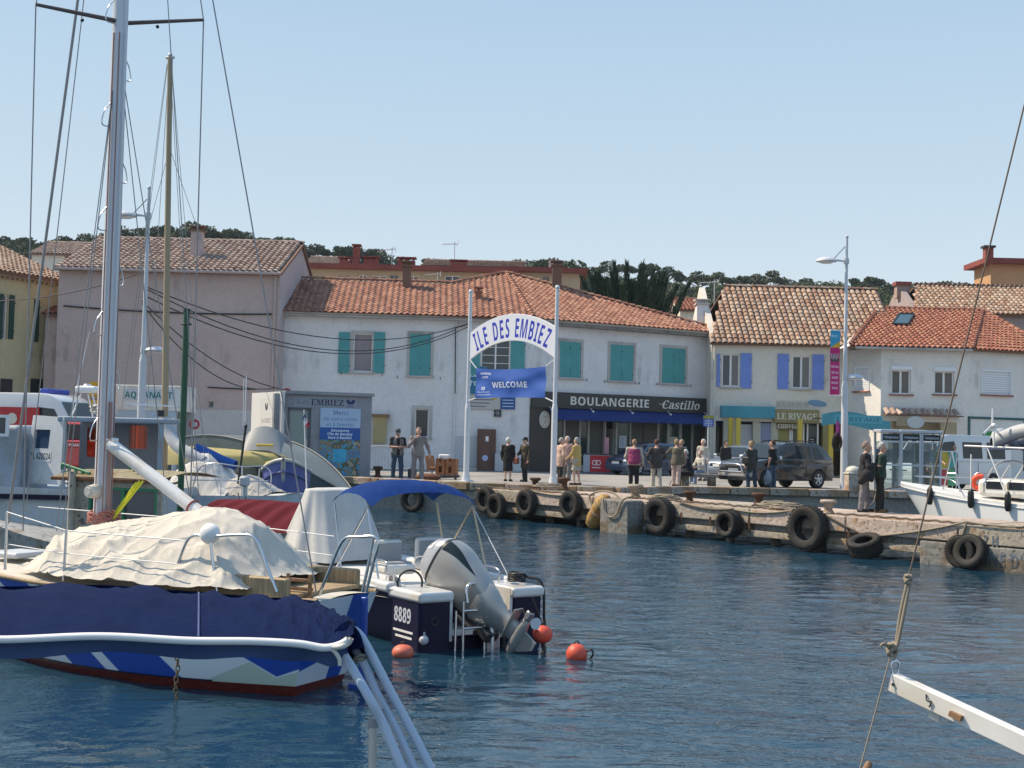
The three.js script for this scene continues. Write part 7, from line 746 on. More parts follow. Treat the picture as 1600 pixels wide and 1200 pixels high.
{ // D: small cruiser with white covers and varnished mast
  const F = new Facade('small_cruiser', 'small sailing cruiser with white covers, blue furled sail and tan mast', 'sailboat', atU(252, -26), atU(424, -25.4)), g = F.g; g.position.y = 0; const R = (u0, v0, u1, v1) => { const r = F.rect(u0, v0, u1, v1); for (const k of ['y', 't', 'b']) r[k] += QUAY; return r; }, pt = (u, v, z = 0) => { const q = F.at(u, v, z); return V(q[0], q[1] + QUAY, z); };
  const dk = R(255, 772, 420, 780), H = hullGeo({ L: 5.6, beam: 2.0, fb0: dk.t, fb1: dk.t + .12, tr: .7, depth: .4 }); mesh('hull', [...H.sides, H.tran].map((q) => q.rotateY(Math.PI).translate(F.L + .05, 0, -1)), mat([.55, .64, .72], .35, { map: T.grime }), g); mesh('deck', H.deck.rotateY(Math.PI).translate(F.L + .05, 0, -1), MT.offwhite, g);
  const tm = mat([.70, .70, .68], .85, { map: T.cloth, bump: T.fine, side: THREE.DoubleSide }); const cover = (u0, v0, u1, v1, pk, z0, z1, sd) => { const r = R(u0, v0, u1, v1); return grid(50, 24, (u, v) => { const q = Math.abs(2 * v - 1), h = Math.sin(Math.PI * clamp(lerp(.12, .9, u))) * .6 + .4 * pk(u); return V(lerp(r.l, r.r, u) + .03 * fbm(u * 6, v * 5, sd), r.b + r.h * h * (1 - Math.pow(q, 2.2)) + .05 * fbm(u * 9, v * 8, sd + 2, 4), lerp(z0, z1, v)); }); };
  mesh('cabin_cover', cover(252, 705, 345, 775, (u) => smooth(.9, .3, u), -.1, -1.9, 2), tm, g); mesh('foredeck_cover', cover(325, 742, 400, 776, (u) => smooth(1, .2, u), -.3, -1.7, 5), mat([.52, .50, .47], .9, { map: T.cloth, side: THREE.DoubleSide }), g);
  mesh('furled_sail', tube([pt(306, 700, -1), pt(325, 708, -1), pt(345, 718, -1), pt(368, 727, -1)], .10, 60, 12).translate(0, 0, 0), mat([.02, .12, .48], .75, { map: T.cloth }), g); const mb = pt(256, 740, -1), mt = pt(266, 90, -1); const ms = mesh('mast', rod(mb, mt, .075, .055, 14), mat([.38, .29, .175], .5), g); mesh('masthead', [rbox(.2, .06, .06, mt.x, mt.y, mt.z, .02), rod(mt, mt.clone().add(V(0, .35, 0)), .006), ball(.05, mt.x, mt.y + .05, mt.z, 8)], MT.galv, ms); mesh('sail_bag', tube([pt(258, 655, -.95), pt(266, 678, -.9), pt(275, 695, -.8), pt(300, 712, -.7), pt(318, 722, -.7)], .13, 40, 12), mat([.55, .58, .62], .85, { map: T.cloth }), g);
  for (const [u0, v0, u1, v1] of [[262, 100, 205, 560], [264, 100, 230, 640], [268, 100, 325, 780], [267, 120, 305, 770], [263, 240, 215, 420], [268, 240, 330, 420], [261, 100, 190, 640]]) stay(g, pt(u0, v0, -1), pt(u1, v1, u1 > 260 ? -.4 : -1.2), .006); stay(g, pt(289, 560, -1), pt(342, 770, -.2), .005);
  const rl = (p) => tube(p.map(([u, v, z]) => pt(u, v, z)), .014, 40, 6); mesh('pulpit', [rl([[298, 772, -.1], [316, 728, -.1], [378, 729, -.1], [420, 733, -.3], [422, 772, -.3]]), rl([[345, 774, 0], [346, 728, -.05]]), rl([[378, 774, 0], [378, 729, -.05]]), rl([[404, 774, -.1], [405, 732, -.1]]), rl([[300, 750, -.1], [420, 752, -.2]])], MT.steel, g); mesh('diagonal_strut', [rod(pt(372, 756, -.3), pt(384, 668, -.3), .025), ball(.04, ...pt(384, 666, -.3).toArray(), 8)], MT.dark, g); mesh('outboard_motor', [rbox(.16, .2, .22, ...pt(382, 752, .1).toArray(), .05, 3), box(.06, .5, .08, ...pt(383, 775, .1).toArray())], MT.greyPale, g); mesh('mooring_line', [tube([pt(372, 770, .1), pt(374, 785, .2), pt(368, 800, .2)], .012), tube([pt(382, 770, .1), pt(386, 790, .2), pt(384, 805, .25)], .012)], MT.cable, g); mesh('antenna', rod(pt(380, 668, -.4), pt(381, 592, -.4), .008), MT.whitePlain, g);
  mesh('oval_hatch', new THREE.TorusGeometry(.14, .03, 8, 20).scale(1.2, .7, 1).translate(...pt(270, 748, .0).toArray()), MT.dark, g);
}
{ // E: grey multihull and violet tender, with the yellow canoe behind
  const gm = mat([.17, .20, .21], .5, { map: T.mottle }), gd = mat([.12, .17, .19], .5, { map: T.mottle }); const bow = onZ(553, 772, -36); const dir = V(.8, 0, .6).normalize(), L = 6.6; const st = bow.clone().addScaledVector(dir, -L); const g = thing('grey_multihull', 'large grey multihull with curved hulls moored beside the ticket kiosk', 'boat', V(st.x, 0, st.z), turnTo(dir.x, dir.z)); const H = hullGeo({ L, beam: 1.9, fb0: 2.45, fb1: .95, tr: .8, rakeB: .3, depth: .4, full: .7, sheerDip: -.42, flare: .9 }); mesh('hull', [...H.sides, H.tran], gd, g); mesh('deck', H.deck, gm, g); mesh('gunwale', H.rail, gm, g); mesh('deck_hatch', rbox(.5, .06, .4, 3.0, 2.42, 0, .02), gd, g);
  const c = thing('hull_canopy', 'grey arched canopy shell standing over the multihull', 'canopy', onZ(413, 700, -33.6)); c.updateMatrixWorld(true); const r = 33.6 / 2000; mesh('shell', grid(20, 10, (u, v) => { const a = lerp(Math.PI * .98, Math.PI * .02, u); return V(Math.cos(a) * 31 * r * (1 - .1 * v), (Math.sin(a) * 26 + 8 - v * 8) * r, v * -1.6); }), mat([.33, .36, .38], .55, { map: T.mottle, side: THREE.DoubleSide }), c).material.color.setRGB(.22, .245, .26); mesh('front_skirt', grid(20, 4, (u, v) => { const a = lerp(Math.PI * .98, Math.PI * .02, u); return V(Math.cos(a) * 31 * r, lerp(Math.sin(a) * 26 + 8, Math.sin(a) * 5 - 8, v) * r, .02 + v * .45); }), mat([.33, .36, .38], .55, { map: T.mottle, side: THREE.DoubleSide }), c); mesh('yellow_strap', rbox(.45, .06, .06, .1, .08, .48, .02), MT.yellow, c);
  const tb = onZ(440, 790, -32), t = thing('tender', 'violet-blue plastic tender with pale rim, bow on, under the grey canopy', 'dinghy', V(tb.x - .35, tb.y - .15, -35.0), turnTo(.12, .99)); const T2 = hullGeo({ L: 3.2, beam: 1.25, fb0: .95, fb1: 1.3, tr: .9, rakeB: .55, depth: .1, full: .55, sheerDip: .1, deckDrop: .3, railR: .05 }); mesh('hull', [...T2.sides, T2.tran], mat([.14, .16, .42], .4), t); mesh('floor', T2.deck, mat([.16, .17, .34], .6), t); mesh('rim', T2.rail, MT.offwhite, t); mesh('keel_strip', tube(Array.from({ length: 10 }, (_, i) => { const p = T2.P(.93 + i * .0075, .5 + i * .055); return V(p.x + .01, p.y, 0); }), .06, 30, 6), MT.offwhite, t); mesh('yellow_bag', new THREE.SphereGeometry(.2, 10, 8).scale(1, .7, 1).translate(1.9, 1.12, .35), mat([.32, .28, .06], .8), t);
  const ya = onZ(360, 712, -36.5), yk = thing('yellow_canoe', 'upturned yellow canoe lying behind the small cruiser', 'canoe', V(ya.x - 2.6, ya.y - .45, -37), -.06); const Y = hullGeo({ L: 4.6, beam: .9, fb0: .35, fb1: .32, tr: .15, rakeB: .4, rakeS: .4, depth: .25 }); mesh('hull', Y.sides.concat(Y.tran).map((q) => q.rotateX(Math.PI).translate(0, .45, 0)), mat([.46, .39, .15], .6, { map: T.grime }), yk); mesh('handle', tube([V(3.1, .62, .1), V(3.2, .76, .1), V(3.9, .78, .1), V(4.0, .62, .1)], .03), MT.yellow, yk);
  // pontoon the canoe and canopy rest on
  const pn = thing('pontoon', 'grey floating pontoon between the quay and the small boats', 'pontoon', V(-9.6, 0, -36.2)); for (let i = 0; i < 10; i++) mesh('plank', rbox(.48, .06, 2.4, i * .5 - 3, ya.y - .52, 0, .01), MT.concreteGrey, pn); for (const z of [-.7, .7]) mesh('float', rbox(5, ya.y - .5, .7, -.75, (ya.y - .6) / 2 - .1, z, .1), MT.grey, pn);
}
{ // F: boat under a wine-red cover
  const a = atU(312, -20.8), F = new Facade('covered_dinghy', 'open dinghy lying behind the striped boat', 'dinghy', a, atU(470, -20.2)), g = F.g; g.position.y = 0; const top = F.at(390, 786)[1] + QUAY, bot = F.at(390, 824)[1] + QUAY; const H = hullGeo({ L: F.L + .8, beam: 1.5, fb0: bot + .05, fb1: bot + .1, tr: .7, depth: .3 }); mesh('hull', [...H.sides, H.tran, H.deck].map((q) => q.rotateY(Math.PI).translate(F.L + .2, 0, -.75)), MT.white, g); const cv = solo('boat_cover', grid(60, 30, (u, v) => { const q = Math.abs(2 * v - 1), x = lerp(0, F.L, u); return V(x + .10 * (v < .5 ? (q) : 0) * (u > .5 ? 1 : -1), lerp(top + .02 * Math.sin(u * 4), bot - .05, Math.pow(q, 1.5)) + .03 * Math.sin(u * 34 - v * 14) * q * (1 - q) * 2.5, lerp(.12, -1.5, v)); }), mat([.13, .010, .022], .85, { phys: 1, specularIntensity: .3, map: T.cloth, side: THREE.DoubleSide }), 'wine-red tarpaulin cover stretched over a dinghy', 'cover'); cv.position.copy(g.position); cv.rotation.y = g.rotation.y;
}
{ // G: navy motor boat with tilted outboard
  const g = thing('motorboat', 'navy blue motor boat with white decks and registration 8889', 'motorboat', V(-.32, 0, -16.5), turnTo(-.56, -.83)); g.updateMatrixWorld(true); const inv = g.matrixWorld.clone().invert(), W = (p) => p.clone().applyMatrix4(inv); const fb = .70, L = 5.6, nz = V(.83, 0, -.56);
  const H = hullGeo({ L: L - .5, beam: 2.15, fb0: fb, fb1: 1.0, tr: .86, rakeB: .7, rakeS: 0, depth: .3, flare: .82, full: .75, deckDrop: .1 }); mesh('hull', [...H.sides, H.tran].map((q) => q.translate(.5, 0, 0)), MT.navy, g); mesh('deck', H.deck.translate(.5, 0, 0), MT.white, g); mesh('gunwale', H.rail.map((q) => q.scale(1, 1, 1).translate(.5, .02, 0)), gel, g);
  for (const s of [-1, 1]) { const p = mesh('quarter_pod', [rbox(.75, fb + .25, .46, .34, (fb - .25) / 2 - .02, s * .70, .06, 3)], MT.navy, g); mesh('pod_cap', rbox(.85, .14, .52, .36, fb - .02, s * .70, .05, 3), gel, p); mesh('vent', new THREE.TorusGeometry(.045, .012, 8, 16).rotateY(Math.PI / 2).translate(-.04, .38, s * .72), MT.dark, p); mesh('pod_wall', box(.8, .62, .04, .40, .42, s * .455), gel, g); }
  mesh('bathing_platform', [rbox(.7, .08, .9, .3, .22, 0, .02), box(.05, .6, .92, .72, .45, 0)], gel, g); mesh('lower_transom', box(.6, .45, .92, .42, -.04, 0), MT.navy, g);
  const rp = (u, v, z) => W(onPlane(u, v, g.position.clone().addScaledVector(nz, z), nz)); const nb8 = new TextGeometry('8889', { font: FONT, size: .185, depth: .004, curveSegments: 4 }); nb8.computeBoundingBox(); nb8.translate(-nb8.boundingBox.max.x / 2, 0, 0).scale(.78, 1, 1).rotateY(Math.PI).translate(.40, .33, -.932); mesh('registration', nb8, mat([.55, .58, .66], .5), g); mesh('stripe', box(.5, .028, .006, .38, .22, -.932), MT.whitePlain, g); mesh('stripe', box(.42, .028, .006, .36, .15, -.932), MT.whitePlain, g);
  // cockpit: seats, console cover, rails
  for (const [x, z] of [[1.55, -.45], [1.75, .35]]) { const s = mesh('seat', [rbox(.45, .14, .48, x, .88, z, .05, 3), rbox(.1, .38, .46, x + .2, 1.06, z, .05, 3)], MT.white, g); mesh('cushion', [rbox(.03, .30, .4, x + .14, 1.06, z, .015), rbox(.36, .05, .4, x, .95, z, .02)], MT.grey, s); mesh('pedestal', cyl(.06, .06, .3, x, .55, z, 12), MT.steel, s); mesh('seat_rail', tube([V(x - .3, .9, z - .26), V(x - .3, .98, z - .26), V(x + .1, .98, z - .26), V(x + .14, .9, z - .26)], .014, 24), MT.steel, s); } mesh('coaming', [rbox(3, .14, .16, 2.2, fb + .03, -.92, .05, 3), rbox(3, .14, .16, 2.2, fb + .03, .92, .05, 3)], gel, g); mesh('steering_wheel', new THREE.TorusGeometry(.16, .015, 8, 22).rotateY(1.2).translate(.55, fb + .1, -.75), MT.dark, g); mesh('grab_rail', [tube([V(.55, fb + .05, .62), V(.55, fb + .2, .62), V(.95, fb + .2, .62), V(1.0, fb + .05, .62)], .014, 24), tube([V(.6, fb + .05, -.86), V(.65, fb + .16, -.86), V(.95, fb + .16, -.86), V(1.0, fb + .05, -.86)], .014, 24)], MT.steel, g);
  mesh('black_hose', tube(Array.from({ length: 40 }, (_, i) => V(.3 + .13 * Math.cos(i * .8), fb + .1 + .05 * Math.sin(i * .5) + .04, .74 + .1 * Math.sin(i * .8))), .018, 140, 6), MT.black, g); mesh('black_line', tube([V(.2, fb + .16, .8), V(.0, fb + .1, .92), V(-.06, .3, .95), V(-.08, .1, .98)], .02, 30, 6), MT.black, g);
  // ladder and trim tabs
  const lz = -.18; mesh('ladder', [rod(V(-.1, .62, lz - .16), V(-.12, -.35, lz - .16), .018), rod(V(-.1, .62, lz + .16), V(-.12, -.35, lz + .16), .018), rod(V(-.06, .5, lz - .24), V(-.08, -.35, lz - .26), .018), tube([V(-.1, .6, lz - .1), V(-.06, .78, lz - .09), V(-.06, .84, lz), V(-.06, .78, lz + .09), V(-.1, .6, lz + .1)], .02, 24)], MT.steel, g); for (const y of [.5, .28, -.05]) mesh('ladder_rung', rod(V(-.11, y, lz - .16), V(-.11, y, lz + .16), .017), MT.steel, g);
  for (const z of [.14, .38]) mesh('mounting_bracket', [tube([V(.1, .62, z - .1), V(-.12, .5, z - .1), V(-.2, .15, z - .1), V(-.2, -.08, z - .1)], .028, 24), rbox(.06, .5, .2, -.06, .12, z, .02)], z < .2 ? MT.alu : MT.dark, g);
  // outboard: built upright round its tilt axle, then tilted
  const e = thing('outboard_motor', 'large silver outboard motor tilted up on the navy motor boat', 'outboard motor', V(.16, .48, -.06).applyMatrix4(g.matrixWorld), 0); e.rotation.set(0, turnTo(-.80, -.60), -1.02, 'YXZ'); e.scale.setScalar(.95); 
  const silver = mat([.37, .365, .35], .36, { metal: .45, clearcoat: .5, clearcoatRoughness: .2 }), silver2 = mat([.50, .51, .53], .3, { metal: .35, clearcoat: .6, clearcoatRoughness: .15 });
  const st = [[-.34, -.14, .22, .15], [-.22, -.15, .27, .18], [-.05, -.16, .32, .215], [.15, -.17, .36, .235], [.35, -.18, .40, .25], [.55, -.18, .39, .245], [.72, -.17, .34, .225], [.84, -.14, .25, .18], [.90, -.12, .13, .10], [.915, -.12, .01, .01]];
  const sec = (v) => { const k = v * (st.length - 1), i = Math.min(st.length - 2, k | 0), t = k - i, c = (q) => { const p0 = st[Math.max(0, i - 1)][q], p1 = st[i][q], p2 = st[i + 1][q], p3 = st[Math.min(st.length - 1, i + 2)][q]; return .5 * (2 * p1 + (p2 - p0) * t + (2 * p0 - 5 * p1 + 4 * p2 - p3) * t * t + (3 * p1 - p0 - 3 * p2 + p3) * t * t * t); }; return [c(0), c(1), Math.max(.004, c(2)), Math.max(.004, c(3))]; }; const loft = (v0, v1, gr = 0) => grid(44, 26, (u, v) => { const s = sec(lerp(v0, v1, v)), a = u * 6.2832, ca = Math.cos(a), sa = Math.sin(a), pw = (q) => Math.sign(q) * Math.pow(Math.abs(q), .72); return V(s[1] + pw(ca) * (s[2] + gr) - .06, s[0] + .12, pw(sa) * (s[3] + gr)); });
  mesh('lower_cowl', loft(0, .60), silver, e); mesh('upper_cowl', loft(.612, 1), silver2, e); mesh('cowl_seam', loft(.594, .618, .003), MT.black, e);
  const patch = (a0, a1, v0, v1, off, shapeF) => grid(20, 14, (u, v) => { const vv = lerp(v0, v1, v), s = sec(vv), aa = lerp(a0, a1, shapeF ? .5 + (u - .5) * shapeF(v) : u), ca = Math.cos(aa), sa = Math.sin(aa), pw = (q) => Math.sign(q) * Math.pow(Math.abs(q), .72); return V(s[1] + pw(ca) * (s[2] + off) - .06, s[0] + .12, pw(sa) * (s[3] + off)); }); mesh('cowl_vent', patch(3.45, 4.15, .24, .585, .006, (v) => .06 + .94 * Math.pow(v, .9)), mat([.012, .02, .02], .1), e);
  const tp = mesh('power_lettering', patch(3.35, 4.35, .70, .86, .006), printed(256, 160, (x, w, h) => { x.fillStyle = '#cdd0d4'; x.fillRect(0, 0, w, h); x.save(); x.translate(w / 2, h / 2); x.rotate(Math.PI); words(x, '150', 0, 0, 96, '#30333a', 'sans-serif', 'bold', 200); x.restore(); }, .3), e);
  mesh('midsection', grid(28, 14, (u, v) => { const y = lerp(-.10, -.92, v), a = u * 6.2832, hx = lerp(.31, .14, smooth(0, .8, v)), hz = lerp(.20, .06, smooth(0, .75, v)); return V(-.18 - .02 * v + Math.cos(a) * hx, y, Math.sin(a) * hz); }), silver, e); mesh('swivel_bracket', [rbox(.16, .55, .24, .10, -.25, 0, .04, 2), rbox(.1, .4, .34, .16, -.12, 0, .03)], MT.dark, e); mesh('cavitation_plate', rbox(.46, .022, .19, -.26, -.80, 0, .01), silver, e); mesh('gearcase', lathe([[0, -.34], [.05, -.30], [.075, -.18], [.08, 0], [.07, .15], [.045, .24], [0, .28]], 22).rotateZ(-Math.PI / 2).translate(-.14, -.98, 0), silver, e); mesh('skeg', extr([[-.30, -1.02], [.02, -1.02], [-.02, -1.10], [-.16, -1.26], [-.28, -1.26]], .02, .006).translate(0, 0, -.01), silver, e);
  const prm = mat([.42, .42, .43], .35, { metal: .8 }), pr = mesh('propeller', [lathe([[0, -.08], [.035, -.07], [.05, 0], [.06, .1], [.04, .12]], 18).rotateZ(Math.PI / 2).translate(-.46, -.98, 0)], prm, e); for (let i = 0; i < 3; i++) mesh('blade', grid(10, 10, (u, v) => { const r = lerp(.05, .19, v), w = (.03 + .11 * Math.sin(v * 2.6)) * (u - .5), a = i * 2.094 + .5 + w / r * .75; return V(-.46 + w * .9, -.98 + r * Math.cos(a), r * Math.sin(a)); }), prm, pr);
  mesh('badge', new THREE.CylinderGeometry(.04, .04, .02, 16).rotateX(Math.PI / 2).scale(.6, 1, 1).translate(-.14, -.33, -.115), MT.chrome, e);
  for (const q of e.children) { if (q.name === 'midsection') q.scale.y = .84; else if (['cavitation_plate', 'gearcase', 'skeg', 'propeller'].includes(q.name)) q.position.y = .15; }
  // bimini
  const bz = .84, x0 = 1.5, x1 = 2.7, by = 1.90; const bim = thing('bimini_canopy', 'bright blue canopy on steel legs over the navy motor boat', 'canopy', g.position.clone(), g.rotation.y); const can = (dy) => grid(60, 20, (u, v) => { const z = lerp(-bz, bz, u), x = lerp(x0, x1, v), q = z / bz, e2 = Math.abs(2 * v - 1); return V(x + .03 * fbm(u * 8, v * 3, 2), by + .02 + .14 * (1 - Math.pow(Math.abs(q), 2.2)) - .15 * Math.pow(e2, 2.5) - .05 * smooth(.82, 1, Math.abs(q)) + .03 * fbm(u * 12, v * 6, 4, 4) + dy, z + .02 * fbm(u * 5, v * 8, 7)); }); mesh('canvas', can(0), mat([.003, .038, .20], .9, { map: T.cloth, specularIntensity: .3, phys: 1, side: THREE.DoubleSide }), bim); for (const z of [-bz, bz]) for (const [xa, xb] of [[x0 + .1, 2.5], [x1 - .1, 2.3], [x0 + .1, 1.2]]) mesh('leg', rod(V(xa, by - .2, z), V(xb, .78, z * 1.02), .014), z < 0 ? MT.steel : mat([.55, .45, .30], .3, { metal: .8 }), bim); mesh('strap', [rod(V(x0 + .1, by - .2, bz), V(.5, .74, bz * .95), .008)], MT.greyPale, bim);
  // white console cover
  const cc = solo('console_cover', grid(70, 34, (u, v) => { const a = u * 6.2832, h = 1 - v; const cap = smooth(0, .05, v), top = Math.min(1, Math.pow(h * 1.04, .8)), sx = lerp(.95, .22, Math.pow(h, .75)) * cap, sz = lerp(.85, .52, Math.pow(h, .9)) * cap; const fold = (.10 * Math.sin(a * 7 + 1) + .06 * Math.sin(a * 13)) * v * (1 - .2 * v); const pw = (q) => Math.sign(q) * Math.pow(Math.abs(q), .7); return V(4.35 + pw(Math.cos(a)) * (sx * .85 + fold * .5), .78 + 1.06 * top + .03 * Math.sin(a * 3) * v, pw(Math.sin(a)) * (sz * .85 + fold * .5)); }), mat([.60, .61, .61], .85, { map: T.cloth, side: THREE.DoubleSide }), 'white fabric cover hanging like a tent over the motor boat console', 'cover'); cc.position.copy(g.position); cc.rotation.y = g.rotation.y;
  const fs = onZ(480, 792, -21), ft2 = onZ(475, 640, -21), fg = thing('ensign', 'small French tricolour on a thin staff', 'flag', V(fs.x, fs.y, -21)); const hh = ft2.y - fs.y; mesh('staff', rod(V(0, 0, 0), V(ft2.x - fs.x, hh, 0), .014, .008), MT.whitePlain, fg); [[.02, .03, .20], [.72, .72, .72], [.55, .03, .06]].forEach((c, i) => mesh('stripe', grid(6, 6, (u, v) => V(ft2.x - fs.x - .01 + .05 * (i + u) * .6 + .02 * Math.sin(v * 4), hh - .04 - v * .1 - (i + u) * .055, .02 * Math.sin(u * 5 + i + v * 2))), mat(c, .8, { side: THREE.DoubleSide }), fg));
}
// buoys and fenders afloat
function buoy(u, v, r, y, label, m = MT.orange, sc = [1, .9, 1]) { const p = onY(u, v, y); const b = thing('buoy', label, 'buoy', p, 0, 'orange mooring buoys'); mesh('float', new THREE.SphereGeometry(r, 22, 16).scale(...sc), m, b); mesh('eye', new THREE.TorusGeometry(r * .22, r * .07, 8, 14).translate(0, r * sc[1] * 1.0, 0), MT.dark, b); return b; }
const or1 = mat([.72, .10, .055], .5, { map: T.grime });
{ const p = onZ(630, 1011, -15.7); const b = buoy(630, 1012, .13, .04, 'faded orange cylindrical buoy against the navy hull', mat([.66, .16, .10], .55, { map: T.grime }), [1.05, .78, 1.05]); b.position.set(p.x, .05, p.z); const q = onZ(848, 991, -16.2); const b2 = buoy(848, 991, .125, .2, 'orange buoy hung on a black line beside the propeller', or1, [1, .92, 1]); b2.position.set(q.x, q.y, q.z); mesh('line', rod(V(0, .1, 0), V(-.14, .45, 0), .012), MT.black, b2); mesh('tail', tube([V(0, -.1, 0), V(.02, -.2, 0), V(.0, -.26, .02)], .03, 12), MT.dark, b2); const b3 = buoy(901, 1022, .13, .06, 'orange buoy floating free with a black rope loop', or1, [1, 1, 1]); mesh('rope_loop', tube([V(.1, .02, 0), V(.18, .06, .02), V(.2, .0, .02), V(.17, -.05, 0)], .012, 20), MT.black, b3); const w = onZ(662, 1000, -16.0); const f = solo('ball_fender', [ball(.062, 0, 0, 0, 16), cyl(.02, .02, .05, 0, .05, 0, 8)], MT.greyPale, 'small pale ball fender at the stern corner of the navy boat', 'fender'); f.position.copy(w); }
{ // H: awning of the boat moored next to the viewer
  const g = thing('boat_awning', 'large dark blue boat awning with white hem on grey tubes', 'awning'); const cl = mat([.003, .012, .064], .9, { map: T.cloth, bump: T.fine, bs: .002, side: THREE.DoubleSide, phys: 1, specularIntensity: .15 }), pvc = mat([.42, .49, .60], .35);
  const far = [[-260, 912], [-80, 914], [0, 917], [160, 915], [300, 926], [400, 933], [470, 937], [505, 948], [535, 966], [556, 984]], near = [[-260, 990], [-80, 990], [0, 995], [160, 990], [300, 997], [400, 998], [470, 1002], [510, 1008], [535, 1002], [552, 990]]; const cF = new THREE.CatmullRomCurve3(far.map(([u, v]) => onZ(u, v, -5.5))), cN = new THREE.CatmullRomCurve3(near.map(([u, v]) => onZ(u, v, -4.15)));
  cF.points[9].copy(onZ(556, 984, -4.5)); cF.points[8].copy(onZ(535, 966, -4.8)); cF.points[7].copy(onZ(505, 948, -5.1)); cF.updateArcLengths();
  const surf = (u, v) => { const a = cF.getPoint(u), b = cN.getPoint(u), p = b.clone().lerp(a, v); p.y += .035 * Math.sin(v * Math.PI) + .012 * fbm(u * 26, v * 3, 2, 4) * 1.0 + .016 * Math.sin(u * 70 + 3 * fbm(u * 12, 0, 4)) * Math.pow(v, 5) + .006 * Math.sin((u * 9 + v * 3) * 6.28) * v * (1 - v) * 4 + .011 * Math.pow(1 - Math.abs(Math.sin(u * 38 + v * 2.2 + 2.5 * fbm(u * 9, v * 2, 5))), 5) * v; return p; };
  mesh('canvas', grid(220, 30, surf), cl, g); mesh('hem_fold', grid(200, 4, (u, v) => { const p = cF.getPoint(u); p.y -= .05 * v - .01 * Math.sin(u * 90 + Math.sin(u * 37)) * v; p.z -= .02 + .02 * Math.sin(u * 64) * v; return p; }), cl, g); mesh('seam', tube(Array.from({ length: 12 }, (_, i) => surf(.455, i / 11).add(V(0, .004, 0))), .004, 24, 5), mat([.05, .07, .2], .8), g);
  mesh('valance', grid(160, 5, (u, v) => { const p = cN.getPoint(u * .93); p.y -= .015 + .052 * v + .006 * Math.sin(u * 30); p.z -= .02 - .015 * Math.sin(u * 23 + v) * v; return p; }), mat([.035, .075, .20], .75, { map: T.cloth, side: THREE.DoubleSide }), g); mesh('hem_tube', tube(Array.from({ length: 40 }, (_, i) => cN.getPoint(i / 39 * .955).add(V(0, -.006, .016))), .0125, 160, 10), MT.whitePlain, g); const kn = onZ(545, 1004, -4.14); mesh('hem_knot', [tube([onZ(500, 1009, -4.14), onZ(520, 1016, -4.13), onZ(530, 1030, -4.13), onZ(531, 1040, -4.13)], .007, 20), tube([onZ(519, 1012, -4.13), onZ(535, 1010, -4.12), kn, onZ(549, 997, -4.14)], .009, 20)], MT.offwhite, g);
  mesh('tube', tube([onZ(548, 982, -4.36), onZ(562, 992, -4.3), onZ(580, 1022, -4.25), onZ(610, 1080, -4.2), onZ(645, 1145, -4.15), onZ(678, 1210, -4.1), onZ(740, 1330, -4.05)], .0145, 60, 12), pvc, g); mesh('tube', tube([onZ(552, 1010, -4.3), onZ(570, 1040, -4.25), onZ(590, 1085, -4.2), onZ(620, 1140, -4.15), onZ(652, 1210, -4.1), onZ(710, 1330, -4.05)], .0135, 60, 12), pvc, g); mesh('tube', tube([onZ(535, 1020, -4.2), onZ(556, 1054, -4.15), onZ(580, 1096, -4.1), onZ(598, 1130, -4.1), onZ(630, 1205, -4.05), onZ(690, 1330, -4.0)], .0155, 60, 12), pvc, g); mesh('corner_sleeve', tube([onZ(535, 980, -4.3), onZ(550, 1000, -4.28), onZ(556, 1022, -4.25)], .034, 20, 12), cl, g); mesh('upright', rod(onZ(583, 1125, -4.2), onZ(580, 1330, -4.2), .0135, .0135, 14), MT.offwhite, g); mesh('joint', rod(onZ(583, 1122, -4.2), onZ(583, 1136, -4.2), .017, .017, 14), MT.grey, g); mesh('joint', rod(onZ(582, 1092, -4.14), onZ(591, 1112, -4.13), .021, .021, 14), MT.grey, g); mesh('lashing', new THREE.TorusGeometry(.018, .005, 6, 18).rotateX(1.2).translate(...onZ(562, 1032, -4.26).toArray()), MT.rope, g); mesh('lashing', new THREE.TorusGeometry(.019, .005, 6, 18).rotateX(1.0).rotateZ(.3).translate(...onZ(563, 1028, -4.26).toArray()), MT.rope, g);
}
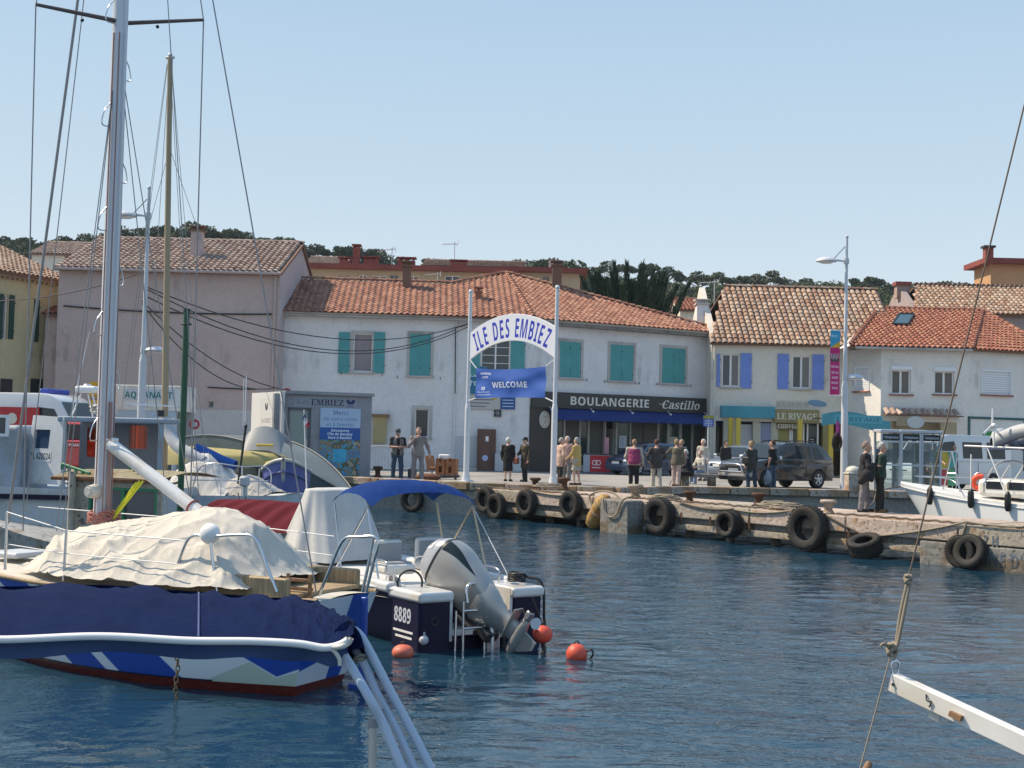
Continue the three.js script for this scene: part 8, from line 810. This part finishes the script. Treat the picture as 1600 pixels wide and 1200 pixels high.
{ // I: white boom and lines of the boat on the other side
  const a = onZ(1397, 1066, -5.1), b = onZ(1760, 1236, -4.4); const g = thing('white_boom', 'white painted boom with a small cleat, hanging from a knotted rope', 'boom'); const d = b.clone().sub(a), L = d.length(); d.normalize(); const q = new THREE.Quaternion().setFromRotationMatrix(new THREE.Matrix4().makeBasis(d, V(0, 1, 0).addScaledVector(d, -d.y).normalize(), d.clone().cross(V(0, 1, 0).addScaledVector(d, -d.y).normalize()))); const at = (x, y, z) => V(x, y, z).applyQuaternion(q).add(a); const put = (geo) => geo.applyQuaternion(q).translate(a.x, a.y, a.z); mesh('spar', put(rbox(L, .074, .05, L / 2, 0, 0, .006)), mat([.80, .79, .76], .4, { map: T.grime }), g); mesh('end_plate', put(box(.006, .066, .044, -.003, 0, 0)), MT.greyPale, g); mesh('cleat', put(box(.05, .02, .02, .30, -.005, .034)), MT.wood, g); mesh('lug', put(box(.045, .035, .012, .20, -.05, .0)), MT.white, g); mesh('hook', put(tube([V(.16, .02, .028), V(.175, .0, .035), V(.19, .005, .03), V(.185, -.02, .03)], .003, 12)), MT.dark, g); mesh('shackle', new THREE.TorusGeometry(.02, .005, 8, 18).scale(.8, 1.5, 1).translate(...onZ(1399, 1044, -5.1).toArray()), MT.steel, g); mesh('bolt', put(cyl(.006, .006, .012, .015, 0, 0, 8).rotateX(Math.PI / 2).translate(0, -.0, .02)), MT.dark, g);
  const top = onZ(1604, 150, -5.6), k1 = onZ(1419, 905, -5.1), k2 = onZ(1394, 1015, -5.1); const rp = thing('topping_rope', 'grey rope with two knots holding up the white boom', 'rope'); mesh('upper_line', rod(top, k1, .0036), MT.ropeDark, rp); mesh('double_line', [tube([k1, onZ(1408, 955, -5.1), onZ(1400, 1010, -5.1)], .0075, 20), tube([k1.clone().add(V(.008, 0, 0)), onZ(1414, 950, -5.09), onZ(1402, 1010, -5.09)], .0075, 20)], MT.rope, rp); const knot = (c, s, n) => tube(Array.from({ length: n }, (_, i) => V(c.x + s * Math.cos(i * 1.9) * .8, c.y + s * 1.1 * Math.sin(i * 1.25), c.z + s * .8 * Math.sin(i * 1.9))), .0075, n * 7, 6); mesh('knot', knot(k1, .014, 14), MT.rope, rp); mesh('knot', knot(k2, .022, 22), MT.rope, rp); mesh('loose_end', tube([k2, onZ(1380, 1006, -5.08), onZ(1376, 1010, -5.08)], .007, 12), MT.rope, rp); mesh('lower_line', rod(k2, onZ(1340, 1215, -5.0), .003), MT.rope, rp); const sp = thing('spar_tip', 'worn brown spar tip beside the lower line', 'spar'); mesh('spar', rod(onZ(1358, 1193, -5), onZ(1335, 1240, -4.9), .014, .02, 12), MT.wood, sp);
}
{ // R: white boat moored behind the jetty
  const bow = V(11.95, 0, -39.2), L = 8.6, g = thing('white_launch', 'white launch with black fenders moored behind the jetty', 'boat', bow.clone().addScaledVector(JD, L), turnTo(-JD.x, -JD.z)); g.updateMatrixWorld(true); const inv = g.matrixWorld.clone().invert(), W = (p) => p.clone().applyMatrix4(inv); const H = hullGeo({ L, beam: 2.8, fb0: 1.15, fb1: 1.62, tr: .85, rakeB: 1.2, depth: .5, flare: 1, bowFlare: .9, full: .62 }); mesh('hull', [...H.sides, H.tran], mat([.80, .81, .81], .3), g); mesh('deck', H.deck, MT.white, g); mesh('rubbing_strake', H.rail.map((q) => q.translate(0, -.1, 0)), MT.greyPale, g); mesh('wheelhouse', [rbox(1.7, .5, 1.6, 4.7, 1.6, 0, .14, 3)], MT.white, g); for (const s of [-1, 1]) for (const x of [4.35, 5.0]) mesh('cabin_window', rbox(.5, .22, .02, x, 1.68, s * .806, .01), MT.glass, g); mesh('windscreen_frame', [tube([V(5.3, 1.8, -.75), V(5.0, 2.25, -.7), V(5.0, 2.25, .7), V(5.3, 1.8, .75)], .025, 30), rod(V(5.3, 1.8, 0), V(5.0, 2.25, 0), .02)], MT.greyPale, g);
  const navy2 = mat([.02, .03, .09], .7, { map: T.cloth, side: THREE.DoubleSide }); const rc = onZ(1565, 700, -35.4), nb = W(rc); const bi = mesh('bimini', grid(20, 10, (u, v) => V(lerp(2.2, 5.2, u), nb.y - .02 + .12 * (1 - Math.pow(2 * v - 1, 2)) - .05 * Math.abs(2 * u - 1), lerp(-1.0, 1.0, v))), navy2, g); mesh('bimini_frame', [...[2.3, 3.7, 5.1].flatMap((x) => [-1, 1].map((s) => rod(V(x, nb.y, s), V(lerp(x, 3.7, .5), 1.3, s * 1.1), .02))), rod(V(2.1, nb.y - .03, -1.02), V(5.8, nb.y + .04, -1.02), .024), rod(V(5.6, nb.y - .2, -1), V(5.6, 1.5, -1), .02)], MT.whitePlain, g);
  const tb = nb.y + .32; mesh('inflatable_dinghy', [tube([V(5.1, tb - .15, -.5), V(5.3, tb + .05, 0), V(5.1, tb - .15, .5)], .2, 30, 12), tube([V(5.1, tb - .12, -.5), V(4.3, tb + .16, -.62), V(3, tb + .2, -.62), V(2, tb + .12, -.6)], .2, 40, 12), tube([V(5.1, tb - .12, .5), V(4.3, tb + .16, .62), V(3, tb + .2, .62), V(2, tb + .12, .6)], .2, 40, 12)], mat([.50, .52, .54], .6, { map: T.cloth }), g); const wt = W(onZ(1553, 665, -35.6)); const wg = mesh('wind_generator', [rod(V(wt.x, nb.y, wt.z), V(wt.x, wt.y, wt.z), .025), ball(.07, wt.x, wt.y, wt.z, 10)], MT.whitePlain, g); for (const a of [.05, 2.15, 4.2]) mesh('blade', box(.02, .46, .07, 0, .25, 0).rotateX(a).translate(wt.x + .05, wt.y, wt.z), MT.whitePlain, wg);
  const lbp = onZ(1531, 754, -36.4), lb = thing('lifebuoy', 'orange horseshoe lifebuoy on the deck of the white launch', 'lifebuoy', lbp, -.5); mesh('ring', new THREE.TorusGeometry(.17, .075, 12, 30, 5.4).rotateZ(-.9 + 2.0), mat([.80, .09, .04], .55), lb); mesh('holder', tube([V(-.2, -.2, -.05), V(-.24, .1, -.05), V(-.05, .28, -.05), V(.2, .26, -.05)], .014, 20), MT.steel, lb);
  [[1454, 775], [1504, 780], [1552, 785], [1580, 782]].forEach(([u, v], i) => { const p = onZ(u, v, [-37.3, -35.6, -34.4, -33.6][i]); const lp = W(p); let s = clamp(lp.x / L); const bz = -(H.b(s) + .07); const f = thing('boat_fender', ['black fender hung near the bow of the white launch', 'black fender hung amidships on the white launch', 'black fender hung below the lifebuoy side deck', 'slanting black fender next to a fender on the white launch'][i], 'fender', V(lp.x, lp.y, bz).applyMatrix4(g.matrixWorld), g.rotation.y, 'black fenders on the launch'); mesh('body', lathe([[0, -.26], [.05, -.25], [.085, -.18], [.09, 0], [.085, .18], [.05, .25], [.02, .29], [0, .29]], 16), MT.black, f); mesh('lanyard', rod(V(0, .28, 0), V(0, .55, .05), .008), MT.rope, f); if (i === 3) f.rotation.x = .0; });
  mesh('bow_rail', [tube([V(L - 2.6, 1.5, -1.05), V(L - 2.2, 2.0, -1.0), V(L - .8, 2.1, -.45), V(L - .2, 2.1, 0), V(L - .8, 2.1, .45), V(L - 2.2, 2.0, 1.0), V(L - 2.6, 1.5, 1.05)], .016, 60, 6)].map((q) => q.translate(-.3, -.28, 0)), MT.steel, g); const aw = W(onZ(1487, 735, -37.6)); mesh('a_frame', [rod(V(aw.x - .3, 1.35, aw.z), V(aw.x, 2.6, aw.z), .025), rod(V(aw.x + .3, 1.35, aw.z), V(aw.x, 2.6, aw.z), .025), rod(V(aw.x - .16, 1.95, aw.z), V(aw.x + .16, 1.95, aw.z), .02)], MT.steel, g); mesh('tarpaulin', new THREE.SphereGeometry(.6, 18, 12).scale(1.4, .5, 1.3).translate(1.9, 1.25, -.1), MT.navy, g); mesh('mooring_line', tube([V(L - .1, 1.5, 0), V(L + .1, 1.35, -.9), V(L - .6, 1.05, -2.2), V(L - 1.4, .98, -3.6)], .018, 30), MT.ropeDark, g);
}
scene.traverse((o) => { if (o.isMesh) { o.castShadow = true; o.receiveShadow = true; } });
renderer.render(scene, camera);
